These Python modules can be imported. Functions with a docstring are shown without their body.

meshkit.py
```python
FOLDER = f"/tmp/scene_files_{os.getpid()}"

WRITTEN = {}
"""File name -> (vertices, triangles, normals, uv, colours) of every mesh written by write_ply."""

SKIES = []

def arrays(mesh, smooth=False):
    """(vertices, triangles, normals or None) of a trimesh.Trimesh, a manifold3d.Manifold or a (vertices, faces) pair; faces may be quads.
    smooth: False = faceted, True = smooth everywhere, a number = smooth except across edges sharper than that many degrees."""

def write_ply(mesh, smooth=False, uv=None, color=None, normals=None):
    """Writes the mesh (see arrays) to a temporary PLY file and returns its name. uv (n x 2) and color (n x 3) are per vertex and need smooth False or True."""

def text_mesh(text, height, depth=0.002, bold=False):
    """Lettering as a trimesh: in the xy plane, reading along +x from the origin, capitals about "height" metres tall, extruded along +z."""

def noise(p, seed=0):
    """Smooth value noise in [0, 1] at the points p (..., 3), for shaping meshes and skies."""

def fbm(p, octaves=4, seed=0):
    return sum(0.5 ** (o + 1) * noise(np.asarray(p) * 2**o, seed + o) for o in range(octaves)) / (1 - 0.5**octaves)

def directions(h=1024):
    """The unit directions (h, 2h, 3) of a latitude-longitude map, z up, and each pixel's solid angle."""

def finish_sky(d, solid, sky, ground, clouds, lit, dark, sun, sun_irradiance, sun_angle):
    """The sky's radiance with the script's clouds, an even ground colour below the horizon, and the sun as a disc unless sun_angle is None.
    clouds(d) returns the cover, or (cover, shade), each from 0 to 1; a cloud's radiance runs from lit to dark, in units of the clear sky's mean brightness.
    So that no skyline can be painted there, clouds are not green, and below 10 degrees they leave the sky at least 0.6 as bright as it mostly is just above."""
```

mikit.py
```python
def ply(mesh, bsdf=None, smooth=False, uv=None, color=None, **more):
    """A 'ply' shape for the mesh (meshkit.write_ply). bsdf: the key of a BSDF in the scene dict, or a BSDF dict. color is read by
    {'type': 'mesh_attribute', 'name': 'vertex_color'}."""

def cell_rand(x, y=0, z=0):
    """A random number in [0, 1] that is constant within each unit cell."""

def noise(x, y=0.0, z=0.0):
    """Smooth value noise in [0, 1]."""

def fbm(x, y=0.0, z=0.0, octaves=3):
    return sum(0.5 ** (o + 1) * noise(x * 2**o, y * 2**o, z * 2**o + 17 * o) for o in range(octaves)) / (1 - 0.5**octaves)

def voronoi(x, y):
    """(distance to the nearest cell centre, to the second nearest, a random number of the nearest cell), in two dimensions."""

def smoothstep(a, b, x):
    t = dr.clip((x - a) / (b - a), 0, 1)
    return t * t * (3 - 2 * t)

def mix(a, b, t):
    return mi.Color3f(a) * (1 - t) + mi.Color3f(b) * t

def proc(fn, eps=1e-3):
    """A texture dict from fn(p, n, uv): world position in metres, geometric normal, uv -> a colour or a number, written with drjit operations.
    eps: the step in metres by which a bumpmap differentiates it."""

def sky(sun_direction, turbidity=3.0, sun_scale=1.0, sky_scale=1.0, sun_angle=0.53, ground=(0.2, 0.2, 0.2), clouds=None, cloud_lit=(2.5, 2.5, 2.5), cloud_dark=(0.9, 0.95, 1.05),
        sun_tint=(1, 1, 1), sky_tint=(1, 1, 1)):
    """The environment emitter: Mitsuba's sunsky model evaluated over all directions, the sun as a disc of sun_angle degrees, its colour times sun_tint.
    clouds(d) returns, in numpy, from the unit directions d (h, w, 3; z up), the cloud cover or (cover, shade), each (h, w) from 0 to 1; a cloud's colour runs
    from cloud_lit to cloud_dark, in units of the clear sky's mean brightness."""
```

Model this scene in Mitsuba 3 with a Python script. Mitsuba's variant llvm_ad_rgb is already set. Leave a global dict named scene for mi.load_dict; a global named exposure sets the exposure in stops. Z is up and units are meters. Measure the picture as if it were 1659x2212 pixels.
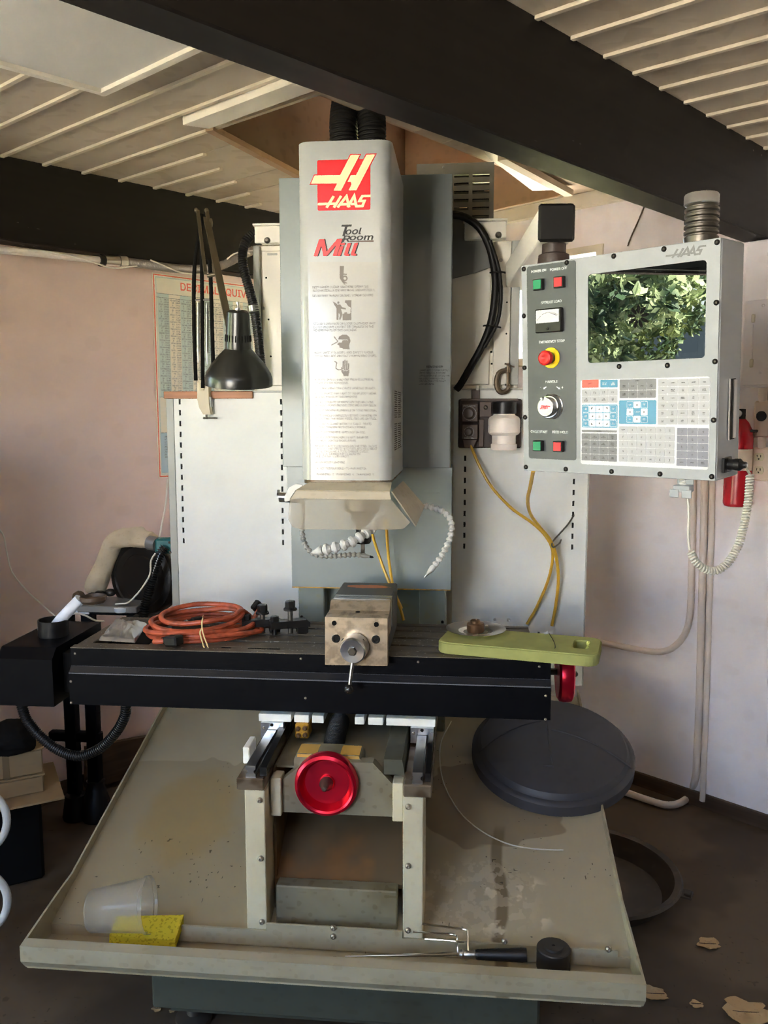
import math, random
import numpy as np, trimesh, mitsuba as mi, drjit as dr
import mikit, meshkit
from shapely.geometry import Polygon, LineString, Point, box as sbox
from shapely.ops import unary_union
from shapely import affinity
from mikit import proc, noise, fbm, smoothstep, mix, voronoi, cell_rand, ply
T = mi.ScalarTransform4f
random.seed(7)
RNG = np.random.default_rng(7)
scene, labels = {}, {}

# ------------------------------------------------------------------ camera, sky, sun, exposure
exposure = 6.75
yaw, pitch = math.radians(5.3), math.radians(6.8)
eye = np.array([0.2466, -2.0189, 1.5])
look = np.array([-math.sin(yaw) * math.cos(pitch), math.cos(yaw) * math.cos(pitch), -math.sin(pitch)])
scene['camera'] = {'type': 'perspective', 'fov': math.degrees(2 * math.atan(829.5 / 1790.0)), 'fov_axis': 'x',
                   'near_clip': 0.05, 'far_clip': 200.0,
                   'to_world': T().look_at(origin=eye.tolist(), target=(eye + look).tolist(), up=[0, 0, 1])}
E1, E2 = np.array([0.6428, 0.7660]), np.array([0.7660, -0.6428])     # along the left wall, along the right wall
CORNER = np.array([-0.194, 2.264])                                   # the corner of the room behind the machine
sun = np.array([*(0.56 * E2 + 0.30 * E1), 0.77]); sun /= np.linalg.norm(sun)
SKY = 1.0
scene['sky'] = mikit.sky(sun.tolist(), turbidity=3.0, sky_scale=SKY, sun_scale=0.0, sun_angle=None, sky_tint=(1.13, 1.03, 0.97), ground=(0.25, 0.24, 0.18))
scene['sun'] = {'type': 'directional', 'direction': (-sun).tolist(), 'irradiance': {'type': 'rgb', 'value': [2.32, 2.15, 1.9]}}

# ------------------------------------------------------------------ materials
def c(r, g, b):
    v = np.array([r, g, b]) / 255.0
    return np.where(v <= 0.04045, v / 12.92, ((v + 0.055) / 1.055) ** 2.4).tolist()
def rgb(v): return {'type': 'rgb', 'value': list(map(float, v))}
def mat(key, color, rough=0.5, metal=0.0, spec=0.5, coat=0.0, coatg=0.9, bump=None, bscale=0.0, **more):
    d = {'type': 'principled', 'base_color': rgb(color) if not isinstance(color, dict) else color,
         'roughness': rough, 'metallic': metal, 'specular': spec, **more}
    if coat: d.update(clearcoat=coat, clearcoat_gloss=coatg)
    if bump is not None: d = {'type': 'bumpmap', 'nested': d, 'tex': bump, 'scale': bscale}
    scene[key] = {'type': 'twosided', 'bsdf': d}

def L3(v): return mi.Color3f(*v)
def fn_paint(base, patch, amt, s):
    def f(p, n, uv):
        k = smoothstep(0.45, 0.75, fbm(p.x * s, p.y * s, p.z * s, 4)) * amt
        k2 = smoothstep(0.70, 0.80, noise(p.x * s * 9, p.y * s * 9, p.z * s * 9)) * amt * 0.5
        return mix(L3(base), L3(patch), dr.clip(k + k2, 0, 1))
    return proc(f)

mat('wall_paint', fn_paint(c(242, 235, 235), c(228, 218, 214), 0.5, 2.2), 0.75, spec=0.25)
mat('pink_paint', fn_paint(c(222, 194, 180), c(206, 176, 160), 0.5, 1.7), 0.75, spec=0.25)
mat('plank_paint', fn_paint(c(184, 170, 150), c(160, 144, 122), 0.6, 3.0), 0.6, spec=0.3)
mat('plank_paint_dark', fn_paint(c(174, 160, 140), c(156, 138, 116), 0.6, 3.0), 0.6, spec=0.3)
mat('trim_paint', c(222, 212, 194), 0.5, spec=0.4)
mat('batten_paint', c(202, 188, 164), 0.55, spec=0.3)
def f_beam(p, n, uv):
    a = p.x * 0.6428 + p.y * 0.766
    b = p.x * 0.766 - p.y * 0.6428
    g = fbm(a * 2.5, b * 60, p.z * 60, 3)
    s = smoothstep(0.88, 0.92, noise(a * 60, b * 90, p.z * 90)) * smoothstep(0.66, 0.78, noise(a * 5, b * 7, p.z * 8 + 3))
    return mix(mix(L3(c(17, 14, 11)), L3(c(25, 20, 17)), g), L3(c(96, 90, 82)), s * 0.5)
mat('beam_paint', proc(f_beam), 0.6, spec=0.25)
def f_floor(p, n, uv):
    k = fbm(p.x * 2.2, p.y * 2.2, 0.3, 4)
    dust = smoothstep(0.42, 0.62, fbm(p.x * 5 + 9, p.y * 5, 1.7, 4))
    sp = smoothstep(0.90, 0.95, noise(p.x * 90, p.y * 90, 4.0)) * smoothstep(0.50, 0.65, noise(p.x * 5, p.y * 5, 8.0))
    col = mix(L3(c(62, 52, 41)), L3(c(84, 71, 57)), k)
    col = mix(col, L3(c(104, 90, 72)), dust * 0.45)
    return mix(col, L3(c(44, 36, 30)), sp * 0.5)
mat('floor_concrete', proc(f_floor), 0.7, spec=0.3)
mat('dark_wall', fn_paint(c(92, 80, 66), c(76, 64, 52), 0.6, 1.5), 0.8, spec=0.2)
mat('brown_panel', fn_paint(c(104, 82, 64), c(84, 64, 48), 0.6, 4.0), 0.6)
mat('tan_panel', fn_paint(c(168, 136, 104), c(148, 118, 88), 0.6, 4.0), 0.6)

mat('head_paint', c(166, 167, 163), 0.26, spec=0.5, coat=1.0, coatg=0.94)
mat('label_gloss', c(168, 166, 158), 0.16, spec=0.6, coat=1.0, coatg=0.93)
mat('cover_paint', c(134, 142, 141), 0.34, spec=0.5, coat=0.2, coatg=0.85)
mat('column_paint', fn_paint(c(122, 130, 122), c(132, 128, 84), 0.8, 6.0), 0.5)
mat('panel_white', fn_paint(c(232, 232, 226), c(224, 222, 214), 0.4, 2.0), 0.45, spec=0.45)
mat('panel_edge', c(176, 176, 168), 0.45)
mat('cabinet_white', c(232, 226, 212), 0.42, spec=0.45)
mat('cabinet_grey', c(112, 112, 108), 0.5)
mat('vent_grey', c(128, 122, 110), 0.5)
mat('slot_dark', c(40, 38, 36), 0.8)
mat('pendant_paint', c(158, 161, 163), 0.45, spec=0.45, bump=proc(lambda p, n, uv: noise(p.x * 900, p.y * 900, p.z * 900), 3e-4), bscale=0.00012)
mat('pendant_dark', c(74, 78, 81), 0.38, spec=0.5, bump=proc(lambda p, n, uv: noise(p.x * 700 + 5, p.y * 700, p.z * 700), 3e-4), bscale=0.00010)
mat('keypad_white', c(206, 206, 208), 0.4)
mat('key_light', c(168, 168, 171), 0.38)
mat('key_grey', c(116, 116, 120), 0.38)
mat('key_number', c(122, 122, 134), 0.38)
mat('key_blue', c(66, 140, 172), 0.38)
mat('key_white', c(224, 228, 230), 0.38)
mat('key_red', c(236, 92, 78), 0.38)
mat('ink_dark', c(48, 46, 46), 0.6)
mat('ink_mid', c(84, 76, 70), 0.6)
mat('ink_faint', c(120, 112, 104), 0.55)
mat('ink_white', c(214, 216, 216), 0.5)
mat('ink_silver', c(118, 119, 119), 0.4)
mat('logo_red', c(222, 36, 40), 0.35, spec=0.5)
mat('logo_cream', c(250, 226, 176), 0.35, spec=0.5)
mat('logo_mill', c(226, 58, 56), 0.35)
for k_, v_ in (('screen_glass', c(18, 20, 20)), ('screen_tube', c(7, 8, 8))): scene[k_] = {'type': 'twosided', 'bsdf': {'type': 'plastic', 'diffuse_reflectance': rgb(v_), 'int_ior': 1.52}}
mat('button_green', c(24, 140, 92), 0.4)
mat('button_red', c(226, 44, 52), 0.4)
mat('estop_red', c(222, 40, 34), 0.35, spec=0.5)
mat('estop_yellow', c(250, 214, 20), 0.45)
mat('black_plastic', c(19, 18, 18), 0.4, spec=0.45)
mat('black_gloss', c(18, 18, 17), 0.16, spec=0.6, coat=0.5, coatg=0.95)
mat('black_steel', c(8, 9, 13), 0.45, spec=0.08)
mat('glint_grey', c(74, 76, 82), 0.4, spec=0.4)  # lighter grey for painted highlights on the black cover edges
mat('ledge_lit_black', c(30, 31, 36), 0.35, spec=0.4)  # black cover paint made lighter, with the sky light painted in
mat('black_rubber', c(17, 16, 15), 0.5, spec=0.35)
mat('black_matte', c(12, 11, 10), 0.85, spec=0.2)
mat('screw_dark', c(60, 58, 56), 0.3, metal=0.8)
mat('screw_steel', c(176, 168, 156), 0.28, metal=0.9)
mat('chrome', c(224, 222, 218), 0.08, metal=1.0)
mat('steel', c(186, 184, 180), 0.28, metal=1.0)
mat('steel_dark', c(104, 98, 90), 0.4, metal=0.8)
mat('brushed_aluminium', c(206, 208, 212), 0.25, metal=1.0)
def f_ways(p, n, uv):
    k = fbm(p.x * 30, p.y * 30, p.z * 30, 3)
    return mix(L3(c(112, 100, 84)), L3(c(84, 66, 48)), smoothstep(0.4, 0.65, k))
mat('stained_steel', proc(f_ways), 0.42, metal=0.5)
def f_vise(p, n, uv):
    k = fbm(p.x * 45, p.y * 45, p.z * 45, 4)
    g = noise(p.x * 400, p.y * 12, p.z * 30)
    return mix(mix(L3(c(188, 168, 142)), L3(c(150, 130, 106)), smoothstep(0.42, 0.66, k)), L3(c(200, 184, 160)), g * 0.2)
mat('vise_steel', proc(f_vise), 0.36, metal=0.55)
def f_visetop(p, n, uv):
    e = dr.square((p.x + 0.006) / 0.062) + dr.square((p.y - 0.222) / 0.021)
    r = 1 - smoothstep(0.8, 1.1, e + 0.5 * (noise(p.x * 120, p.y * 120, 1.0) - 0.5))
    return mix(L3(c(84, 82, 78)), L3(c(190, 112, 66)), r)
mat('vise_dark', proc(f_visetop), 0.5, metal=0.35)
def f_table(p, n, uv):
    k = fbm(p.x * 22, p.y * 22, p.z * 22, 4)
    d = smoothstep(0.45, 0.7, fbm(p.x * 7 + 3, p.y * 7, p.z * 7, 3))
    sp = smoothstep(0.80, 0.84, noise(p.x * 210, p.y * 210, p.z * 210))
    return mix(mix(mix(L3(c(72, 66, 58)), L3(c(92, 84, 72)), k), L3(c(112, 100, 84)), d * 0.5), L3(c(150, 146, 138)), sp * 0.6)
mat('table_iron', proc(f_table), 0.5, metal=0.25)
def f_pan(p, n, uv):
    x, y = p.x, p.y
    w1 = noise(x * 26, y * 26, 2.0) * 0.05 + noise(x * 9, y * 9, 5.0) * 0.06
    # wet stain with a ragged upper tide line on the left, and a rusty yellow patch inside it
    tide = smoothstep(0.0, 0.006, 0.305 + w1 - 0.055 * smoothstep(0.0, 0.2, dr.abs(x + 0.50)) - y) * smoothstep(0.0, 0.05, -0.22 - x)
    yel = 1 - smoothstep(0.4, 1.3, dr.square((x + 0.50) / 0.13) + dr.square((y - 0.12) / 0.17) + 1.2 * (fbm(x * 14, y * 14, 3.0) - 0.5))
    # right side: dark wet ring below the lid, one run down to the trough, white lime deposits beside the run
    ring = 1 - smoothstep(0.9, 0.96, dr.square((x - 0.33) / 0.23) + dr.square((y - 0.20) / 0.16) + 1.6 * (w1 - 0.05) * 4)
    run = (1 - smoothstep(0.6, 1.2, dr.abs(x - 0.365 + 0.02 * noise(y * 20, 1.0) - 0.03 * y) / 0.016)) * (1 - smoothstep(0.10, 0.14, y))
    lime = smoothstep(0.54, 0.62, fbm(x * 24, y * 24, 6.0, 4)) * (1 - smoothstep(0.6, 1.2, dr.square((x - 0.37) / 0.12) + dr.square((y + 0.11) / 0.10)))
    lime2 = smoothstep(0.50, 0.56, fbm(x * 60, y * 60, 9.0, 3)) * (1 - smoothstep(0.5, 1.3, dr.square((x - 0.29) / 0.16) + dr.square((y + 0.10) / 0.12)))
    base = mix(L3(c(172, 160, 134)), L3(c(156, 144, 118)), fbm(x * 6, y * 6, 1.0, 4))
    col = mix(base, L3(c(142, 128, 100)), tide * 0.75)
    col = mix(col, L3(c(148, 122, 72)), yel * 0.55)
    col = mix(col, L3(c(118, 98, 70)), ring * 0.6)
    col = mix(col, L3(c(104, 86, 60)), run * 0.8)
    col = mix(col, L3(c(200, 188, 162)), dr.clip(lime * 0.8 + lime2 * 0.3, 0, 1))
    sp = smoothstep(0.935, 0.955, noise(x * 130, y * 130, 2.0)) * smoothstep(0.50, 0.65, noise(x * 9, y * 9, 12.0))
    return mix(col, L3(c(60, 50, 38)), sp * 0.8)
mat('pan_paint', proc(f_pan), 0.45, spec=0.4)
mat('pan_edge', fn_paint(c(160, 150, 126), c(132, 118, 90), 0.5, 9.0), 0.45, spec=0.4)
mat('base_green', fn_paint(c(68, 69, 58), c(58, 54, 41), 0.6, 7.0), 0.55)
mat('post_cream', fn_paint(c(192, 183, 157), c(176, 162, 130), 0.3, 9.0), 0.45)
def f_chute(p, n, uv):
    k = fbm(p.x * 12, p.y * 12, p.z * 5, 4)
    return mix(L3(c(84, 68, 46)), L3(c(104, 72, 38)), smoothstep(0.45, 0.7, k))
mat('chute_brown', proc(f_chute), 0.55)
mat('apron_grey', fn_paint(c(122, 116, 96), c(98, 86, 60), 0.8, 8.0), 0.5)
mat('gold_label', c(190, 150, 70), 0.45)
mat('gold_block', fn_paint(c(196, 146, 50), c(120, 76, 30), 0.7, 60.0), 0.45, metal=0.3)
mat('anodised_red', c(206, 22, 52), 0.24, metal=0.75, coat=0.3)
mat('guard_beige', fn_paint(c(178, 166, 142), c(160, 146, 120), 0.6, 12.0), 0.4)
mat('hose_white', c(200, 198, 192), 0.4)
mat('hose_grey', c(150, 148, 142), 0.4)
mat('hose_yellow', c(214, 170, 56), 0.35, spec=0.5)
def f_cord(p, n, uv):
    return mix(L3(c(180, 84, 56)), L3(c(146, 66, 44)), smoothstep(0.4, 0.7, fbm(p.x * 40, p.y * 40, p.z * 40, 3)))
mat('cord_orange', proc(f_cord), 0.45)
mat('coil_cream', c(196, 190, 176), 0.4)
mat('tie_cream', c(220, 196, 140), 0.5)
def f_foam(p, n, uv):
    return mix(L3(c(156, 158, 96)), L3(c(140, 142, 84)), fbm(p.x * 40, p.y * 40, p.z * 40, 4))
mat('foam_green', proc(f_foam), 0.75, spec=0.2)
mat('foam_torn', c(190, 196, 110), 0.95, spec=0.1)
mat('bronze', c(128, 100, 76), 0.3, metal=0.8)
mat('lid_grey', fn_paint(c(62, 62, 66), c(54, 54, 57), 0.5, 5.0), 0.5, spec=0.4)
mat('tray_dark', fn_paint(c(48, 42, 36), c(66, 54, 42), 0.6, 7.0), 0.55)
mat('lamp_black', c(30, 30, 26), 0.28, spec=0.5, coat=0.4, coatg=0.9)
mat('lamp_arm', c(104, 94, 74), 0.35, metal=0.6)
mat('clamp_beige', c(206, 192, 164), 0.45)
mat('clamp_brown', c(120, 104, 84), 0.42, metal=0.6)
mat('wood_strip', proc(lambda p, n, uv: mix(L3(c(190, 132, 92)), L3(c(160, 104, 68)), fbm(p.x * 8, p.y * 60, p.z * 90, 3))), 0.5)
mat('dark_wood', proc(lambda p, n, uv: mix(L3(c(86, 66, 48)), L3(c(56, 42, 30)), fbm(p.x * 5 + p.y * 5, 2.0, p.z * 60, 3))), 0.6)
mat('cardboard', fn_paint(c(150, 126, 94), c(136, 112, 82), 0.5, 6.0), 0.85, spec=0.1)
mat('cardboard_tape', c(112, 92, 66), 0.5)
mat('conduit_grey', c(150, 142, 132), 0.4, metal=0.5)
mat('pipe_paint', c(226, 212, 200), 0.55)
mat('wire_white', c(226, 216, 202), 0.5)
mat('poster_paper', c(224, 212, 186), 0.6)
mat('poster_green', c(188, 196, 182), 0.6)
mat('poster_blue', c(176, 190, 190), 0.6)
mat('poster_red', c(224, 104, 80), 0.6)
mat('poster_ink', c(118, 116, 108), 0.7)
mat('mist_brown', c(104, 88, 80), 0.4)
mat('mist_dark', c(62, 50, 46), 0.5)
mat('bottle_white', c(246, 233, 220), 0.4, spec=0.4)
mat('extinguisher_red', c(176, 26, 40), 0.28, spec=0.5, coat=0.4)
mat('plate_ivory', c(222, 204, 190), 0.45)
mat('socket_cream', c(206, 196, 170), 0.45)
mat('bag_cloth', fn_paint(c(206, 188, 160), c(188, 168, 138), 0.6, 16.0), 0.9, spec=0.1)
mat('saw_black', c(28, 26, 24), 0.3, spec=0.5)
mat('saw_grey', c(140, 140, 138), 0.4, metal=0.5)
mat('teal', c(42, 108, 108), 0.45)
mat('handle_white', c(214, 218, 226), 0.35)
mat('knob_brown', c(74, 60, 48), 0.45)
mat('sponge_yellow', proc(lambda p, n, uv: mix(L3(c(186, 164, 48)), L3(c(160, 138, 38)), smoothstep(0.62, 0.7, noise(p.x * 260, p.y * 260, p.z * 260)))), 0.9, spec=0.1)
mat('leaf_brown', fn_paint(c(176, 146, 104), c(146, 114, 76), 0.7, 20.0), 0.8)
mat('rim_white', c(206, 204, 198), 0.4)
mat('puck_black', c(52, 50, 48), 0.38, metal=0.4)
scene['clear_plastic'] = {'type': 'thindielectric', 'int_ior': 1.49}
scene['window_glass'] = {'type': 'thindielectric', 'int_ior': 1.5}
scene['clear_solid'] = {'type': 'dielectric', 'int_ior': 1.49}
# dusty see-through plastic: a thin clear sheet with a haze of dry coolant on it
scene['cup_plastic'] = {'type': 'blendbsdf', 'weight': 0.14, 'a': {'type': 'thindielectric', 'int_ior': 1.49},
                         'b': {'type': 'twosided', 'bsdf': {'type': 'principled', 'base_color': rgb(c(214, 208, 196)), 'roughness': 0.3}}}
scene['dish_film'] = {'type': 'blendbsdf', 'weight': 0.26, 'a': {'type': 'thindielectric', 'int_ior': 1.5},
                      'b': {'type': 'twosided', 'bsdf': {'type': 'principled', 'base_color': rgb(c(214, 210, 206)), 'roughness': 0.12, 'metallic': 0.9}}}
scene['hazy_plastic'] = {'type': 'blendbsdf', 'weight': 0.26, 'a': {'type': 'thindielectric', 'int_ior': 1.12},
                         'b': {'type': 'twosided', 'bsdf': {'type': 'principled', 'base_color': rgb(c(178, 164, 140)), 'roughness': 0.5}}}
scene['bag_film'] = {'type': 'blendbsdf', 'weight': 0.62, 'a': {'type': 'thindielectric', 'int_ior': 1.5},
                     'b': {'type': 'twosided', 'bsdf': {'type': 'principled', 'base_color': rgb(c(206, 204, 200)), 'roughness': 0.16, 'metallic': 0.7}}}
mat('leaf_green', proc(lambda p, n, uv: mix(L3(c(58, 82, 56)), L3(c(168, 186, 134)), smoothstep(0.3, 0.8, noise(p.x * 3, p.y * 3, p.z * 3)))), 0.5)
mat('bark', c(84, 68, 52), 0.9)
mat('driveway_concrete', fn_paint(c(190, 187, 178), c(172, 167, 156), 0.6, 1.2), 0.9, spec=0.2)
mat('bounce_wall_pale', c(226, 223, 217), 0.9, spec=0.2)  # pale colour of the added bounce wall
mat('lawn', fn_paint(c(120, 124, 74), c(150, 138, 96), 0.8, 1.5), 0.95, spec=0.1)

# ------------------------------------------------------------------ helpers
def _free(key):
    if key not in scene: return key
    for i in range(1, 2000):
        k = f'{key}_{i:03d}'
        if k not in scene: return k
TOP = set()
def thing(name, label, cat, group=None):
    k, i = name, 0
    while k in TOP:
        i += 1; k = f'{name}_{i:03d}'
    TOP.add(k)
    labels[k] = {'label': label, 'category': cat}
    if group: labels[k]['group'] = group
    return k
def put(key, mesh, m, smooth=35, label=None):
    k = _free(key)
    if isinstance(mesh, list): mesh = cat(mesh)
    scene[k] = ply(mesh, m, smooth=smooth)
    if label: labels[k] = {'label': label}
    return k
def part(parent, name, mesh, m, smooth=35, label=None, stuff=False):
    k = put(f'{parent}__{name}', mesh, m, smooth, label)
    if stuff: labels.setdefault(k, {})['kind'] = 'stuff'
    return k
def struct(name, mesh, m, label=None, cat=None, smooth=False):
    k = put(name, mesh, m, smooth)
    TOP.add(k)
    labels[k] = {'kind': 'structure'}
    if label: labels[k]['label'] = label
    return k
def cat(ms): return trimesh.util.concatenate(ms)
def hull(pts): return trimesh.convex.convex_hull(np.asarray(pts, float))
def box(x0, x1, y0, y1, z0, z1, ch=0.0):
    if ch <= 0:
        m = trimesh.creation.box(extents=(x1 - x0, y1 - y0, z1 - z0)); m.apply_translation(((x0 + x1) / 2, (y0 + y1) / 2, (z0 + z1) / 2)); return m
    ch = min(ch, (x1 - x0) / 2.01, (y1 - y0) / 2.01, (z1 - z0) / 2.01)
    pts = []
    for sx in (0, 1):
        for sy in (0, 1):
            for sz in (0, 1):
                p = np.array([(x0, x1)[sx], (y0, y1)[sy], (z0, z1)[sz]], float)
                d = np.array([1 - 2 * sx, 1 - 2 * sy, 1 - 2 * sz]) * ch
                for k in range(3):
                    q = p.copy()
                    for j in range(3):
                        if j != k: q[j] += d[j]
                    pts.append(q)
    return hull(pts)
def frame(o, ex, ey, ez=None):
    ex, ey = np.asarray(ex, float), np.asarray(ey, float)
    ez = np.cross(ex, ey) if ez is None else np.asarray(ez, float)
    M = np.eye(4); M[:3, 0], M[:3, 1], M[:3, 2], M[:3, 3] = ex, ey, ez, o
    return M
def put_in(mesh, M):
    m = mesh.copy(); m.apply_transform(M); return m
def rot(o, axis, deg):
    return trimesh.transformations.rotation_matrix(math.radians(deg), axis, o)
def prism(poly, M, d0, d1):
    """Extrudes a shapely polygon (frame x, y) from d0 to d1 along the frame's z."""
    out = []
    for g in getattr(poly, 'geoms', [poly]):
        if g.is_empty or g.area < 1e-10: continue
        m = trimesh.creation.extrude_polygon(g, d1 - d0, engine='earcut'); m.apply_translation((0, 0, d0)); out.append(m)
    return put_in(cat(out), M)
def rrect(x0, y0, x1, y1, r, q=4):
    r = min(r, (x1 - x0) / 2.01, (y1 - y0) / 2.01)
    return sbox(x0 + r, y0 + r, x1 - r, y1 - r).buffer(r, quad_segs=q)
def spline(P, n=6, closed=False):
    P = np.asarray(P, float); N = len(P); out = []
    for i in range(N if closed else N - 1):
        if closed: p0, p1, p2, p3 = P[i - 1], P[i], P[(i + 1) % N], P[(i + 2) % N]
        else: p0, p1, p2, p3 = P[max(i - 1, 0)], P[i], P[i + 1], P[min(i + 2, N - 1)]
        for t in np.arange(n) / n:
            out.append(0.5 * (2 * p1 + (p2 - p0) * t + (2 * p0 - 5 * p1 + 4 * p2 - p3) * t * t + (3 * p1 - p0 - 3 * p2 + p3) * t ** 3))
    if not closed: out.append(P[-1])
    return np.array(out)
def resample(P, step):
    P = np.asarray(P, float); s = np.concatenate([[0], np.cumsum(np.linalg.norm(np.diff(P, axis=0), axis=1))])
    n = max(2, int(round(s[-1] / step)) + 1); t = np.linspace(0, s[-1], n)
    return np.stack([np.interp(t, s, P[:, k]) for k in range(3)], 1)
def sweep(P, r, n=10, closed=False, caps=True):
    """A tube of radius r (number or one per point) along the points P."""
    P = np.asarray(P, float); N = len(P); r = np.broadcast_to(r, (N,))
    t = np.gradient(P, axis=0) if not closed else np.roll(P, -1, 0) - np.roll(P, 1, 0)
    t /= np.linalg.norm(t, axis=1, keepdims=True) + 1e-12
    a = np.cross(t[0], [0, 0, 1]); a = np.cross(t[0], [1, 0, 0]) if np.linalg.norm(a) < 0.2 else a
    a /= np.linalg.norm(a); rings = []
    th = np.arange(n) / n * 2 * math.pi
    for i in range(N):
        a = a - t[i] * (a @ t[i]); a /= np.linalg.norm(a); b = np.cross(t[i], a)
        rings.append(P[i] + r[i] * (np.cos(th)[:, None] * a + np.sin(th)[:, None] * b))
    v = np.vstack(rings); f = []
    k = np.arange(n); k2 = (k + 1) % n
    for i in range(N if closed else N - 1):
        o, o2 = i * n, ((i + 1) % N) * n
        f.append(np.stack([o + k, o + k2, o2 + k2], 1)); f.append(np.stack([o + k, o2 + k2, o2 + k], 1))
    if not closed and caps:
        v = np.vstack([v, P[0], P[-1]])
        f.append(np.stack([k2, k, k * 0 + N * n], 1)); f.append(np.stack([(N - 1) * n + k, (N - 1) * n + k2, k * 0 + N * n + 1], 1))
    return trimesh.Trimesh(v, np.vstack(f), process=False)
def tube(P, r, n=10, k=6, closed=False): return sweep(spline(P, k, closed), r, n, closed)
def corrugated(P, r, pitch, depth=0.12, n=14):
    Q = resample(spline(P, 10), pitch / 4)
    prof = np.array([1, 1, 1 - depth, 1 - depth])
    return sweep(Q, r * prof[np.arange(len(Q)) % 4], n)
def axis_frame(o, d):
    d = np.asarray(d, float); d = d / np.linalg.norm(d)
    a = np.cross([0, 0, 1], d); a = np.array([1.0, 0, 0]) if np.linalg.norm(a) < 1e-3 else a / np.linalg.norm(a)
    return frame(o, a, np.cross(d, a), d)
def lathe(profile, o=(0, 0, 0), d=(0, 0, 1), n=32):
    """Revolves [(radius, height), ...] about the axis d through o."""
    pr = np.asarray(profile, float); th = np.arange(n) / n * 2 * math.pi
    v = np.stack([np.outer(pr[:, 0], np.cos(th)), np.outer(pr[:, 0], np.sin(th)), np.repeat(pr[:, 1:2], n, 1)], -1).reshape(-1, 3)
    k = np.arange(n); k2 = (k + 1) % n; f = []
    for i in range(len(pr) - 1):
        a, b = i * n, (i + 1) * n
        f.append(np.stack([a + k, a + k2, b + k2], 1)); f.append(np.stack([a + k, b + k2, b + k], 1))
    m = trimesh.Trimesh(v, np.vstack(f), process=True)
    m.update_faces(m.nondegenerate_faces())
    return put_in(m, axis_frame(o, d))
def cyl(p0, p1, r, n=16):
    p0, p1 = np.asarray(p0, float), np.asarray(p1, float); h = np.linalg.norm(p1 - p0)
    return lathe([(0, 0), (r, 0), (r, h), (0, h)], p0, p1 - p0, n)
def rod(p0, p1, r, n=10): return cyl(p0, p1, r, n)
def ball(o, r, sub=2, s=(1, 1, 1)):
    m = trimesh.creation.icosphere(subdivisions=sub, radius=r); m.apply_scale(s); m.apply_translation(o); return m
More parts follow.
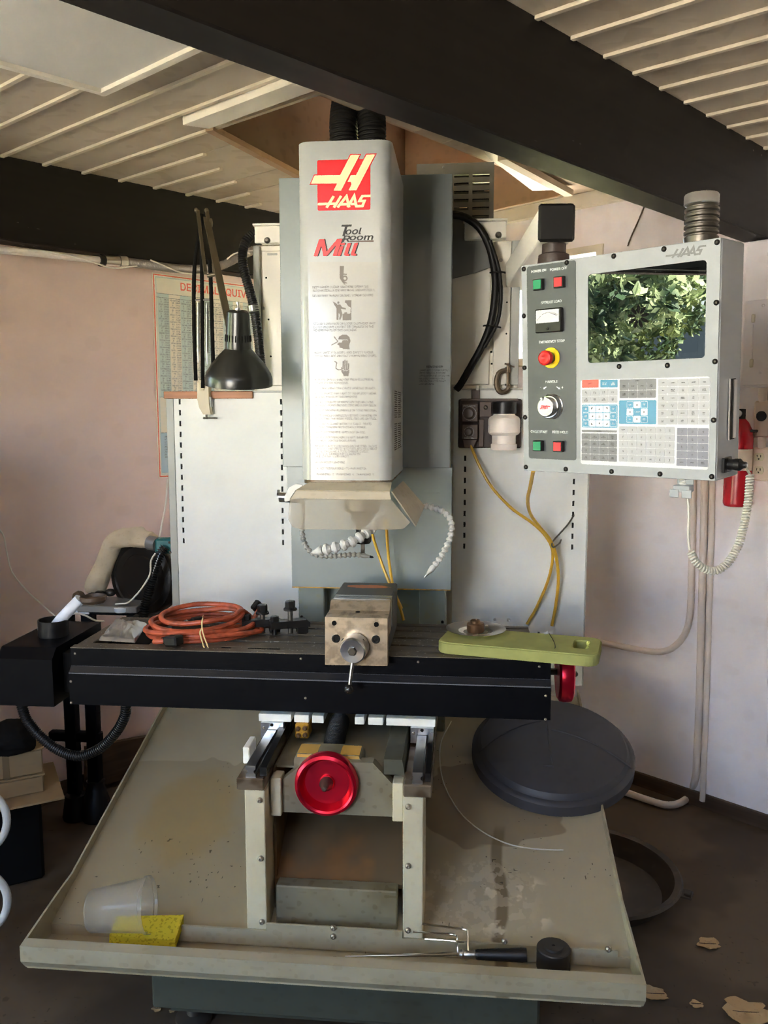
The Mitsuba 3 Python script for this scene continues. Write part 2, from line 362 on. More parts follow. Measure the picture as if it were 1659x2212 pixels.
def button_screw(o, d, r=0.006, h=0.004, n=14):
    return lathe([(r, 0), (r, h * 0.25), (r * 0.85, h * 0.7), (r * 0.5, h), (r * 0.42, h), (r * 0.36, h * 0.45), (0, h * 0.45)], o, d, n)
def hexbolt(o, d, r, h, n=6): return lathe([(0, 0), (r, 0), (r, h * 0.85), (r * 0.9, h), (0, h)], o, d, n)
_tc = {}
def text(s, M, h, width=None, bold=True, shear=0.0, depth=0.0008, align='c'):
    """Lettering in the frame M (x reads, y up, z out), capitals h tall; width: squeezed or stretched to it; align: l, c or r about the origin."""
    if (s, bold) not in _tc: _tc[(s, bold)] = meshkit.text_mesh(s, 1.0, 1.0, bold)
    m = _tc[(s, bold)].copy(); w = m.bounds[1][0] - m.bounds[0][0]
    sx = h if width is None else width / w
    x0 = m.bounds[0][0] * sx
    A = np.eye(4); A[0, 0], A[1, 1], A[2, 2] = sx, h, depth; A[0, 1] = shear * h
    A[0, 3] = {'l': -x0, 'c': -x0 - w * sx / 2, 'r': -x0 - w * sx}[align]
    m.apply_transform(A); return put_in(m, M)
def at_frame(M, x, y, z=0.0):
    A = np.eye(4); A[:3, 3] = (x, y, z); return M @ A
# the room's own frame: a = distance from the right wall, b = distance from the left wall
RM = np.eye(4); RM[:2, 0], RM[:2, 1], RM[:2, 3] = -E1, E2, CORNER
def rbox(a0, a1, b0, b1, z0, z1, ch=0.0): return put_in(box(a0, a1, b0, b1, z0, z1, ch), RM)
def R(a, b, z): return RM[:3, :3] @ np.array([a, b, z]) + RM[:3, 3]
AW = RM @ frame((0, 0, 0), (0, 1, 0), (0, 0, 1))      # right wall: x = b, y = height, z = out of the wall into the room (+a)
BW = RM @ frame((0, 0, 0), (-1, 0, 0), (0, 0, 1))     # left wall: x = -a, y = height, z = out of the wall (+b)
XZ = frame((0, 0, 0), (1, 0, 0), (0, 0, 1))           # faces the camera: x, height, z = towards the camera (-Y)
def xz(y): return frame((0, y, 0), (1, 0, 0), (0, 0, 1))

# ------------------------------------------------------------------ the room
struct('floor', prism(sbox(-0.1, -0.1, 5.3, 8.1).union(sbox(5.2, -0.1, 9.6, 2.3)), RM, -0.1, 0.0), 'floor_concrete', 'dusty brown concrete floor under and around the milling machine')
WZ = 2.70
wr = sbox(-0.12, -0.1, 8.1, WZ).difference(sbox(0.38, 1.735, 1.30, 2.165))
struct('wall_right', prism(wr, AW, -0.12, 0.0), 'wall_paint', 'off-white painted wall behind the control panel with pipes and an extinguisher')
wl = sbox(-9.6, -0.1, 0.12, WZ).difference(sbox(-9.2, -0.2, -2.55, 2.07))
struct('wall_left', prism(wl, BW, -0.12, 0.0), 'pink_paint', 'pinkish painted wall carrying the printed chart and the conduit')
FW = RM @ frame((5.2, 0, 0), (0, -1, 0), (0, 0, 1))                   # the wall behind the camera: x = -b
wf = sbox(-8.1, -0.1, -2.2, WZ).difference(sbox(-3.70, 0.98, -2.30, 2.32))
struct('wall_front', prism(wf, FW, -0.12, 0.0), 'dark_wall', 'dark wall with the open window behind the camera')
struct('wall_side', cat([rbox(5.2, 9.62, 2.2, 2.32, -0.1, WZ), rbox(9.5, 9.62, -0.1, 2.2, -0.1, WZ)]), 'dark_wall', 'dark walls of the bay beside the garage opening')
struct('wall_back', rbox(-0.1, 5.3, 8.0, 8.12, -0.1, WZ), 'dark_wall', 'dark wall far to the right of the camera')
# window in the right wall, mostly hidden by the control panel
w1 = 'window_1'; TOP.add(w1); labels[w1] = {'kind': 'structure', 'label': 'small bright window in the right wall behind the control panel'}
wo = sbox(0.38, 1.735, 1.30, 2.165)
part(w1, 'frame', prism(wo.difference(wo.buffer(-0.028, join_style=2)), AW, -0.07, 0.012), 'trim_paint', smooth=False)
part(w1, 'sill', rbox(0.0, 0.05, 0.35, 1.33, 1.70, 1.735, 0.004), 'trim_paint', smooth=False)
part(w1, 'mullion', rbox(-0.05, -0.02, 0.94, 0.965, 1.755, 2.145), 'trim_paint', smooth=False)
part(w1, 'pane', prism(sbox(0.405, 1.76, 1.275, 2.14), AW, -0.036, -0.0355), 'window_glass', smooth=False)

# ceiling: planks with raised battens over the joints, a chase cut through them above the machine
CZ = 2.37
HOLE = Polygon([(1.50, 0.82), (1.47, 1.26), (0.05, 1.17), (0.05, 0.25)])
S = -0.096                                                            # the planks run a little askew to the beams
struct('ceiling', prism(sbox(3.355, -0.1, 5.3, 8.1).union(sbox(-0.1, 3.605, 5.3, 8.1)).union(sbox(5.2, -0.1, 9.6, 2.3)), RM, CZ, CZ + 0.06), 'plank_paint', 'beige painted plank ceiling between the black beams')
PITCH, A0 = 0.143, 0.0
def strip(a0, a1, b0, b1): return Polygon([(a0 - S * 0 + S * b0, b0), (a1 + S * b0, b0), (a1 + S * b1, b1), (a0 + S * b1, b1)])
JOINTS = [0.148 + PITCH * k for k in range(-1, 24)]
for k in range(len(JOINTS) - 1):
    g = strip(JOINTS[k] + 0.0012, JOINTS[k + 1] - 0.0012, -0.08, 3.6).intersection(sbox(-0.05, -0.1, 3.35, 3.6)).difference(HOLE)
    if g.is_empty: continue
    part('ceiling', 'plank', prism(g, RM, CZ + 0.0005 * (k % 3), CZ + 0.022), ('plank_paint', 'plank_paint_dark', 'plank_paint')[k % 3], smooth=False)
def batten(j, b0, b1):
    g = strip(j - 0.0065, j + 0.0065, b0, b1)
    lo = prism(g, RM, CZ - 0.009, CZ - 0.0005)
    part('ceiling', 'batten', lo, 'batten_paint', smooth=False)
for j in JOINTS:
    if j < 0.2: continue
    if j < 1.50:
        e = 0.06 + (j - 0.69) * 0.72
        if e > 0.12: batten(j, 0.092, min(e, 0.62))
        batten(j, 1.34, 1.845)
    else:
        batten(j, 0.092, 1.845)
    if j < 3.3: batten(j, 1.945, 3.55)
struct('ceiling_beam', rbox(-0.05, 9.49, 1.85, 1.94, 2.092, CZ + 0.012, 0.004), 'beam_paint', 'big black ceiling beam crossing the top of the picture in front of the machine')
struct('ceiling_beam_001', rbox(-0.05, 9.49, 0.0, 0.09, 2.09, CZ + 0.012, 0.004), 'beam_paint', 'black ceiling beam along the top of the pink wall')
# the chase above the machine
t = 'ceiling_chase'; TOP.add(t); labels[t] = {'kind': 'structure', 'label': 'brown box-shaped opening in the ceiling above the machine'}
hp = list(HOLE.exterior.coords)[:-1]
def wall_between(p, q, z0, z1, th=0.012):
    l = LineString([p, q]).buffer(th / 2, cap_style=3); return prism(l, RM, z0, z1)
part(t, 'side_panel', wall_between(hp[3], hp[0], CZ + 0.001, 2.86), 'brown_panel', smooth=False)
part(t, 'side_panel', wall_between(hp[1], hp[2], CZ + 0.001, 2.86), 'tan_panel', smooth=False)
part(t, 'end_panel', wall_between(hp[2], hp[3], CZ + 0.001, 2.86), 'tan_panel', smooth=False)
part(t, 'end_panel', wall_between(hp[0], hp[1], CZ + 0.001, 2.86), 'tan_panel', smooth=False)
part(t, 'top_panel', prism(HOLE.buffer(0.01), RM, 2.861, 2.88), 'tan_panel', smooth=False)
struct('trim_1', prism(Polygon([(1.6205,0.8576), (1.5476,0.8848), (1.5122,1.3494), (1.584,1.3427)]), RM, 2.342, CZ - 0.0005), 'trim_paint', 'white boxed trim at the near end of the ceiling opening')
struct('trim_2', prism(LineString([(1.5189,0.8412), (0.9971,0.6321)]).buffer(0.014, cap_style=2), RM, 2.352, CZ - 0.0005), 'tan_panel', 'narrow brown trim along the slanted edge of the ceiling opening')
struct('trim_3', prism(Polygon([(0.8233,1.3372), (0.6259,1.2839), (0.163,1.2268), (0.2457,1.126), (0.7115,1.2715)]), RM, 2.355, CZ - 0.0005), 'trim_paint', 'bright white trim board beside the vent box')
struct('trim_4', prism(LineString([(0.7023,1.3284), (0.1483,1.23)]).buffer(0.017, cap_style=2), RM, 2.333, 2.3545), 'plank_paint_dark', 'short beige batten end beside the bright trim board')
struct('trim_5', rbox(0.0, 0.03, -0.02, 1.848, 2.315, CZ - 0.001), 'trim_paint', 'moulding where the right wall meets the ceiling')
t = 'ceiling_panel'; TOP.add(t); labels[t] = {'kind': 'structure', 'label': 'white textured panel with light edge strips in the upper left of the ceiling'}
pc = [(1.9152,0.9511), (1.8782,1.3537)]
pa, pb = pc[0][0], pc[0][1]
Pn = Polygon([(pa, pb), (pc[1][0], pc[1][1]), (pc[1][0] - 0.03, 1.845), (pa + 0.85, 1.845), (pa + 0.9, pb - 0.02)])
scene['panel_textured'] = {'type': 'twosided', 'bsdf': {'type': 'bumpmap', 'scale': 0.0012, 'tex': proc(lambda p, n, uv: dr.sin((p.x * 0.6428 + p.y * 0.766) * 700) * dr.sin((p.x * 0.766 - p.y * 0.6428) * 700), 5e-4),
                           'nested': {'type': 'principled', 'base_color': rgb(c(206, 200, 190)), 'roughness': 0.5}}}
part(t, 'panel', prism(Pn, RM, 2.338, CZ - 0.012), 'panel_textured', smooth=False)
part(t, 'edge_strip', prism(LineString([Pn.exterior.coords[0], Pn.exterior.coords[4]]).buffer(0.010), RM, 2.328, CZ - 0.0125), 'trim_paint', smooth=False)
part(t, 'edge_strip', prism(LineString([Pn.exterior.coords[0], Pn.exterior.coords[2]]).buffer(0.010), RM, 2.327, CZ - 0.0125), 'trim_paint', smooth=False)
struct('baseboard_right', rbox(0.0, 0.014, 0.0, 2.26, 0.0, 0.055), 'dark_wood', 'thin dark baseboard along the foot of the right wall')
struct('door_1', rbox(0.0, 0.03, 2.262, 2.34, 0.0, 2.05, 0.004), 'trim_paint', 'white edge of a door casing at the right border')

# ------------------------------------------------------------------ outside: lawn, trees and a dark car outside the openings
house = sbox(0.05, 0.05, 5.25, 8.05).union(sbox(5.2, 0.05, 9.55, 2.25))
og = sbox(-14, -18, 30, 26).difference(house).difference(sbox(-3, -4.6, 14, 9).difference(house))
struct('driveway', prism(sbox(-3, -4.6, 14, 9).difference(house), RM, -0.15, -0.04), 'driveway_concrete', 'sunlit pale concrete yard around the garage')
struct('ground', prism(og, RM, -0.15, -0.05), 'lawn', 'sunlit dry lawn outside')
t = thing('bounce_wall', 'pale wall added unseen behind the camera to bounce sunlight through the window', 'wall')  # added reflector, out of view: lights the room and the head glare
part(t, 'stucco', rbox(12.0, 12.2, 0.5, 9.0, -0.04, 2.5, 0.02), 'bounce_wall_pale', smooth=False)
part(t, 'coping', rbox(11.95, 12.25, 0.45, 9.05, 2.5005, 2.58, 0.01), 'driveway_concrete', smooth=False)
def tree(a, b, h, rad, n, label):
    n = n * 2
    t = thing('leafy_tree', label, 'tree', 'trees outside the garage')
    P0 = R(a, b, -0.05)
    part(t, 'trunk', sweep([P0, P0 + [0.1, 0, h * 0.3], P0 + [0, 0.1, h * 0.62]], [0.14, 0.11, 0.05], 8), 'bark')
    u = RNG.normal(size=(n, 3)); u /= np.linalg.norm(u, axis=1, keepdims=True)
    blobs = RNG.normal(size=(14, 3)) * [rad * 0.55, rad * 0.55, h * 0.22]
    ctr = P0 + [0, 0, h * 0.52] + blobs[RNG.integers(0, 14, n)] + u * rad * 0.42 * RNG.uniform(0.5, 1, (n, 1)) ** 0.5
    ctr[:, 2] = np.maximum(ctr[:, 2], 0.3)
    d1 = RNG.normal(size=(n, 3)); d1 /= np.linalg.norm(d1, axis=1, keepdims=True)
    d2 = np.cross(d1, RNG.normal(size=(n, 3))); d2 /= np.linalg.norm(d2, axis=1, keepdims=True)
    s = RNG.uniform(0.06, 0.14, (n, 1))
    v = np.stack([ctr - d1 * s, ctr + d2 * s * 0.5, ctr + d1 * s, ctr - d2 * s * 0.5], 1).reshape(-1, 3)
    i = np.arange(n) * 4
    f = np.vstack([np.stack([i, i + 1, i + 2], 1), np.stack([i, i + 2, i + 3], 1)])
    part(t, 'foliage', trimesh.Trimesh(v, f, process=False), 'leaf_green', smooth=False, stuff=True)
for k, (a, b, h, r_, n_) in enumerate([(8.6, -5.6, 5.2, 1.6, 4500), (11.6, -4.4, 5.0, 1.6, 5000), (14.8, -5.0, 5.4, 1.7, 5500), (18.2, -5.8, 5.6, 1.8, 5500), (21.8, -7.2, 6.0, 1.9, 5000), (12.6, -8.2, 6.4, 1.9, 4500), (17.0, -9.6, 6.8, 2.0, 4500), (5.0, -8.4, 5.4, 1.8, 4000), (1.2, -7.6, 4.8, 1.8, 4000), (-4.4, 1.2, 4.6, 1.6, 4500), (-4.8, 5.2, 5.0, 1.7, 4000)]):
    tree(a, b, h, r_, n_, 'leafy green tree standing in the sun outside the garage')
t = thing('tool_cabinet', 'tall dark tool cabinet against the pink wall, left of the picture', 'cabinet')
part(t, 'body', rbox(2.36, 3.05, 0.01, 0.62, 0.0005, 1.42, 0.01), 'dark_wood', smooth=False)
for k in range(3): part(t, 'drawer', rbox(2.39, 3.02, 0.6205, 0.63, 0.10 + 0.43 * k, 0.50 + 0.43 * k, 0.004), 'dark_wood', smooth=False)
t = thing('car', 'dark car parked outside the garage opening', 'car')
vp = Polygon([(-2.2, 0.35), (2.2, 0.35), (2.25, 1.0), (1.45, 1.10), (0.75, 1.46), (0.2, 1.50), (-0.9, 1.50), (-1.7, 1.44), (-2.25, 1.0)]).buffer(0.06)
VM = RM @ frame((6.1, -2.5, 0), (1, 0, 0), (0, 0, 1))
part(t, 'body', prism(vp, VM, -0.95, 0.95), 'black_gloss', smooth=20)
part(t, 'windscreen', prism(Polygon([(1.40, 1.21), (0.85, 1.49), (0.82, 1.47), (1.34, 1.20)]), VM, -0.8, 0.8), 'screen_glass', smooth=False)
for sx in (-1.45, 1.45):
    for sy in (-0.9, 0.75):
        q = VM @ np.array([sx, 0.3, sy, 1.0]); part(t, 'wheel', lathe([(0, 0), (0.2, 0), (0.35, 0.03), (0.35, 0.15), (0.2, 0.18), (0, 0.18)], q[:3], VM[:3, 2], 24), 'black_rubber')

# ------------------------------------------------------------------ milling machine
mm = thing('milling_machine', 'grey and white toolroom milling machine with a black-edged table and red handwheels', 'milling machine')
FX = -0.037                                                           # centre of the column
# base casting under the pan
b_ = part(mm, 'base', cat([box(-0.475, 0.44, -0.25, 0.62, 0.085, 0.215, 0.006), box(-0.44, 0.40, -0.22, 0.58, 0.06, 0.0851)]), 'base_green', smooth=False)
for x, y in ((-0.40, -0.17), (0.36, -0.17), (-0.40, 0.5), (0.36, 0.5)):
    part(b_, 'levelling_foot', lathe([(0, 0), (0.045, 0), (0.045, 0.012), (0.018, 0.02), (0.014, 0.0599), (0, 0.0599)], (x, y, 0.0005), (0, 0, 1), 20), 'steel_dark')
# chip pan: sloping sheet with rims, a trough at the front
PZ = lambda y: 0.352 + 0.30 * y
XL, XR = -0.722, 0.640
def sheet(poly_yz, x0, x1):
    return prism(Polygon(poly_yz), frame((0, 0, 0), (0, 1, 0), (0, 0, 1)), x0, x1)
bk = 0.70
pan = [sheet([(-0.235, PZ(-0.235)), (bk, PZ(bk)), (bk, PZ(bk) - 0.006), (-0.235, PZ(-0.235) - 0.006)], XL, XR)]
cp = part(mm, 'chip_pan', pan, 'pan_paint', smooth=False)
part(cp, 'trough', cat([sheet([(-0.356, 0.250), (-0.235, 0.250), (-0.235, 0.256), (-0.356, 0.256)], XL, XR), sheet([(-0.240, 0.250), (-0.235, 0.250), (-0.235, PZ(-0.235)), (-0.240, PZ(-0.235))], XL, XR)]), 'pan_paint', smooth=False)
part(cp, 'front_lip', cat([sheet([(-0.372, 0.276), (-0.367, 0.276), (-0.367, 0.312), (-0.372, 0.312)], XL - 0.004, XR + 0.004),
                           sheet([(-0.3715, 0.2755), (-0.352, 0.249), (-0.346, 0.249), (-0.366, 0.2755)], XL - 0.002, XR + 0.002),
                           sheet([(-0.372, 0.308), (-0.372, 0.313), (-0.346, 0.316), (-0.346, 0.311)], XL - 0.004, XR + 0.004),
                           sheet([(-0.351, 0.256), (-0.346, 0.256), (-0.346, 0.314), (-0.351, 0.314)], XL, XR)]), 'pan_edge', smooth=False)
for x0, x1 in ((XL - 0.005, XL), (XR, XR + 0.005)):
    part(cp, 'side_rim', sheet([(-0.352, 0.249), (-0.372, 0.276), (-0.372, 0.313), (-0.20, 0.335), (-0.12, PZ(-0.12) + 0.026), (bk, PZ(bk) + 0.024), (bk, PZ(bk) - 0.02), (-0.12, PZ(-0.12) - 0.03), (-0.235, 0.249)], x0, x1), 'pan_edge', smooth=False)
part(cp, 'front_flange', sheet([(-0.246, 0.262), (-0.2405, 0.262), (-0.2405, 0.300), (-0.246, 0.300)], XL + 0.20, XR - 0.03), 'pan_edge', smooth=False)
for p in ([(-0.0354,-0.248,0.3183),(0.3573,-0.248,0.3096),(0.5882,-0.248,0.3051)]): part(cp, 'bolt', button_screw(p, (0, -1, 0), 0.0075, 0.006), 'screw_steel')
for p in ([(0.6395,-0.0647,0.3132),(0.6395,-0.1236,0.2847)]): part(cp, 'rim_bolt', button_screw(p, (-1, 0, 0), 0.006, 0.004), 'steel_dark')
for p in ([(-0.7215,-0.0463,0.3275),(-0.7215,-0.12,0.3007)]): part(cp, 'rim_bolt', button_screw(p, (1, 0, 0), 0.005, 0.004), 'steel_dark')
# front posts with bolts
for x0, x1, bx in ((-0.241, -0.194, -0.205), (0.125, 0.171, 0.137)):
    po = part(mm, 'front_post', cat([box(x0, x1, -0.240, -0.10, 0.256, 0.640, 0.002)]), 'post_cream', smooth=False)
    for z in (0.617, 0.475, 0.318): part(po, 'bolt', button_screw((bx, -0.2405, z), (0, -1, 0), 0.0072, 0.006), 'screw_steel')
part(mm, 'cross_strip', box(-0.194, 0.125, -0.246, -0.240, 0.272, 0.318, 0.001), 'pan_edge', smooth=False)
part(mm, 'cross_strip_bolt', button_screw((-0.0358, -0.2465, 0.296), (0, -1, 0), 0.0072, 0.006), 'screw_steel')
# chute between the posts
ch = part(mm, 'chute', sheet([(-0.165, 0.372), (0.12, 0.58), (0.12, 0.59), (-0.165, 0.382)], -0.190, 0.121), 'chute_brown', smooth=False)
part(mm, 'chute_front', box(-0.180, 0.109, -0.205, -0.165, 0.276, 0.388, 0.003), 'apron_grey', smooth=False)
part(mm, 'inner_wall', box(-0.192, -0.186, -0.16, 0.30, 0.27, 0.66), 'chute_brown', smooth=False)
part(mm, 'inner_wall', box(0.117, 0.123, -0.16, 0.30, 0.27, 0.66), 'chute_brown', smooth=False)
part(mm, 'inner_back', box(-0.186, 0.117, 0.29, 0.30, 0.27, 0.66), 'apron_grey', smooth=False)
# saddle base: apron, way blocks, rails
part(mm, 'apron', cat([prism(Polygon([(-0.165, 0.560), (0.096, 0.560), (0.096, 0.640), (0.050, 0.690), (-0.105, 0.690), (-0.165, 0.640)]), xz(-0.150), 0, 0.03)]), 'apron_grey', smooth=False)
part(mm, 'apron_post', box(-0.191, -0.166, -0.195, -0.15, 0.556, 0.650, 0.002), 'post_cream', smooth=False)
part(mm, 'apron_post', box(0.097, 0.122, -0.195, -0.15, 0.556, 0.650, 0.002), 'post_cream', smooth=False)
for x0, x1 in ((-0.258, -0.194), (0.125, 0.190)):
    w_ = part(mm, 'way', box(x0, x1, -0.245, 0.35, 0.641, 0.670, 0.003), 'stained_steel', smooth=False)
for xc in (-0.226, 0.157):
    rl = sbox(xc - 0.0115, 0.6702, xc + 0.0115, 0.6975).difference(Point(xc - 0.0125, 0.6835).buffer(0.0055)).difference(Point(xc + 0.0125, 0.6835).buffer(0.0055))
    part(mm, 'linear_rail', prism(rl, xz(-0.238), -0.585, 0.0), 'steel', smooth=30)
    cg = sbox(xc - 0.029, 0.676, xc + 0.029, 0.716).difference(sbox(xc - 0.0135, 0.66, xc + 0.0135, 0.6985))
    k = part(mm, 'rail_carriage', prism(cg, xz(-0.02), -0.09, 0.0), 'brushed_aluminium', smooth=False)
    for sx in (-0.021, 0.021): part(k, 'screw', button_screw((xc + sx, -0.0205, 0.702), (0, -1, 0), 0.004, 0.003, 10), 'screw_steel')
    part(k, 'oil_port', cyl((xc, -0.0212, 0.7105), (xc, -0.0202, 0.7105), 0.0042, 10), 'black_matte')
part(mm, 'way_cover', sheet([(-0.232, 0.671), (-0.232, 0.692), (0.06, 0.712), (0.06, 0.671)], -0.206, -0.190), 'black_gloss', smooth=False)
part(mm, 'way_cover', sheet([(-0.225, 0.671), (-0.225, 0.690), (0.06, 0.712), (0.06, 0.671)], 0.174, 0.186), 'black_gloss', smooth=False)
part(mm, 'well_cover', sheet([(-0.145, 0.655), (0.30, 0.655), (0.30, 0.660), (-0.145, 0.660)], -0.190, 0.121), 'apron_grey', smooth=False)
part(mm, 'cable_cover', prism(sbox(0.075, 0.661, 0.118, 0.698).union(Polygon([(0.118, 0.661), (0.124, 0.661), (0.118, 0.698)])), xz(-0.175), -0.25, 0.0), 'base_green', smooth=False)
part(mm, 'limit_bracket', box(-0.262, -0.247, -0.17, -0.10, 0.671, 0.712, 0.002), 'panel_white', smooth=False)
# saddle pads under the table
for x0, x1 in ((-0.262, -0.178), (-0.170, -0.132), (-0.124, -0.094), (-0.014, 0.010), (0.020, 0.058), (0.066, 0.190)):
    part(mm, 'saddle_pad', box(x0, x1, -0.012, 0.28, 0.7165, 0.736, 0.001), 'panel_white', smooth=False)
part(mm, 'saddle_body', box(-0.255, 0.183, 0.06, 0.29, 0.7168, 0.742), 'black_matte', smooth=False)
lb = part(mm, 'oil_manifold', box(-0.166, -0.131, -0.022, 0.03, 0.678, 0.716, 0.003), 'gold_block', smooth=False)
for dx, dz in ((-0.009, 0.008), (0.009, 0.010), (-0.008, -0.010), (0.009, -0.008)):
    part(lb, 'fitting', lathe([(0.006, 0), (0.006, 0.005), (0.0035, 0.008), (0, 0.008)], (-0.1485 + dx, -0.0225, 0.697 + dz), (0, -1, 0), 12), 'bronze')
# ball screw bellows, bearing housing, front handwheel
part(mm, 'screw_bellows', corrugated([(-0.060, -0.10, 0.672), (-0.062, 0.0, 0.690), (-0.063, 0.06, 0.696)], 0.026, 0.006, 0.14, 20), 'black_rubber')
hs = part(mm, 'bearing_housing', prism(rrect(-0.140, 0.585, 0.022, 0.700, 0.018), xz(-0.10), 0.0, 0.065), 'apron_grey')
part(hs, 'label_strip', box(-0.132, -0.085, -0.1655, -0.165, 0.6915, 0.6985), 'gold_label', smooth=False)
part(hs, 'label_strip', box(-0.030, 0.016, -0.1655, -0.165, 0.6915, 0.6985), 'gold_label', smooth=False)
part(hs, 'label_plate', box(-0.132, -0.085, -0.163, -0.108, 0.7001, 0.7006), 'gold_label', smooth=False)
part(hs, 'label_plate', box(-0.030, 0.016, -0.163, -0.108, 0.7001, 0.7006), 'gold_label', smooth=False)
def handwheel(o, d, r, name='handwheel'):
    h = part(mm, name, lathe([(0, 0.0), (r * 0.86, 0.0), (r * 0.97, 0.006), (r, 0.016), (r, 0.026), (r * 0.97, 0.036), (r * 0.88, 0.040), (r * 0.82, 0.037), (r * 0.76, 0.022), (r * 0.70, 0.015), (r * 0.24, 0.015), (r * 0.235, 0.019), (r * 0.20, 0.021), (0, 0.021)], o, d, 64), 'anodised_red')
    part(h, 'hub_nut', lathe([(0.016, 0.020), (0.016, 0.028), (0.012, 0.034), (0.0065, 0.052), (0.003, 0.055), (0, 0.055)], o, d, 24), 'steel_dark')
    return h
handwheel((-0.058, -0.168, 0.640), (0, -1, 0), 0.075)
# table
part(mm, 'table_end_shaft', cyl((0.455, 0.15, 0.818), (0.545, 0.15, 0.818), 0.009), 'black_gloss')
handwheel((0.5068, 0.1500, 0.8130), (1, 0, 0), 0.074)
TX0, TX1, TZ = -0.762, 0.474, 0.892
tb = part(mm, 'table', [box(TX0 + 0.02, TX1 - 0.02, 0.028, 0.052, 0.83, TZ, 0.001)], 'table_iron', smooth=False)
# T-slots: the top is three strips with slots between them, over a slab
def strip_top(y0, y1, x0=TX0 + 0.19, x1=TX1 - 0.03): return box(x0, x1, y0, y1, TZ - 0.018, TZ, 0.0015)
part(tb, 'top_slab', box(TX0 + 0.191, TX1 - 0.03, 0.03, 0.335, 0.800, TZ - 0.0185), 'table_iron', smooth=False)
for y0, y1 in ((0.053, 0.098), (0.114, 0.172), (0.188, 0.246), (0.262, 0.300), (0.312, 0.335)):
    part(tb, 'top_strip', strip_top(y0, y1), 'table_iron', smooth=False)
part(tb, 'left_rim', cat([box(TX0, TX0 + 0.036, 0.028, 0.335, TZ - 0.03, TZ, 0.002), box(TX0, TX0 + 0.19, 0.312, 0.335, TZ - 0.03, TZ, 0.0015)]), 'table_iron', smooth=False)
part(tb, 'coolant_trough', box(TX0 + 0.036, TX0 + 0.19, 0.052, 0.312, TZ - 0.034, TZ - 0.028), 'black_matte', smooth=False)
for p in ((0.30, 0.28), (0.27, 0.215), (0.345, 0.145)): part(tb, 'slot_pocket', cyl((p[0], p[1], TZ - 0.001), (p[0], p[1], TZ + 0.0004), 0.009, 14), 'black_matte')
part(tb, 'wear_groove', cat([box(x, x + 0.085, 0.036, 0.043, TZ - 0.002, TZ + 0.0005) for x in (-0.30,)] + [box(-0.37, -0.345, 0.0365, 0.0425, TZ - 0.002, TZ + 0.0005)]), 'black_matte', smooth=False)
fc = Polygon([(-0.016, 0.746), (-0.010, 0.746), (-0.010, 0.827), (0.006, 0.842), (0.006, 0.886), (0.030, 0.886), (0.030, 0.892), (0.0, 0.892), (0.0, 0.8445), (-0.014, 0.8315), (-0.016, 0.8285)])
tf = part(mm, 'table_front_cover', sheet(list(fc.exterior.coords)[:-1], TX0, TX1), 'black_steel', smooth=False)
part(tf, 'ledge', sheet([(-0.0004, 0.8442), (-0.0144, 0.8314), (-0.0148, 0.8318), (-0.0006, 0.8448)], TX0 + 0.001, TX1 - 0.001), 'ledge_lit_black', smooth=False)  # sheet in a lighter black, standing for sky light on the upward slope
part(tf, 'edge_glint', sheet([(-0.0003, 0.8452), (-0.0008, 0.8440), (0.0003, 0.8436), (0.0006, 0.8450)], TX0, TX1), 'glint_grey', smooth=False)  # painted glint: light strips where the ridge edges catch light
part(tf, 'edge_glint', sheet([(-0.0165, 0.8284), (-0.0150, 0.8312), (-0.0140, 0.8306), (-0.0155, 0.8280)], TX0, TX1), 'glint_grey', smooth=False)
part(mm, 'table_top_edge', box(TX0, TX1, -0.0005, 0.028, TZ + 0.0002, TZ + 0.0022), 'table_iron', smooth=False)
part(mm, 'table_end_plate', box(TX0, TX0 + 0.006, 0.006, 0.30, 0.742, TZ - 0.031), 'black_steel', smooth=False)
part(mm, 'table_end_plate', box(TX1 - 0.006, TX1, 0.006, 0.30, 0.742, TZ - 0.006), 'black_steel', smooth=False)
for p in ([(-0.7499,-0.0005,0.8774),(-0.1527,-0.0005,0.8804),(0.1451,-0.0005,0.8804),(0.4454,-0.0005,0.8771)]): part(tf, 'screw', button_screw(p, (0, -1, 0), 0.0032, 0.002, 10), 'screw_steel')
for p in ([(-0.7567,-0.0165,0.8077),(-0.7581,-0.0165,0.7503),(0.4612,-0.0165,0.8085),(0.4615,-0.0165,0.7481),(-0.1389,-0.0165,0.783)]): part(tf, 'screw', button_screw(p, (0, -1, 0), 0.0036, 0.0025, 10), 'screw_steel')
# axis motor box on the left end
mb = Polygon([(0.0, 0.731), (0.0, 0.858), (0.026, 0.884), (0.30, 0.884), (0.30, 0.731)])
mo = part(mm, 'motor_box', cat([sheet(list(mb.exterior.coords)[:-1], -0.965, -0.814)]), 'black_steel', smooth=False)
part(mo, 'neck', box(-0.814, -0.764, 0.06, 0.25, 0.75, 0.86), 'black_matte', smooth=False)
part(mm, 'cable_loop', corrugated([(-0.9727,0.12,0.6917),(-0.954,0.12,0.6358),(-0.892,0.12,0.5731),(-0.8189,0.12,0.5448),(-0.7505,0.12,0.5691),(-0.6989,0.12,0.6208),(-0.6731,0.12,0.6684),(-0.6691,0.12,0.7018)], 0.0145, 0.0062, 0.16), 'black_plastic')
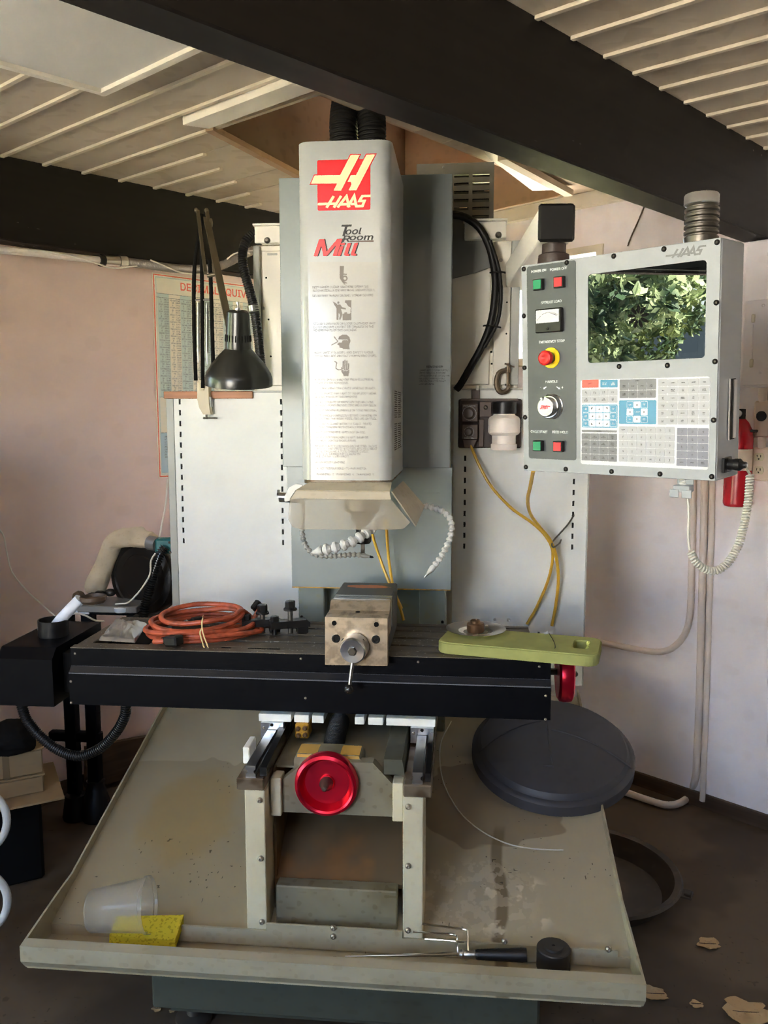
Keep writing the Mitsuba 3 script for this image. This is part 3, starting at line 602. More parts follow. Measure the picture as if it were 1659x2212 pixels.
# column: casting, telescoping sheet covers
part(mm, 'column', cat([box(-0.245, 0.205, 0.50, 0.69, 0.50, 2.10, 0.004)]), 'column_paint', smooth=False)
for x0, x1 in ((-0.245, -0.165), (0.125, 0.205)): part(mm, 'column_foot', box(x0, x1, 0.44, 0.4995, 0.60, 0.975, 0.003), 'column_paint', smooth=False)
for p in ((-0.236, 0.4395, 0.878), (0.196, 0.4395, 0.872)): part(mm, 'column_hole', cyl(p, (p[0], 0.4385, p[2]), 0.0045, 12), 'black_matte')
cc = part(mm, 'column_cover', cat([box(-0.279, 0.214, 0.400, 0.404, 1.342, 2.165, 0.0015), box(-0.279, -0.275, 0.404, 0.62, 1.342, 2.165), box(0.210, 0.214, 0.404, 0.62, 1.342, 2.165)]), 'cover_paint', smooth=False)
part(mm, 'middle_cover', cat([box(-0.268, 0.220, 0.405, 0.408, 1.268, 1.3415), box(-0.268, -0.264, 0.408, 0.60, 1.268, 1.3415), box(0.216, 0.220, 0.408, 0.60, 1.268, 1.3415)]), 'cover_paint', smooth=False)
lc = part(mm, 'lower_cover', cat([box(-0.258, 0.2205, 0.409, 0.412, 0.979, 1.2675), box(-0.258, -0.254, 0.412, 0.60, 0.979, 1.2675), box(0.2165, 0.2205, 0.412, 0.60, 0.979, 1.2675)]), 'cover_paint', smooth=False)
part(lc, 'rusty_lip', cat([box(-0.258, 0.2205, 0.4075, 0.4115, 0.976, 0.9788)]), 'gold_block', smooth=False)
# head cover
HEAD = rrect(-0.148, 0.0, 0.077, 0.46, 0.030, 6)
hd = part(mm, 'head_cover', prism(HEAD, frame((0, 0, 0), (1, 0, 0), (0, 1, 0)), 1.336, 2.136), 'head_paint', smooth=30)
part(hd, 'gasket', prism(HEAD.buffer(-0.004), frame((0, 0, 0), (1, 0, 0), (0, 1, 0)), 1.327, 1.3355), 'stained_steel', smooth=30)
part(hd, 'label_sheet', prism(Polygon([(-0.1196,1.86), (0.0444,1.8573), (0.0462,1.3382), (-0.1171,1.337)]), xz(0.0), 0.0002, 0.0006), 'label_gloss', smooth=False)
# emblem on the head
lg = part(mm, 'emblem', prism(rrect(*(-0.0993,1.9779), *(0.0272,2.0931), 0.004), xz(0.0), 0.0003, 0.0008), 'logo_red', smooth=False)
hl = Polygon([(-0.019,2.1029), (0.0022,2.1023), (-0.0428,2.0226), (-0.0606,2.023), (-0.0517,2.0393), (-0.1145,2.0401), (-0.1055,2.0587), (-0.0444,2.0581)])
hr = Polygon([(0.018,2.1024), (0.0386,2.1025), (-0.0061,2.0225), (-0.0247,2.0229), (-0.0172,2.0367), (-0.0193,2.0418), (-0.0267,2.042), (-0.0192,2.057), (-0.0099,2.0575), (-0.0073,2.0562)])
part(lg, 'emblem_outline', prism(unary_union([hl, hr]).buffer(0.0022, join_style=2), xz(0.0), 0.0008, 0.0011), 'logo_red', smooth=False)
part(lg, 'emblem_letter', prism(unary_union([hl, hr]), xz(0.0), 0.0011, 0.0015), 'logo_cream', smooth=False)
def haas(P0, sx, sz, flip=False):
    """The maker's slanted word mark as strokes; P0 its lower left corner, in a plane."""
    S_ = [[(0.0, 0.335), (0.37, 0.335)], [(0.165, 0.0), (0.305, 1.0)], [(0.305, 0.0), (0.445, 1.0)],
          [(0.375, 0.0), (0.545, 0.95), (0.60, 0.0)], [(0.44, 0.27), (0.59, 0.27)], [(0.565, 0.0), (0.69, 0.95), (0.735, 0.0)], [(0.63, 0.27), (0.725, 0.27)],
          [(1.0, 0.93), (0.845, 0.93), (0.79, 0.52), (0.885, 0.52), (0.845, 0.07), (0.715, 0.07)]]
    g = unary_union([LineString([(x * 4.1, y) for x, y in l]).buffer(0.105, cap_style=2, join_style=2) for l in S_])
    g = affinity.scale(g, sx / 4.1, sz, origin=(0, 0))
    if flip: g = affinity.rotate(g, 180, origin=(sx / 2, sz / 2))
    return affinity.translate(g, *P0)
q0, q1 = (-0.0985,1.9843), (0.0276,2.0108)
part(lg, 'word_mark', prism(haas(q0, q1[0] - q0[0], q1[1] - q0[1]), xz(0.0), 0.0008, 0.0013), 'logo_cream', smooth=False)
def word(s, x0, x1, zb, h, m, sh, parent, nm, y=0.0, d=0.0012, dx=0.0):
    return part(parent, nm, text(s, frame((x0 + dx, y - 0.0002, zb), (1, 0, 0), (0, 0, 1)), h, x1 - x0, True, sh, d, 'l'), m, smooth=False)
FX_ = lambda p, d: frame((p[0], d, p[1]), (1, 0, 0), (0, 0, 1))
pm, pi_ = (-0.1098,1.8741), (-0.0537,1.8732)
part(hd, 'name_shadow', cat([text('M', FX_((pm[0] + 0.0022, pm[1]), -0.0003), 0.0375, 0.057, True, 0.36, 0.0005, 'l'), text('ill', FX_((pi_[0] + 0.0020, pi_[1]), -0.0003), 0.0285, 0.0475, True, 0.36, 0.0005, 'l')]), 'ink_dark', smooth=False)
part(hd, 'name_mill', cat([text('M', FX_(pm, -0.0009), 0.0370, 0.056, True, 0.36, 0.0006, 'l'), text('ill', FX_(pi_, -0.0009), 0.0280, 0.0465, True, 0.36, 0.0006, 'l')]), 'logo_mill', smooth=False)
part(hd, 'name_tool_room', cat([text('T', FX_((-0.0493,1.9193), -0.0003), 0.0245, 0.0240, True, 0.32, 0.0008, 'l'), text('ool', FX_((-0.034,1.9226), -0.0003), 0.0140, 0.0380, True, 0.32, 0.0008, 'l'),
                                text('R', FX_((-0.04,1.9052), -0.0003), 0.0140, 0.0160, True, 0.32, 0.0008, 'l'), text('oom', FX_((-0.0239,1.9091), -0.0003), 0.0125, 0.0560, True, 0.32, 0.0008, 'l')]), 'ink_dark', smooth=False)
part(hd, 'name_underline', prism(Polygon([(-0.025,1.9045), (0.0349,1.9034), (0.0343,1.9075), (-0.0226,1.9075)]), xz(0.0), 0.0003, 0.0009), 'mist_brown', smooth=False)
# warnings printed on the head
LINES = [('KEEP HANDS CLEAR!  MACHINE OPERATES', (-0.1133,1.7981), 796.5), ('AUTOMATICALLY AND MAY MOVE UNEXPECTEDLY.', (-0.1131,1.79), 811), ('NEVER REST HANDS ON BALL SCREW COVERS', (-0.1137,1.778), 807),
 ('SECURE LONG HAIR OR LOOSE CLOTHING THAT', (-0.1125,1.7118), 812), ('COULD BECOME CAUGHT OR TANGLED IN THE', (-0.1124,1.7041), 807.8), ('MOVING PARTS OF THIS MACHINE.', (-0.1123,1.6964), 773),
 ('WEAR SAFETY GLASSES AND SAFETY SHOES.', (-0.1113,1.643), 807.8), ('SHIELD WILL NOT PROTECT FROM FLYING CHIPS.', (-0.1113,1.6353), 813.4),
 ('ALWAYS UNPLUG MACHINE FROM ELECTRICAL', (-0.1101,1.5784), 807.8), ('POWER BEFORE SERVICING.', (-0.1102,1.5705), 754), ('THIS MACHINE CAN CAUSE SERIOUS INJURY.', (-0.1103,1.5576), 812),
 ('NEVER PLACE ANY PART OF YOUR BODY NEAR', (-0.1104,1.545), 813), ('MOVING PARTS OF THIS MACHINE.', (-0.1105,1.5371), 774), ('DO NOT OPERATE OR MAINTAIN THIS MACHINE', (-0.1101,1.5243), 807), ('WITHOUT PROPER INSTRUCTIONS AND SUPERVISION.', (-0.1101,1.5165), 814),
 ('DO NOT MACHINE FLAMMABLE OR TOXIC MATERIAL.', (-0.11,1.5043), 814.6), ('STOP SPINDLE COMPLETELY BEFORE CHANGING OR', (-0.1098,1.4918), 814), ('ADJUSTING THE WORK PIECE, FIXTURE OR TOOL.', (-0.1099,1.484), 814.6),
 ('SECURELY CLAMP WORK TO TABLE.  PARTS', (-0.1094,1.4714), 803), ('CAN BE THROWN WITH DEADLY FORCE.', (-0.1095,1.4637), 792), ('SHUT OFF MACHINE WHEN NOT IN USE.', (-0.1094,1.4514), 790), ('AVOID USING MACHINE IN WET, DAMP OR', (-0.1092,1.4385), 796), ('POORLY LIGHTED WORK AREAS.', (-0.1093,1.4306), 770.5),
 ('NEVER PLACE YOUR HAND ON THE TOOL IN THE', (-0.1092,1.4174), 814.6), ('SPINDLE AND PRESS ATC FWD, ATC REV, NEXT', (-0.1092,1.411), 814.6), ('TOOL, OR CAUSE A TOOL CHANGE CYCLE.', (-0.1093,1.4042), 796), ('THE TOOL CHANGER WILL MOVE IN', (-0.1092,1.3978), 778), ('AND CRUSH YOUR HAND !!', (-0.1092,1.3919), 753.6),
 ('NEVER MODIFY MACHINE', (-0.1092,1.3774), 745), ('DO NOT DISABLE HOLD-TO-RUN SWITCH', (-0.1092,1.3626), 792), ('WARNING  !!   WARNING  !!   WARNING  !!', (-0.1081,1.348), 807.8)]
for s, p0, x1 in LINES:
    part(hd, 'warning_line', text(s, frame((p0[0], -0.0003, p0[1]), (1, 0, 0), (0, 0, 1)), 0.0052, (x1 - 842) * 0.001146 + 0.0735 - p0[0], False, 0, 0.0006, 'l'), 'ink_mid', smooth=False)
# pictograms (zoom coordinates turned into metres by hand)
def pict(nm, shapes): part(hd, nm, prism(unary_union(shapes), xz(0.0), 0.0003, 0.0009), 'ink_faint', smooth=False)
pict('hand_gear_pictogram', [Polygon([(-0.0465,1.8495), (-0.0366,1.8493), (-0.0378,1.8317), (-0.0291,1.831), (-0.0302,1.8284), (-0.0378,1.8291), (-0.0405,1.8187), (-0.0357,1.8129), (-0.0293,1.8102), (-0.0303,1.8081), (-0.0363,1.8103), (-0.032,1.8061), (-0.0363,1.8061), (-0.0419,1.813), (-0.0473,1.8214)]), Point((-0.0346,1.8204)).buffer(0.0066).difference(Point((-0.0346,1.8204)).buffer(0.0033))])
pict('caught_person_pictogram', [Polygon([(-0.0647,1.7673), (-0.056,1.7624), (-0.0534,1.7587), (-0.0463,1.7597), (-0.0423,1.7533), (-0.0323,1.7506), (-0.0334,1.7475), (-0.0447,1.7492), (-0.0421,1.7402), (-0.041,1.7349), (-0.0465,1.7234), (-0.0498,1.7245), (-0.047,1.735), (-0.0502,1.7403), (-0.0511,1.7232), (-0.0555,1.7232), (-0.0553,1.7509), (-0.0599,1.7575)]), Point((-0.0509,1.7639)).buffer(0.0026),
     Polygon([(-0.0405,1.7376), (-0.0364,1.7375), (-0.0356,1.7412), (-0.0302,1.7411), (-0.0296,1.7374), (-0.0221,1.7374), (-0.0207,1.7505), (-0.0274,1.7558), (-0.0314,1.7621), (-0.0355,1.7643), (-0.0341,1.769), (-0.0192,1.7693), (-0.0194,1.7221), (-0.0406,1.7223)]).difference(sbox((-0.0248,1.7374)[0], (-0.0248,1.74)[1], (-0.0215,1.7373)[0], (-0.0247,1.7531)[1]))])
head_ = Polygon([(-0.0523,1.6759), (-0.0495,1.6838), (-0.0413,1.6882), (-0.0318,1.6881), (-0.0242,1.6823), (-0.0216,1.673), (-0.0251,1.6624), (-0.0238,1.6531), (-0.0407,1.6538), (-0.0407,1.6564), (-0.048,1.6565), (-0.0491,1.6626), (-0.0543,1.6653), (-0.0501,1.6698), (-0.0428,1.6692), (-0.0414,1.6745), (-0.03,1.6749), (-0.0278,1.6728), (-0.0292,1.6765), (-0.0509,1.6767)])
def arrow(p, q, w): return LineString([p, q]).buffer(w, cap_style=2)
pict('goggles_pictogram', [head_.buffer(0), arrow((-0.0523,1.6719), (-0.0618,1.6831), 0.0011), arrow((-0.0523,1.6719), (-0.0682,1.6635), 0.0011), Polygon([(-0.0626,1.6847), (-0.0577,1.682), (-0.061,1.6794)])])
hand_ = unary_union([Polygon([(-0.0453,1.6106), (-0.0423,1.6106), (-0.0418,1.6053), (-0.0254,1.6079), (-0.0249,1.5985), (-0.0266,1.5945), (-0.0272,1.5892), (-0.0392,1.5892), (-0.0397,1.5932), (-0.0446,1.5999)])] + [LineString([a_, b_]).buffer(0.0016) for a_, b_ in (((-0.0404,1.6053), (-0.0395,1.6239)), ((-0.0361,1.6052), (-0.0354,1.6271)), ((-0.0317,1.6052), (-0.0308,1.6252)), ((-0.0273,1.6052), (-0.0265,1.6185)))])
zig = LineString([(-0.0446,1.604), (-0.0391,1.6058), (-0.0386,1.6013), (-0.0336,1.6052), (-0.0331,1.6012), (-0.0254,1.6052)]).buffer(0.0006)
pict('shock_hand_pictogram', [hand_.difference(zig), LineString([(-0.0603,1.6246), (-0.0554,1.6214), (-0.0576,1.6134), (-0.0582,1.608), (-0.0514,1.604), (-0.0459,1.6053)]).buffer(0.0011)])
# rows of small print on the right cheek of the head
sp = []
for k in range(26):
    z = 1.405 + k * 0.0055 + (0.012 if k > 12 else 0)
    for y0, y1 in ((0.10, 0.19), (0.22, 0.33)):
        sp.append(box(0.0769, 0.0774, y0, y1 - 0.02 * ((k * 7) % 3) / 2, z, z + 0.0028))
part(hd, 'small_print', sp, 'ink_mid', smooth=False, stuff=True)
part(hd, 'small_print_sheet', box(0.0765, 0.07705, 0.09, 0.35, 1.375, 1.60), 'label_gloss', smooth=False)
# reminder printed on the column cover
RM_ = [('REMINDER', (0.1447,0.4,1.6298), 956, 0.0062, True)] + [(s, p, x, 0.0046, False) for s, p, x in (('LUBRICATE SYSTEM WEEKLY', (0.124,0.4,1.6206), 970), ('WITH GENERAL PURPOSE', (0.1241,0.4,1.6127), 961.5), ('LITHIUM GREASE. CYCLE THE', (0.1241,0.4,1.6048), 970), ('MACHINE THROUGH FULL', (0.1242,0.4,1.5969), 960), ('TRAVEL DAILY TO FULLY', (0.1242,0.4,1.5896), 962), ('LUBE MACHINE.', (0.1242,0.4,1.5817), 938))]
for s, p, x1, h, bd in RM_:
    part(cc, 'reminder_line', text(s, frame((p[0], 0.3998, p[2]), (1, 0, 0), (0, 0, 1)), h, (x1 - 905.5) * 0.00135 - (p[0] - 0.1240), bd, 0, 0.0008, 'l'), 'ink_dark', smooth=False)
# spindle, tool holder
sp_ = part(mm, 'spindle', lathe([(0, 0.10), (0.058, 0.10), (0.058, 0.045), (0.050, 0.04), (0.050, 0.01), (0.042, 0.0), (0, 0.0)], (-0.013, 0.165, 1.236), (0, 0, 1), 40), 'steel_dark')
part(sp_, 'tool_holder', lathe([(0.030, 0.0), (0.031, -0.006), (0.026, -0.009), (0.031, -0.012), (0.031, -0.020), (0.020, -0.026), (0.018, -0.052), (0.023, -0.058), (0.023, -0.076), (0.019, -0.082), (0, -0.082)], (-0.013, 0.165, 1.2355), (0, 0, 1), 32), 'black_plastic')
part(sp_, 'cutter', cat([cyl((-0.013, 0.165, 1.154), (-0.013, 0.165, 1.122), 0.0055, 12), box(-0.017, -0.009, 0.160, 0.170, 1.120, 1.150)]), 'steel_dark')
# splash guard of dusty plastic round the spindle
def quad(p, th=0.004):
    p = [np.asarray(x, float) for x in p]; nrm = np.cross(p[1] - p[0], p[2] - p[0]); nrm = nrm / np.linalg.norm(nrm) * th
    m = hull(np.array(p + [x - nrm for x in p])); return m
G1 = [(-0.1265,0,1.3266), (0.0781,0,1.3282), (0.0779,-0.05,1.3113), (-0.1493,-0.05,1.3126)]
gd = part(mm, 'splash_guard', cat([quad(G1), quad([(-0.1493,-0.05,1.3126), (0.0779,-0.05,1.3113), (0.0816,-0.055,1.294), (-0.1621,-0.055,1.2928)], 0.003)]), 'guard_beige', smooth=False)
G3 = Polygon([(-0.1632,1.2961), (0.0827,1.294), (0.1273,1.241), (0.1118,1.2251), (0.0873,1.2225), (-0.138,1.2207), (-0.1585,1.2261), (-0.1685,1.2442)])
part(gd, 'clear_front', prism(G3, xz(-0.057), -0.001, 0.001), 'hazy_plastic', smooth=False)
part(gd, 'side_wing', quad([(0.0812,-0.05,1.3124), (0.093,0.16,1.3209), (0.1508,0.16,1.255), (0.1382,-0.03,1.2265)], 0.003), 'guard_beige', smooth=False)
part(gd, 'side_wing', quad([(-0.1493,-0.05,1.3126), (-0.1621,-0.055,1.2928), (-0.1921,0.1,1.2631), (-0.1646,0.1,1.3118)], 0.003), 'hazy_plastic', smooth=False)
part(mm, 'guard_hinge', prism(Polygon([(-0.1591,1.3252), (-0.1452,1.323), (-0.1418,1.3149), (-0.1592,1.3136), (-0.1759,1.2858), (-0.1865,1.2834), (-0.1875,1.2926), (-0.1755,1.3158)]).buffer(0.0015), xz(0.0), 0, 0.006), 'hose_white')
part(mm, 'chrome_stop', cat([cyl((-0.206,0.02,1.2904), (-0.1518,0.02,1.2886), 0.0125, 24), hexbolt((-0.2058,0.02,1.3021), (-1, 0, 0), 0.008, 0.006)]), 'chrome')
# segmented coolant hoses
def segmented(nm, P, r, m, step, label=None, nozzle='hose_grey'):
    """Ball and socket hose: one part per link, a nozzle at the end."""
    Q = resample(spline(P, 12), step)
    i = 0; h = f'{mm}__{nm}'
    while any(k.startswith(h + '__') for k in scene): i += 1; h = f'{mm}__{nm}_{i:03d}'
    for a_, b_ in zip(Q[:-2], Q[1:-1]):
        d = b_ - a_; L = np.linalg.norm(d)
        put(h + '__link', lathe([(r * 0.50, 0), (r * 0.66, L * 0.08), (r * 0.80, L * 0.30), (r * 1.04, L * 0.42), (r * 1.08, L * 0.66), (r * 0.98, L * 0.78), (r * 0.70, L * 0.84), (r * 0.66, L), (r * 0.50, L * 1.0)], a_, d, 18), m)
    d = Q[-1] - Q[-2]; L = np.linalg.norm(d) * (1.9 if r < 0.012 else 1.1)
    put(h + '__nozzle', lathe([(r * 0.7, 0), (r * 0.95, L * 0.2), (r * 0.75, L * 0.6), (r * 0.45, L), (0, L)], Q[-2], d, 16), m)
    put(h + '__nozzle_tip', lathe([(r * 0.46, 0), (r * 0.40, L * 0.25), (r * 0.1, L * 0.45), (0, L * 0.45)], Q[-2] + d / np.linalg.norm(d) * L * 0.98, d, 14), nozzle)
segmented('coolant_hose', [(0.0542,0.1,1.2632),(0.0501,0.08,1.2438),(0.0351,0.04,1.2227),(0.0138,0,1.2046),(-0.016,-0.02,1.1864),(-0.0456,-0.03,1.1761),(-0.0801,-0.03,1.1675),(-0.1084,-0.02,1.1596)], 0.0135, 'hose_white', 0.0215, nozzle='hose_white')
segmented('coolant_hose', [(-0.1728,0.14,1.2712),(-0.1688,0.13,1.2353),(-0.1698,0.12,1.1996),(-0.1633,0.11,1.1666),(-0.1469,0.1,1.1414),(-0.12,0.1,1.1295),(-0.0771,0.1,1.1289),(-0.0283,0.1,1.1334),(0.0021,0.1,1.1302)], 0.0072, 'hose_grey', 0.0125, nozzle='black_plastic')
segmented('coolant_hose', [(0.1492,0.17,1.2564),(0.1864,0.16,1.248),(0.2147,0.15,1.2335),(0.2248,0.14,1.208),(0.2215,0.13,1.1788),(0.2087,0.12,1.1496),(0.1924,0.11,1.1206),(0.1712,0.1,1.0952)], 0.0085, 'hose_white', 0.0145, nozzle='steel')
# black ducts rising from behind the head into the ceiling chase
for P in ([(-0.1037,0.5,2.2787),(-0.1061,0.5,2.337),(-0.1002,0.52,2.4148),(-0.0858,0.56,2.5134)], [(-0.0217,0.5,2.2802),(-0.023,0.5,2.3345),(-0.0291,0.52,2.4124),(-0.0361,0.56,2.5116)]):
    part(mm, 'ribbed_duct', corrugated(P, 0.042 if P[0][0] < 0 else 0.034, 0.010, 0.09, 24), 'black_rubber')
part(mm, 'head_top_plate', box(-0.12, 0.06, 0.42, 0.62, 2.10, 2.135), 'black_steel', smooth=False)

# ------------------------------------------------------------------ electrical cabinet, slotted panels, vent box
ec = thing('electrical_cabinet', 'tall white electrical cabinet standing behind the column, with a rivetted right edge', 'cabinet')
part(ec, 'body', box(-0.434, 0.428, 0.722, 1.12, 0.60, 2.045, 0.004), 'cabinet_white', smooth=False)
part(ec, 'left_edge', box(-0.434, -0.412, 0.702, 0.7215, 1.588, 2.040, 0.003), 'panel_edge', smooth=False)
part(ec, 'door_panel', box(-0.408, 0.335, 0.712, 0.7215, 1.590, 2.025, 0.003), 'cabinet_white', smooth=False)
part(ec, 'label_plate', box(-0.388, -0.355, 0.710, 0.7118, 2.010, 2.017), 'panel_edge', smooth=False)
fl_ = part(ec, 'right_flange', box(0.345, 0.398, 0.704, 0.7215, 1.590, 2.040, 0.002), 'cabinet_white', smooth=False)
for p in ([(0.3657,0.7035,1.9811),(0.3963,0.7035,1.9792),(0.3664,0.7035,1.944),(0.3969,0.7035,1.9435)]): part(fl_, 'rivet', button_screw(p, (0, -1, 0), 0.0062, 0.005, 14), 'steel')
for p in ([(0.3869,0.7035,1.8505),(0.3871,0.7035,1.7521)]): part(fl_, 'hole', cyl(p, (p[0], p[1] - 0.0006, p[2]), 0.003, 10), 'black_matte')
part(ec, 'edge_angle', box(0.400, 0.428, 0.708, 0.7215, 1.590, 2.042, 0.002), 'panel_edge', smooth=False)
for p in ([(0.2916,0.7118,1.9838),(0.3398,0.7118,1.6962),(0.3419,0.7118,1.658),(-0.3932,0.7118,1.9392),(-0.3877,0.7118,1.8058),(-0.382,0.7118,1.686)]): part(ec, 'hole', cyl(p, (p[0], p[1] - 0.0006, p[2]), 0.0032, 10), 'black_matte')
part(ec, 'door_knob', button_screw((-0.4041,0.7118,1.8417), (0, -1, 0), 0.0055, 0.005), 'steel')
for x0, x1, bx in ((-0.418, -0.300, (-0.3761,0.66,2.0473)), (0.25, 0.379, (0.3554,0.66,2.0504))):
    lb_ = part(ec, 'lifting_bracket', cat([box(x0, x1, 0.664, 0.70, 2.040, 2.092, 0.002), box(x0 - 0.004, x1 + 0.004, 0.655, 0.72, 2.0925, 2.099, 0.001)]), 'cabinet_white', smooth=False)
    part(lb_, 'bolt', cat([button_screw((bx[0], 0.6635, bx[2]), (0, -1, 0), 0.010, 0.008), hexbolt((bx[0], 0.6635, bx[2]), (0, -1, 0), 0.006, 0.011)]), 'steel_dark')
part(ec, 'dark_hood', prism(Polygon([(0.1864,2.1234), (0.259,2.1162), (0.2999,2.0873), (0.3266,2.0388), (0.3362,1.982), (0.3336,1.9579), (0.2902,1.943), (0.1882,1.9187)]), xz(0.70), 0.0, 0.008), 'cabinet_grey', smooth=False)
vb = thing('vent_box', 'grey slotted vent box on top of the electrical cabinet, below the ceiling', 'vent')
vx0, vx1, vz0, vz1 = 0.09, 0.345, 2.10, 2.318
vs = sbox(vx0, vz0, vx1, vz1)
for k in range(7):
    z = 2.282 - k * 0.0262
    vs = vs.difference(sbox(0.214, z - 0.010, 0.262, z)).difference(sbox(0.275, z - 0.010, 0.330, z))
part(vb, 'front', prism(vs, xz(0.84), 0.0, 0.004), 'vent_grey', smooth=False)
part(vb, 'shell', cat([box(vx0, vx1, 0.841, 1.10, vz1 - 0.004, vz1), box(vx0, vx0 + 0.004, 0.841, 1.10, vz0, vz1 - 0.0041), box(vx1 - 0.004, vx1, 0.841, 1.10, vz0, vz1 - 0.0041)]), 'vent_grey', smooth=False)
for k in range(7):
    z = 2.282 - k * 0.0262
    part(vb, 'louvre', cat([hull(np.array([(x0, 0.8415, z - 0.012), (x1, 0.8415, z - 0.012), (x0, 0.8415, z - 0.0105), (x1, 0.8415, z - 0.0105), (x0, 0.872, z + 0.004), (x1, 0.872, z + 0.004), (x0, 0.872, z + 0.0055), (x1, 0.872, z + 0.0055)])) for x0, x1 in ((0.206, 0.266), (0.27, 0.338))]), 'vent_grey', smooth=False)
part(vb, 'fan_core', lathe([(0.02, 0), (0.095, 0), (0.095, 0.03), (0.02, 0.03)], (0.245, 1.02, 2.205), (0, -1, 0), 32), 'black_matte')
part(vb, 'screw', button_screw((0.178, 0.8355, 2.306), (0, -1, 0), 0.004, 0.003, 10), 'steel')
part(vb, 'stand', box(vx0 + 0.01, vx1 - 0.01, 0.86, 1.08, 2.0455, vz0 - 0.0005), 'vent_grey', smooth=False)

def slotted(label, x0, x1, z0, z1, cols, edges):
    t = thing('slotted_panel', label, 'panel')
    g = sbox(x0, z0, x1, z1)
    for xs, zt, zb, n in cols:
        for i in range(n):
            z = zt + (zb - zt) * i / (n - 1)
            x = xs
            g = g.difference(sbox(x - 0.0034, z - 0.0088, x + 0.0034, z + 0.0088))
    part(t, 'sheet', prism(g, xz(0.703), 0.0, 0.003), 'panel_white', smooth=False)
    for xs, zt, zb, n in cols:
        part(t, 'slot_channel', box(xs - 0.014, xs + 0.014, 0.7035, 0.718, min(zt, zb) - 0.02, max(zt, zb) + 0.02), 'slot_dark', smooth=False)
    part(t, 'top_lip', box(x0 - 0.002, x1 + 0.002, 0.698, 0.7215, z1 + 0.0005, z1 + 0.006, 0.001), 'panel_edge', smooth=False)
    for xe in edges: part(t, 'side_flange', box(xe - 0.002, xe + 0.002, 0.695, 0.80, z0, z1), 'panel_edge', smooth=False)
    return t
sl = slotted('wide white slotted panel left of the column with a wooden strip along its top', -0.712, -0.27, 0.60, 1.568, [(-0.6917, 1.5377, 1.0683, 14), (-0.3475, 1.5373, 1.0669, 14)], [])
part(sl, 'end_flange', box(-0.738, -0.7125, 0.698, 0.80, 0.60, 1.568, 0.002), 'panel_edge', smooth=False)
for p in ([(-0.7409,0.6975,1.0616),(-0.7387,0.6975,1.028)]): part(sl, 'flange_bolt', button_screw(p, (0, -1, 0), 0.0045, 0.004, 12), 'steel_dark')
part(sl, 'wood_strip', box(-0.742, -0.44, 0.688, 0.6975, 1.548, 1.572, 0.002), 'wood_strip', smooth=False)
sr = slotted('wide white slotted panel right of the column with yellow tubes tied to it', 0.222, 0.655, 0.60, 1.574, [(0.2606, 1.3538, 1.0634, 9), (0.6116, 1.2807, 1.0656, 7)], [0.657])
for p in ([(0.365,0.6995,0.817),(0.4107,0.6995,0.8181)]): part(sr, 'panel_screw', button_screw(p, (0, -1, 0), 0.0066, 0.006), 'chrome')

# ------------------------------------------------------------------ control pendant
cpn = thing('control_pendant', 'grey machine control panel with a dark screen, coloured push buttons and a large keypad', 'control panel')
PO = np.array((0.5734, -0.1417, 1.6015)); PX = np.array((0.7912, -0.6115, 0.0)); PN = np.array((-0.6102, -0.7896, -0.0585)); PN /= np.linalg.norm(PN); PY = np.cross(PN, PX)
PW, PH = 0.465, 0.4812
PM = frame(PO - PX * PW / 2 - PY * PH / 2, PX, PY, PN)                # u, v from the lower left corner, w out of the face
def pbox(u0, u1, v0, v1, w0, w1, ch=0.0): return put_in(box(u0, u1, v0, v1, w0, w1, ch), PM)
def pp(u, v, w=0.0): return (PM @ np.array([u, v, w, 1.0]))[:3]
def pprism(g, w0, w1): return prism(g, PM, w0, w1)
part(cpn, 'housing', pbox(0, PW, 0, PH, -0.122, -0.0035, 0.003), 'pendant_paint', smooth=False)
face = sbox(0.0015, 0.0015, PW - 0.0015, PH - 0.0015).difference(rrect(0.1742, 0.2500, 0.4368, 0.4420, 0.008))
part(cpn, 'face_plate', pprism(face, -0.0034, 0.0), 'pendant_paint', smooth=False)
dk = part(cpn, 'dark_plate', pprism(rrect(0.0165, 0.031, 0.1445, 0.4765, 0.006), 0.0001, 0.0009), 'pendant_dark', smooth=False)
sc_ = part(cpn, 'screen', pprism(rrect(0.1745, 0.2503, 0.4365, 0.4417, 0.008), -0.0033, -0.0016), 'screen_glass', smooth=False)
part(sc_, 'viewing_area', pprism(rrect(0.189, 0.262, 0.421, 0.430, 0.004), -0.0015, -0.0013), 'screen_tube', smooth=False)
star = unary_union([affinity.rotate(affinity.translate(affinity.scale(Point(0, 0).buffer(1.0), 0.0034, 0.0088), 0.2925, 0.3425 + 0.0158), 360 * k / 9, origin=(0.2925, 0.3425)) for k in range(9)])
part(sc_, 'flower_mark', pprism(star, -0.0012, -0.0006), 'black_matte', smooth=False)
for u, v in ((0.0085, 0.4725), (0.122, 0.4735), (0.236, 0.4735), (0.348, 0.4735), (0.4565, 0.4725), (0.4580, 0.357), (0.4580, 0.242), (0.4580, 0.125), (0.4570, 0.0095), (0.346, 0.0095), (0.233, 0.0095), (0.117, 0.0095), (0.0075, 0.0095), (0.0070, 0.129), (0.0070, 0.246), (0.0070, 0.366), (0.250, 0.240), (0.359, 0.238)):
    part(cpn, 'screw', button_screw(pp(u, v, 0.0002), PN, 0.0056, 0.004), 'screw_dark')
def ptext(s, u, v, h, m, w=0.0010, width=None, bold=True, align='c', parent=cpn, name='lettering', shear=0.0, d=0.0005):
    return part(parent, name, text(s, at_frame(PM, u, v, w), h, width, bold, shear, d, align), m, smooth=False)
ptext('POWER ON', 0.0490, 0.4610, 0.0056, 'ink_white', width=0.040, parent=dk)
ptext('POWER OFF', 0.1010, 0.4595, 0.0056, 'ink_white', width=0.044, parent=dk)
ptext('SPINDLE LOAD', 0.0815, 0.3890, 0.0056, 'ink_white', width=0.054, parent=dk)
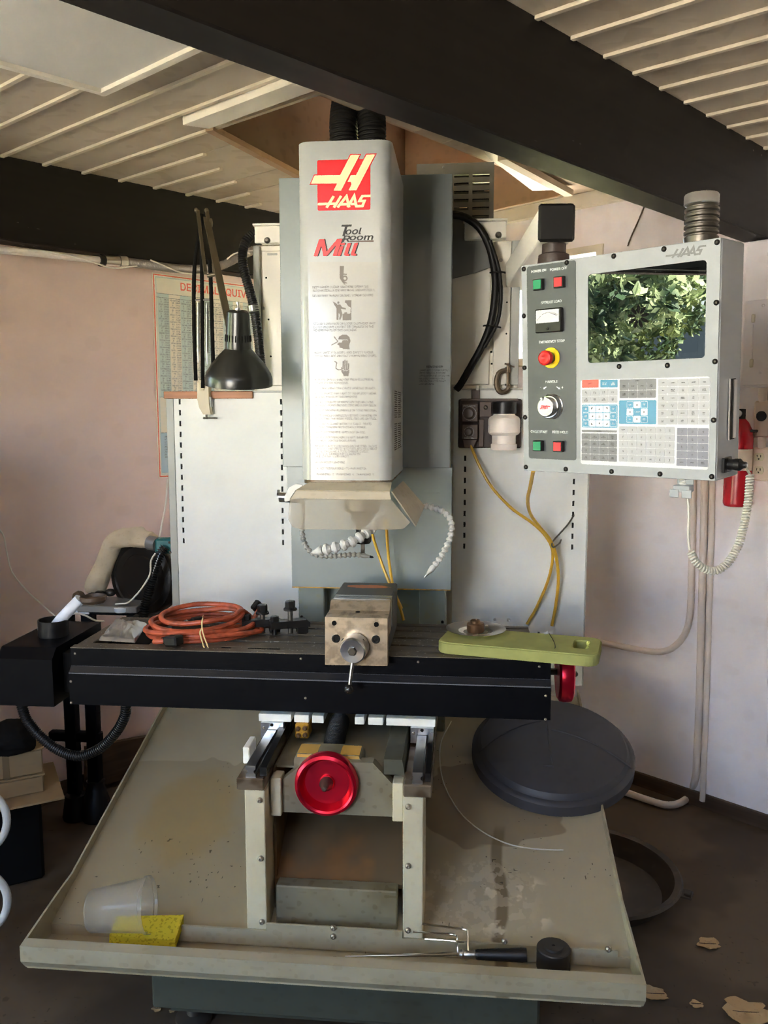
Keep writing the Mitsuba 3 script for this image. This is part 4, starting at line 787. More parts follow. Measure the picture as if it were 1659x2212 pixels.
ptext('EMERGENCY STOP', 0.0820, 0.3003, 0.0056, 'ink_white', width=0.068, parent=dk)
ptext('HANDLE', 0.0810, 0.2090, 0.0056, 'ink_white', width=0.033, parent=dk)
ptext('-', 0.0515, 0.1965, 0.006, 'ink_white', parent=dk); ptext('+', 0.1100, 0.1955, 0.006, 'ink_white', parent=dk)
def parrow(p, q, nm='arrow_mark'):
    p, q = np.array(p), np.array(q); d = (q - p) / np.linalg.norm(q - p); s = np.array([-d[1], d[0]])
    part(dk, nm, pprism(Polygon([p + s * 0.0012, q - d * 0.005 + s * 0.0012, q - d * 0.005 + s * 0.0028, q, q - d * 0.005 - s * 0.0028, q - d * 0.005 - s * 0.0012, p - s * 0.0012]), 0.001, 0.0015), 'ink_white', smooth=False)
parrow((0.067, 0.2005), (0.058, 0.1945)); parrow((0.094, 0.2000), (0.104, 0.1935))
ptext('CYCLE START', 0.0460, 0.0925, 0.0056, 'ink_white', width=0.046, parent=dk)
ptext('FEED HOLD', 0.1030, 0.0925, 0.0056, 'ink_white', width=0.042, parent=dk)
for u, v, m, nm in ((0.0520, 0.4325, 'button_green', 'power_on_button'), (0.1065, 0.4325, 'button_red', 'power_off_button'), (0.0470, 0.0625, 'button_green', 'cycle_start_button'), (0.1020, 0.0625, 'button_red', 'feed_hold_button')):
    b = part(cpn, nm, pbox(u - 0.0125, u + 0.0125, v - 0.0125, v + 0.0125, 0.001, 0.0125, 0.001), 'black_plastic', smooth=False, label=('green' if 'green' in m else 'red') + ' square push button in a black bezel')
    part(b, 'cap', pbox(u - 0.0102, u + 0.0102, v - 0.0102, v + 0.0102, 0.0126, 0.0145, 0.0006), m, smooth=False)
mt = part(cpn, 'load_meter', pbox(0.0450, 0.1140, 0.3235, 0.3770, 0.001, 0.013, 0.002), 'black_plastic', smooth=False, label='black panel meter with a white dial')
part(mt, 'dial', pbox(0.0482, 0.1085, 0.3455, 0.3742, 0.0131, 0.0134), 'keypad_white', smooth=False)
part(mt, 'dial_scale', pprism(Point(0.083, 0.330).buffer(0.0385).difference(Point(0.083, 0.330).buffer(0.0380)).intersection(sbox(0.052, 0.352, 0.106, 0.373)), 0.0135, 0.0138), 'ink_dark', smooth=False)
part(mt, 'needle', pprism(LineString([(0.088, 0.3655), (0.104, 0.3600)]).buffer(0.0005), 0.0139, 0.0143), 'ink_dark', smooth=False)
part(mt, 'zero_screw', button_screw(pp(0.0795, 0.3315, 0.0131), PN, 0.003, 0.002, 12), 'screw_dark')
es = part(cpn, 'emergency_stop', lathe([(0, 0), (0.0235, 0), (0.0235, 0.0015), (0.0225, 0.0022), (0, 0.0022)], pp(0.0800, 0.2660, 0.001), PN, 40), 'estop_yellow', label='red mushroom button on a yellow disc')
part(es, 'collar', lathe([(0.0125, 0.0), (0.0125, 0.014), (0, 0.014)], pp(0.0800, 0.2660, 0.0033), PN, 28), 'knob_brown')
part(es, 'mushroom', lathe([(0.0125, 0.0), (0.0165, 0.004), (0.0172, 0.012), (0.0158, 0.016), (0.0125, 0.0178), (0.0075, 0.0172), (0.0040, 0.0155), (0, 0.0150)], pp(0.0800, 0.2660, 0.0150), PN, 40), 'estop_red')
hw = part(cpn, 'jog_dial', lathe([(0, 0), (0.0300, 0), (0.0300, 0.002), (0.0280, 0.003), (0.0270, 0.013), (0.0255, 0.0145), (0.0215, 0.015), (0, 0.015)], pp(0.0810, 0.1545, 0.001), PN, 48), 'chrome', label='chrome jog dial with a white centre')
part(hw, 'grip_ring', lathe([(0.0225, 0), (0.0225, 0.012), (0.0205, 0.0135), (0, 0.0135)], pp(0.0810, 0.1545, 0.0161), PN, 40), 'steel')
part(hw, 'centre_cap', lathe([(0.0188, 0), (0.0184, 0.0006), (0, 0.0006)], pp(0.0810, 0.1545, 0.0297), PN, 40), 'keypad_white')
part(hw, 'centre_mark', prism(haas((0.0810 - 0.0135, 0.1545 - 0.004), 0.027, 0.008, True), PM, 0.0305, 0.0308), 'button_red', smooth=False)
part(hw, 'spinner', cat([lathe([(0.0042, 0), (0.0046, 0.004), (0.0036, 0.008), (0, 0.009)], pp(0.0740, 0.1735, 0.0262), PN, 18), lathe([(0.003, 0), (0.003, 0.003), (0, 0.004)], pp(0.0820, 0.1752, 0.0262), PN, 14)]), 'chrome')
part(cpn, 'maker_mark', pprism(haas((0.352, 0.4535), 0.083, 0.0165), 0.0001, 0.0006), 'ink_silver', smooth=False)
# keypad
kp = part(cpn, 'keypad', pprism(rrect(0.1560, 0.0230, 0.4500, 0.2130, 0.006), 0.0001, 0.0011), 'keypad_white', smooth=False, label='white keypad with grey, blue and red keys')
legends = {'ink_dark': [], 'ink_white': []}
_kid = {}
def key_(u0, v0, u1, v1, m, legend='', h=0.0022, ink='ink_dark', shape=None, bump=True):
    g = shape if shape is not None else rrect(u0, v0, u1, v1, 0.0012, 2)
    part(kp, 'key', pprism(g, 0.0012, 0.0019), m, smooth=False)
    if legend:
        rows = legend.split('\n'); cy = (v0 + v1) / 2
        for i, s in enumerate(rows):
            y = cy + (len(rows) / 2 - i - 0.5) * h * 1.35 - h / 2
            legends[ink].append(text(s, at_frame(PM, (u0 + u1) / 2, y, 0.00195), h, min((u1 - u0) * 0.86, 0.62 * h * len(s) + 0.0004), h < 0.003, 0, 0.0002))
def grid(tl, br, rows, m, ink='ink_dark', h=0.0021, gap=0.0009):
    n, k = len(rows), len(rows[0]); du, dv = (br[0] - tl[0]) / k, (tl[1] - br[1]) / n
    for i, r_ in enumerate(rows):
        for j, s in enumerate(r_):
            key_(tl[0] + du * j + gap / 2, tl[1] - dv * (i + 1) + gap / 2, tl[0] + du * (j + 1) - gap / 2, tl[1] - dv * i - gap / 2, m, s, h if '\n' in s or len(s) > 2 else max(h, 0.0042), ink)
def two(a, b): return (*a, *b)
def K2(tl, br): return (tl[0], br[1], br[0], tl[1])
key_(*K2((0.1606,0.2132), (0.2013,0.1958)), 'key_red', 'RESET', 0.0032)
key_(*K2((0.206,0.2121), (0.2261,0.1957)), 'key_blue', 'POWER UP\nRESTART', 0.0021, 'ink_white')
key_(*K2((0.2266,0.2116), (0.247,0.1952)), 'key_blue', 'TOOL\nCHANGER\nRESTORE', 0.0019, 'ink_white')
grid((0.1598,0.1925), (0.2469,0.1616), [['F1', 'F2', 'F3', 'F4'], ['TOOL\nOFFSET\nMEASURE', 'NEXT\nTOOL', 'TOOL\nRELEASE', 'PART\nZERO\nSET']], 'key_light', h=0.0019)
part(kp, 'jog_field', pprism(rrect(*K2((0.1597,0.1579), (0.2471,0.107)), 0.0025), 0.00112, 0.0013), 'key_blue', smooth=False)
part(kp, 'cursor_field', pprism(rrect(*K2((0.2508,0.1666), (0.3362,0.1157)), 0.0025), 0.00112, 0.0013), 'key_blue', smooth=False)
def framed(u0, v0, u1, v1, leg):
    part(kp, 'key', pprism(rrect(u0, v0, u1, v1, 0.001, 2), 0.0014, 0.0018), 'key_white', smooth=False)
    part(kp, 'key_cap', pprism(rrect(u0 + 0.0009, v0 + 0.0009, u1 - 0.0009, v1 - 0.0009, 0.0008, 2), 0.0019, 0.0022), 'key_blue', smooth=False)
    rows = leg.split('\n')
    for i, s in enumerate(rows):
        legends['ink_white'].append(text(s, at_frame(PM, (u0 + u1) / 2, (v0 + v1) / 2 + (len(rows) / 2 - i - 0.5) * 0.0026 - 0.001, 0.00225), 0.0019, min(0.0095, 0.0013 * len(s) + 0.0008), True, 0, 0.0002))
def arrowkey(u0, v0, u1, v1, ang, corner=False):
    key_(u0, v0, u1, v1, 'key_white')
    cu, cv = (u0 + u1) / 2, (v0 + v1) / 2
    tri = Polygon([(-0.0024, -0.0016), (0.0024, -0.0016), (0, 0.0020)]) if not corner else Polygon([(-0.0034, 0.0034), (0.0014, 0.0034), (-0.0034, -0.0014)])
    tri = affinity.translate(affinity.rotate(tri, ang, origin=(0, 0)), cu, cv)
    legends['ink_dark'].append(pprism(tri, 0.00195, 0.0022))
jt, jb = (0.1614,0.1563), (0.2457,0.1082)
ju, jv = (jb[0] - jt[0]) / 5, (jt[1] - jb[1]) / 3
JOG = [['CHIP\nFWD', ('c', 0), ('t', 0), ('c', -90), 'CLNT\nUP'], ['CHIP\nSTOP', ('t', 90), 'JOG\nLOCK', ('t', -90), 'CLNT\nDOWN'], ['CHIP\nREV', ('c', 90), ('t', 180), ('c', 180), 'AUX\nCLNT']]
for i in range(3):
    for j in range(5):
        q = (jt[0] + ju * j + 0.0006, jt[1] - jv * (i + 1) + 0.0006, jt[0] + ju * (j + 1) - 0.0006, jt[1] - jv * i - 0.0006); s = JOG[i][j]
        if isinstance(s, tuple): arrowkey(*q, s[1], s[0] == 'c')
        elif j == 2: key_(*q, 'key_white', s, 0.0021)
        else: framed(*q, s)
ct, cb = (0.2685,0.165), (0.3177,0.1182)
cu_, cv_ = (cb[0] - ct[0]) / 3, (ct[1] - cb[1]) / 3
CUR = [['HOME', 0, 'PAGE\nUP'], [90, None, -90], ['END', 180, 'PAGE\nDOWN']]
for i in range(3):
    for j in range(3):
        q = (ct[0] + cu_ * j + 0.0006, ct[1] - cv_ * (i + 1) + 0.0006, ct[0] + cu_ * (j + 1) - 0.0006, ct[1] - cv_ * i - 0.0006); s = CUR[i][j]
        if s is None: legends['ink_white'].append(text('CURSOR', at_frame(PM, (q[0] + q[2]) / 2, (q[1] + q[3]) / 2 - 0.001, 0.0014), 0.0021, 0.0115, True, 0, 0.0002))
        elif isinstance(s, str): framed(*q, s)
        else: arrowkey(*q, s)
key_(*K2((0.2521,0.2117), (0.3349,0.2046)), 'key_grey', 'DISPLAY', 0.0021)
grid((0.252,0.2055), (0.3354,0.1713), [['PRGRM\nCONVRS', 'POSIT', 'OFFSET', 'CURNT\nCOMDS'], ['ALARM\nMESGS', 'PARAM\nDGNOS', 'SETNG\nGRAPH', 'HELP\nCALC']], 'key_grey')
key_(*K2((0.1598,0.1012), (0.2458,0.0965)), 'key_grey', 'OVERRIDES', 0.0021)
grid((0.159,0.0941), (0.2466,0.0315), [['-10\nFEEDRATE', '100%\nFEEDRATE', '+10\nFEEDRATE', 'HANDLE\nCONTROL\nFEED'], ['-10\nSPINDLE', '100%\nSPINDLE', '+10\nSPINDLE', 'HANDLE\nCONTROL\nSPIN'], ['CW', 'STOP', 'CCW', 'SPINDLE'], ['5%\nRAPID', '25%\nRAPID', '50%\nRAPID', '100%\nRAPID']], 'key_grey')
mtl, mbr = (0.3402,0.2106), (0.3607,0.1144)
md = (mtl[1] - mbr[1]) / 6
for i, s in enumerate(['EDIT', 'MEM', 'MDI\nDNC', 'HANDLE\nJOG', 'ZERO\nRET', 'LIST\nPROG']):
    v1, v0 = mtl[1] - md * i - 0.0004, mtl[1] - md * (i + 1) + 0.0004; u0, u1 = mtl[0], mbr[0] + 0.001
    key_(u0, v0, u1, v1, 'key_light', s, 0.0021, shape=Polygon([(u0, v0), (u1 - 0.003, v0), (u1, v0 + 0.003), (u1, v1 - 0.003), (u1 - 0.003, v1), (u0, v1)]))
grid((0.3609,0.21), (0.4492,0.1152), [['INSERT', 'ALTER', 'DELETE', 'UNDO'], ['SINGLE\nBLOCK', 'DRY\nRUN', 'OPT\nSTOP', 'BLOCK\nDELETE'], ['COOLNT', 'ORIENT\nSPINDLE', 'ATC\nFWD', 'ATC\nREV'], ['.0001\n.1', '.001\n1.', '.01\n10.', '.1\n100.'], ['AUTO\nALL\nAXES', 'ORIGIN', 'ZERO\nSINGL\nAXIS', 'HOME\nG28'], ['SELECT\nPROG', 'SEND\nRS232', 'RECV\nRS232', 'ERASE\nPROG']], 'key_light')
grid((0.2508,0.1108), (0.378,0.0326), [['SHIFT', 'A', 'B', 'C', 'D', 'E'], list('FGHIJK'), list('LMNOPQ'), list('RSTUVW'), ['X', 'Y', 'Z', 'EOB', '(', ')']], 'key_light', h=0.0026)
grid((0.3824,0.109), (0.4492,0.0286), [list('789'), list('456'), list('123'), ['-', '0', '.'], ['CANCEL', 'SPACE', 'WRITE\nENTER']], 'key_number', h=0.0022)
for ink, ms in legends.items(): part(kp, 'key_lettering', ms, ink, smooth=False)
# slot, connector, clip, beacon, arm
rb = frame(pp(PW, 0, 0), -PN, PY, PX)                                  # right side: x runs back from the front face, y up
def sbx(x0, x1, y0, y1, w0, w1, ch=0.0): return put_in(box(x0, x1, y0, y1, w0, w1, ch), rb)
sd = part(cpn, 'drive_slot', sbx(0.058, 0.092, 0.080, 0.206, 0.0002, 0.0012), 'slot_dark', smooth=False)
part(sd, 'drive_slot_bezel', cat([sbx(0.076, 0.094, 0.082, 0.204, 0.0013, 0.004, 0.001), sbx(0.055, 0.060, 0.080, 0.206, 0.0013, 0.003)]), 'steel', smooth=False)
plug = part(cpn, 'cable_socket', sbx(0.030, 0.070, 0.014, 0.045, 0.0002, 0.006, 0.001), 'black_plastic', smooth=False)
pa_ = (rb @ np.array([0.052, 0.030, 0.006, 1.0]))[:3]
part(cpn, 'cable_plug', cat([lathe([(0.011, 0), (0.011, 0.012), (0.0125, 0.013), (0.0125, 0.024), (0.008, 0.028), (0.006, 0.036), (0, 0.036)], pa_, PX, 24)]), 'black_plastic')
bcn = part(cpn, 'beacon', lathe([(0, 0), (0.033, 0), (0.033, 0.006)] + [q for k in range(6) for q in ((0.0345, 0.009 + k * 0.0112), (0.0345, 0.0135 + k * 0.0112), (0.0300, 0.0155 + k * 0.0112), (0.0300, 0.0180 + k * 0.0112))] + [(0.033, 0.077), (0, 0.077)], pp(0.398, PH + 0.0003, -0.062), (0, 0, 1), 40), 'steel_dark', label='ribbed dark beacon with a clear cap')
part(bcn, 'clear_cap', lathe([(0.0335, 0.0), (0.0345, 0.002), (0.0345, 0.018), (0.0325, 0.021), (0, 0.021)], pp(0.398, PH + 0.0778, -0.062), (0, 0, 1), 36), 'cup_plastic')
ac = np.array((0.4604,-0.02,1.936))
part(cpn, 'swivel', cat([lathe([(0.0, -0.005), (0.036, -0.005), (0.038, 0.012), (0.036, 0.030), (0.028, 0.034), (0.028, 0.055), (0, 0.055)], (ac[0], ac[1] + 0.05, PO[2] + PH / 2 - 0.001), (0, 0, 1), 32)]), 'mist_dark')
arm_d = np.array([-0.055, 1.0, 0.0]); arm_d /= np.linalg.norm(arm_d)
AM = frame(ac, (arm_d[1], -arm_d[0], 0), (0, 0, 1))                    # z of this frame points towards the camera
part(cpn, 'arm', prism(rrect(-0.0385, -0.0385, 0.0385, 0.0385, 0.006), AM, -0.80, -0.0125), 'cabinet_white', smooth=False)
part(cpn, 'arm_cap', put_in(box(-0.0420, 0.0420, -0.0430, 0.0430, -0.012, 0.0, 0.006), AM), 'black_rubber', smooth=False, label='square black rubber end cap')
hk = part(cpn, 'hook_bracket', cat([pbox(0.372, 0.408, -0.014, 0.002, -0.030, -0.027, 0.001), pbox(0.372, 0.408, -0.028, -0.0145, -0.030, -0.006, 0.001), pbox(0.366, 0.386, -0.040, -0.022, -0.006, -0.003, 0.002), pbox(0.392, 0.414, -0.040, -0.022, -0.006, -0.003, 0.002)]), 'pendant_paint', smooth=False, label='small grey hook bracket under the panel')

# ------------------------------------------------------------------ on the table: vise, cord, clamps, bag, foam board, dish
vs_ = thing('machine_vise', 'heavy steel machine vise with a round aluminium hub on the middle of the table', 'vise')
VX0, VX1 = -0.0844, 0.0728
FR = Polygon([(-0.0834,1.0001), (0.0716,1.0002), (0.0716,0.8798), (-0.0844,0.8788)])
VC = (VX0 + VX1) / 2
part(vs_, 'jaw_front', prism(FR, xz(-0.040), -0.045, 0.0), 'vise_steel', smooth=False)
zt = FR.bounds[3]; zb = 0.8945
part(vs_, 'body', cat([box(VX0 + 0.004, VX1 - 0.003, 0.006, 0.285, zb, 0.940, 0.003)]), 'vise_dark', smooth=False)
part(vs_, 'moving_jaw', cat([sheet([(0.004, zt - 0.002), (0.004, 0.942), (0.075, 0.942), (0.075, zt + 0.020), (0.055, zt + 0.020), (0.032, zt + 0.001)], VX0 + 0.001, VX1 - 0.002)]), 'vise_steel', smooth=False)
part(vs_, 'oil_hole', lathe([(0.006, 0), (0.006, 0.0004), (0, 0.0004)], (VC - 0.003, 0.0195, zt + 0.0002), (0, -0.08, 1), 14), 'black_matte')
part(vs_, 'jaw_plate', box(VX0 + 0.004, VX1 - 0.004, 0.0755, 0.092, 0.942, zt + 0.0215, 0.0008), 'steel', smooth=False)
part(vs_, 'jaw_plate', box(VX0 + 0.004, VX1 - 0.002, 0.100, 0.116, 0.942, zt + 0.0225, 0.0008), 'steel', smooth=False)
part(vs_, 'fixed_jaw', box(VX0 + 0.002, VX1 - 0.001, 0.1165, 0.275, 0.941, zt + 0.023, 0.003), 'vise_dark', smooth=False)
for x, z, r in (((-0.0604,0.9854)[0], (-0.0604,0.9854)[1], 0.0060), ((0.0442,0.9844)[0], (0.0442,0.9844)[1], 0.0062)):
    part(vs_, 'bolt_hole', cyl((x, -0.0400, z), (x, -0.0408, z), r, 18), 'black_matte')
for p in ((-0.056,0.9469), (0.043,0.9471)):
    part(vs_, 'socket_bolt', lathe([(0.0103, 0), (0.0103, 0.003), (0.0092, 0.004), (0.0058, 0.004), (0.0052, 0.0008), (0, 0.0008)], (p[0], -0.0402, p[1]), (0, -1, 0), 24), 'black_gloss')
hc = np.array(((-0.0053,0.9294)[0], -0.0402, (-0.0053,0.9294)[1]))
part(vs_, 'hub', lathe([(0.033, 0), (0.033, 0.030), (0.0320, 0.034), (0.0295, 0.038), (0.012, 0.036), (0.0115, 0.034), (0, 0.034)], hc, (-0.16, -1, -0.10), 48), 'brushed_aluminium')
hx = hc + np.array([-0.16, -1, -0.10]) / np.linalg.norm([0.16, 1, 0.10]) * 0.036
part(vs_, 'screw_end', lathe([(0.0115, 0), (0.0115, 0.004), (0.0095, 0.006), (0, 0.006)], hx - np.array([0, -0.001, 0]), (-0.16, -1, -0.10), 6), 'steel_dark', smooth=False)
for dx in (-0.027, 0.024): part(vs_, 'set_screw', button_screw(hc + np.array([dx - 0.004, -0.020, 0.020]), (np.sign(dx) * 0.8, -0.1, 0.6), 0.004, 0.002, 12), 'screw_dark')
h0 = hc + np.array([-0.006, -0.022, -0.028]); h1 = np.array((-0.0196,-0.075,0.8298))
part(vs_, 'handle', sweep([h0, h0 * 0.5 + h1 * 0.5, h1], [0.0052, 0.0048, 0.0040], 14), 'steel')
part(vs_, 'handle_ball', ball(h1, 0.0125, 3), 'black_gloss')

cd = thing('extension_cord', 'orange extension cord coiled loosely on the table left of the vise', 'cord')
loops = []
TC = np.array((-0.4627,0.1658,0.91))
for k in range(6):
    rx, ry = 0.150 - 0.013 * (k % 4) + 0.004 * (k // 4), 0.118 - 0.011 * (k % 4)
    ox, oy, tl = 0.010 * math.sin(2.1 * k), 0.012 * math.cos(1.7 * k), 0.25 + 0.12 * math.sin(1.3 * k)
    for j in range(10):
        a = 2 * math.pi * j / 10 + math.pi * 0.2
        x, y = rx * math.cos(a), ry * math.sin(a)
        z = 0.9015 + 0.0125 * ((k % 4)) + 0.006 * (1 + math.sin(2 * a + k)) * (k > 0) + 0.016 * max(0, math.cos(a - 0.9)) * (k % 4 > 1)
        loops.append((TC[0] + ox + x * math.cos(tl) - y * math.sin(tl) * 0.8, TC[1] + 0.0 + oy + x * math.sin(tl) * 0.9 + y * math.cos(tl), z))
loops += [(TC[0] - 0.075, TC[1] - 0.122, 0.906), (TC[0] - 0.048, TC[1] - 0.136, 0.9105)]
start = [(-0.3315,0.2926,0.935), (-0.3292,0.2018,0.925)]
part(cd, 'cable', sweep(resample(spline(start + loops, 7), 0.006), 0.0070, 10), 'cord_orange')
plug0 = np.array(loops[-1])
pd_ = np.array((-0.419,-0.0163,0.925)) - plug0; pd_ /= np.linalg.norm(pd_)
part(cd, 'plug', cat([put_in(box(-0.016, 0.016, -0.013, 0.013, 0.0, 0.044, 0.004), axis_frame(plug0, pd_)), lathe([(0.009, -0.018), (0.012, 0.0), (0, 0.0)], plug0, pd_, 14)]), 'black_rubber', smooth=False)
c0 = np.array((-0.5012,0.16,0.925)); c1 = np.array((-0.458,0.211,0.925)); dcc = c1 - c0; dcc /= np.linalg.norm(dcc)
part(cd, 'socket_end', cat([put_in(box(-0.010, 0.010, -0.010, 0.010, 0.0, 0.032, 0.003), axis_frame(c0 + dcc * 0.014, dcc)), lathe([(0.006, 0), (0.008, 0.014), (0, 0.014)], c0, dcc, 14)]), 'black_rubber', smooth=False)
part(cd, 'socket_ring', lathe([(0.0085, 0), (0.0085, 0.006), (0, 0.006)], c0 - dcc * 0.007, dcc, 18), 'steel')
part(cd, 'dark_end', put_in(box(-0.009, 0.009, -0.012, 0.012, 0.0, 0.030, 0.003), axis_frame((-0.3448,0.2799,0.935), (0.35, 0.4, 0.5))), 'black_rubber', smooth=False)
part(cd, 'twist_tie', cat([sweep(spline([(-0.4155,0.03,0.9726),(-0.4185,0.03,0.9541),(-0.4143,0.03,0.9271),(-0.4028,0.03,0.8927),(-0.4007,0.03,0.8804),(-0.4081,0.03,0.8777),(-0.415,0.03,0.8974),(-0.4218,0.03,0.9219),(-0.4239,0.03,0.9342),(-0.4187,0.03,0.9442)], 6), 0.0020, 8), sweep(spline([(-0.4155,0.03,0.9726),(-0.4141,0.03,0.9812)], 4), 0.0008, 6)]), 'tie_cream')

def step_clamp(label, P, yaw_, bolt_h, s=1.0):
    t = thing('step_clamp', label, 'clamp')
    M = frame(P, (math.cos(yaw_), math.sin(yaw_), 0), (-math.sin(yaw_), math.cos(yaw_), 0))
    g = Polygon([(-0.055, 0.018), (0.055, 0.018), (0.055, 0.030), (0.045, 0.038), (-0.055, 0.038)])
    part(t, 'bar', put_in(prism(g, frame((0, 0, 0), (1, 0, 0), (0, 0, 1)), -0.016, 0.016), M), 'black_plastic', smooth=False)
    part(t, 'jack_screw', put_in(cyl((-0.042, 0, 0.0005), (-0.042, 0, 0.0178), 0.007, 14), M), 'black_plastic', smooth=False)
    part(t, 'jack_screw_head', put_in(hexbolt((-0.042, 0, 0.0382), (0, 0, 1), 0.012, 0.014), M), 'black_plastic', smooth=False)
    part(t, 'heel_block', put_in(box(0.020, 0.050, -0.012, 0.012, 0.0005, 0.0175, 0.001), M), 'black_plastic', smooth=False)
    part(t, 'stud', put_in(cyl((0.002, 0, 0.001), (0.002, 0, bolt_h), 0.0072, 16), M), 'steel_dark')
    n_ = part(t, 'flange_nut', put_in(cat([lathe([(0, 0), (0.0185, 0), (0.0185, 0.004), (0.0160, 0.007), (0, 0.007)], (0.002, 0, bolt_h), (0, 0, 1), 24), hexbolt((0.002, 0, bolt_h + 0.0071), (0, 0, 1), 0.0142, 0.019)]), M), 'black_plastic', smooth=False)
step_clamp('black step clamp with a tall flanged nut, nearest the vise', (-0.2217,0.1946,0.8925), 0.42, 0.066)
step_clamp('black step clamp with a low flanged nut, between the orange cord and the other clamp', (-0.3021,0.2019,0.8925), 0.30, 0.052)

bg = thing('plastic_bag', 'crumpled silvery plastic bag lying in the left trough of the table', 'bag')
gx, gy = np.meshgrid(np.linspace(0, 1, 44), np.linspace(0, 1, 30))
q00, q10, q11, q01 = (np.array(p) for p in ((-0.7115,0.0606,0.8935), (-0.6066,0.0478,0.8935), (-0.6491,0.2427,0.8935), (-0.7506,0.2439,0.8935)))
bgp = (q00 * ((1 - gx) * (1 - gy))[..., None] + q10 * (gx * (1 - gy))[..., None] + q11 * (gx * gy)[..., None] + q01 * ((1 - gx) * gy)[..., None])
nz = np.abs(meshkit.fbm(np.stack([gx * 5, gy * 4, gx * 0], -1), 4, 3) - 0.5) * 2.4
hgt = np.clip(np.minimum(np.minimum(gx, 1 - gx), np.minimum(gy, 1 - gy)) * 5, 0, 1) ** 0.6
bgp[..., 2] += 0.003 + hgt * (0.016 + 0.014 * nz)
n1, n2 = gx.shape
ii = np.arange(n1 * n2).reshape(n1, n2)
fq = np.vstack([np.stack([ii[:-1, :-1].ravel(), ii[:-1, 1:].ravel(), ii[1:, 1:].ravel()], 1), np.stack([ii[:-1, :-1].ravel(), ii[1:, 1:].ravel(), ii[1:, :-1].ravel()], 1)])
part(bg, 'film', trimesh.Trimesh(bgp.reshape(-1, 3), fq, process=False), 'bag_film', smooth=50)
part(bg, 'contents', hull(np.minimum(bgp[9:-9:4, 12:-12:6].reshape(-1, 3), [9, 9, 0.905])), 'steel_dark', smooth=False)

fb = thing('foam_board', 'thick green foam board with a hand hole over the right end of the table', 'board')
f0, f1, f2, f3 = (np.array(p) for p in ((0.189,0.0315,0.925), (0.5611,-0.0519,0.925), (0.6128,0.0622,0.925), (0.2134,0.247,0.925)))
fex = (f1 - f0) / np.linalg.norm(f1 - f0); fey = np.cross([0, 0, 1], fex); Lf = np.linalg.norm(f1 - f0)
FM = frame((f0[0], f0[1], 0.8948), fex, fey); WF = 0.165
gb = rrect(0, 0, Lf + 0.018, WF, 0.030, 5).difference(rrect(Lf - 0.047, 0.052, Lf - 0.012, 0.128, 0.008, 3))
part(fb, 'slab', cat([prism(gb, FM, 0.003, 0.0265)] + [prism(gb.buffer(-0.003), FM, 0.0, 0.0029), prism(gb.buffer(-0.0028), FM, 0.0266, 0.0300)]), 'foam_green', smooth=False)
torn = []
rq = np.random.default_rng(3)
for k in range(14): torn.append(ball((Lf - 0.013 + rq.uniform(-0.002, 0.003), 0.056 + k * 0.005, 0.027 + rq.uniform(-0.010, 0.001)), rq.uniform(0.003, 0.006), 1))
part(fb, 'torn_edge', [put_in(m, FM) for m in torn], 'foam_torn', smooth=False, stuff=True)
FZ = 0.8948 + 0.0302
ds = thing('clear_dish', 'shallow clear plastic dish on the green foam board, holding a bronze bushing', 'dish')
dc = np.array((0.2907,0.1232,0.937)); dc[2] = FZ
part(ds, 'bowl', lathe([(0, 0.0012), (0.036, 0.0012), (0.058, 0.010), (0.078, 0.0125), (0.0785, 0.0140), (0.057, 0.0118), (0.0355, 0.0030), (0, 0.0030)], dc, (0, 0, 1), 48), 'dish_film')
part(ds, 'foil', lathe([(0.034, 0.0034), (0.046, 0.0072), (0.0445, 0.0078), (0.033, 0.0040)], dc, (0, 0, 1), 40), 'chrome')
br = thing('bronze_bushing', 'flanged bronze bushing standing in the clear dish', 'bushing')
bc = dc + [0.0, 0.004, 0.0042]
part(br, 'body', lathe([(0.010, 0.0), (0.022, 0.0), (0.023, 0.004), (0.023, 0.020), (0.021, 0.0225), (0.0135, 0.0235), (0.0130, 0.030), (0.0095, 0.031), (0.0088, 0.029), (0.0088, 0.004), (0.010, 0.0)], bc, (-0.06, -0.05, 1), 32), 'bronze')
part(br, 'screw', lathe([(0, 0), (0.004, 0), (0.004, 0.008), (0, 0.008)], bc + [0.024, 0.012, 0.010], (1, 0.2, 0.1), 12), 'chrome')
for i, (px, lab) in enumerate((('a', 'small clear glass bead on the green foam board, the left one of two'), ('b', 'small clear glass bead on the green foam board, the right one of two'))):
    g = thing('glass_bead', lab, 'bead'); o = np.array(((0.4713,0.125,0.931), (0.4868,0.1358,0.931))[i]); o[2] = FZ + 0.0062
    part(g, 'bead', ball(o, 0.006, 3), 'clear_solid', smooth=True)
wt = thing('black_wire', 'thin black wire lying over the edge of the green foam board', 'wire')
part(wt, 'strand', sweep(spline([(0.482,0.1347,0.9262), (0.4857,0.059,0.9262), (0.485,0.0208,0.9262), (0.4827,0,0.9262), (0.4749,-0.002,0.916), (0.4679,-0.006,0.9076), (0.4657,-0.008,0.8953)], 6), 0.0010, 6), 'black_rubber')

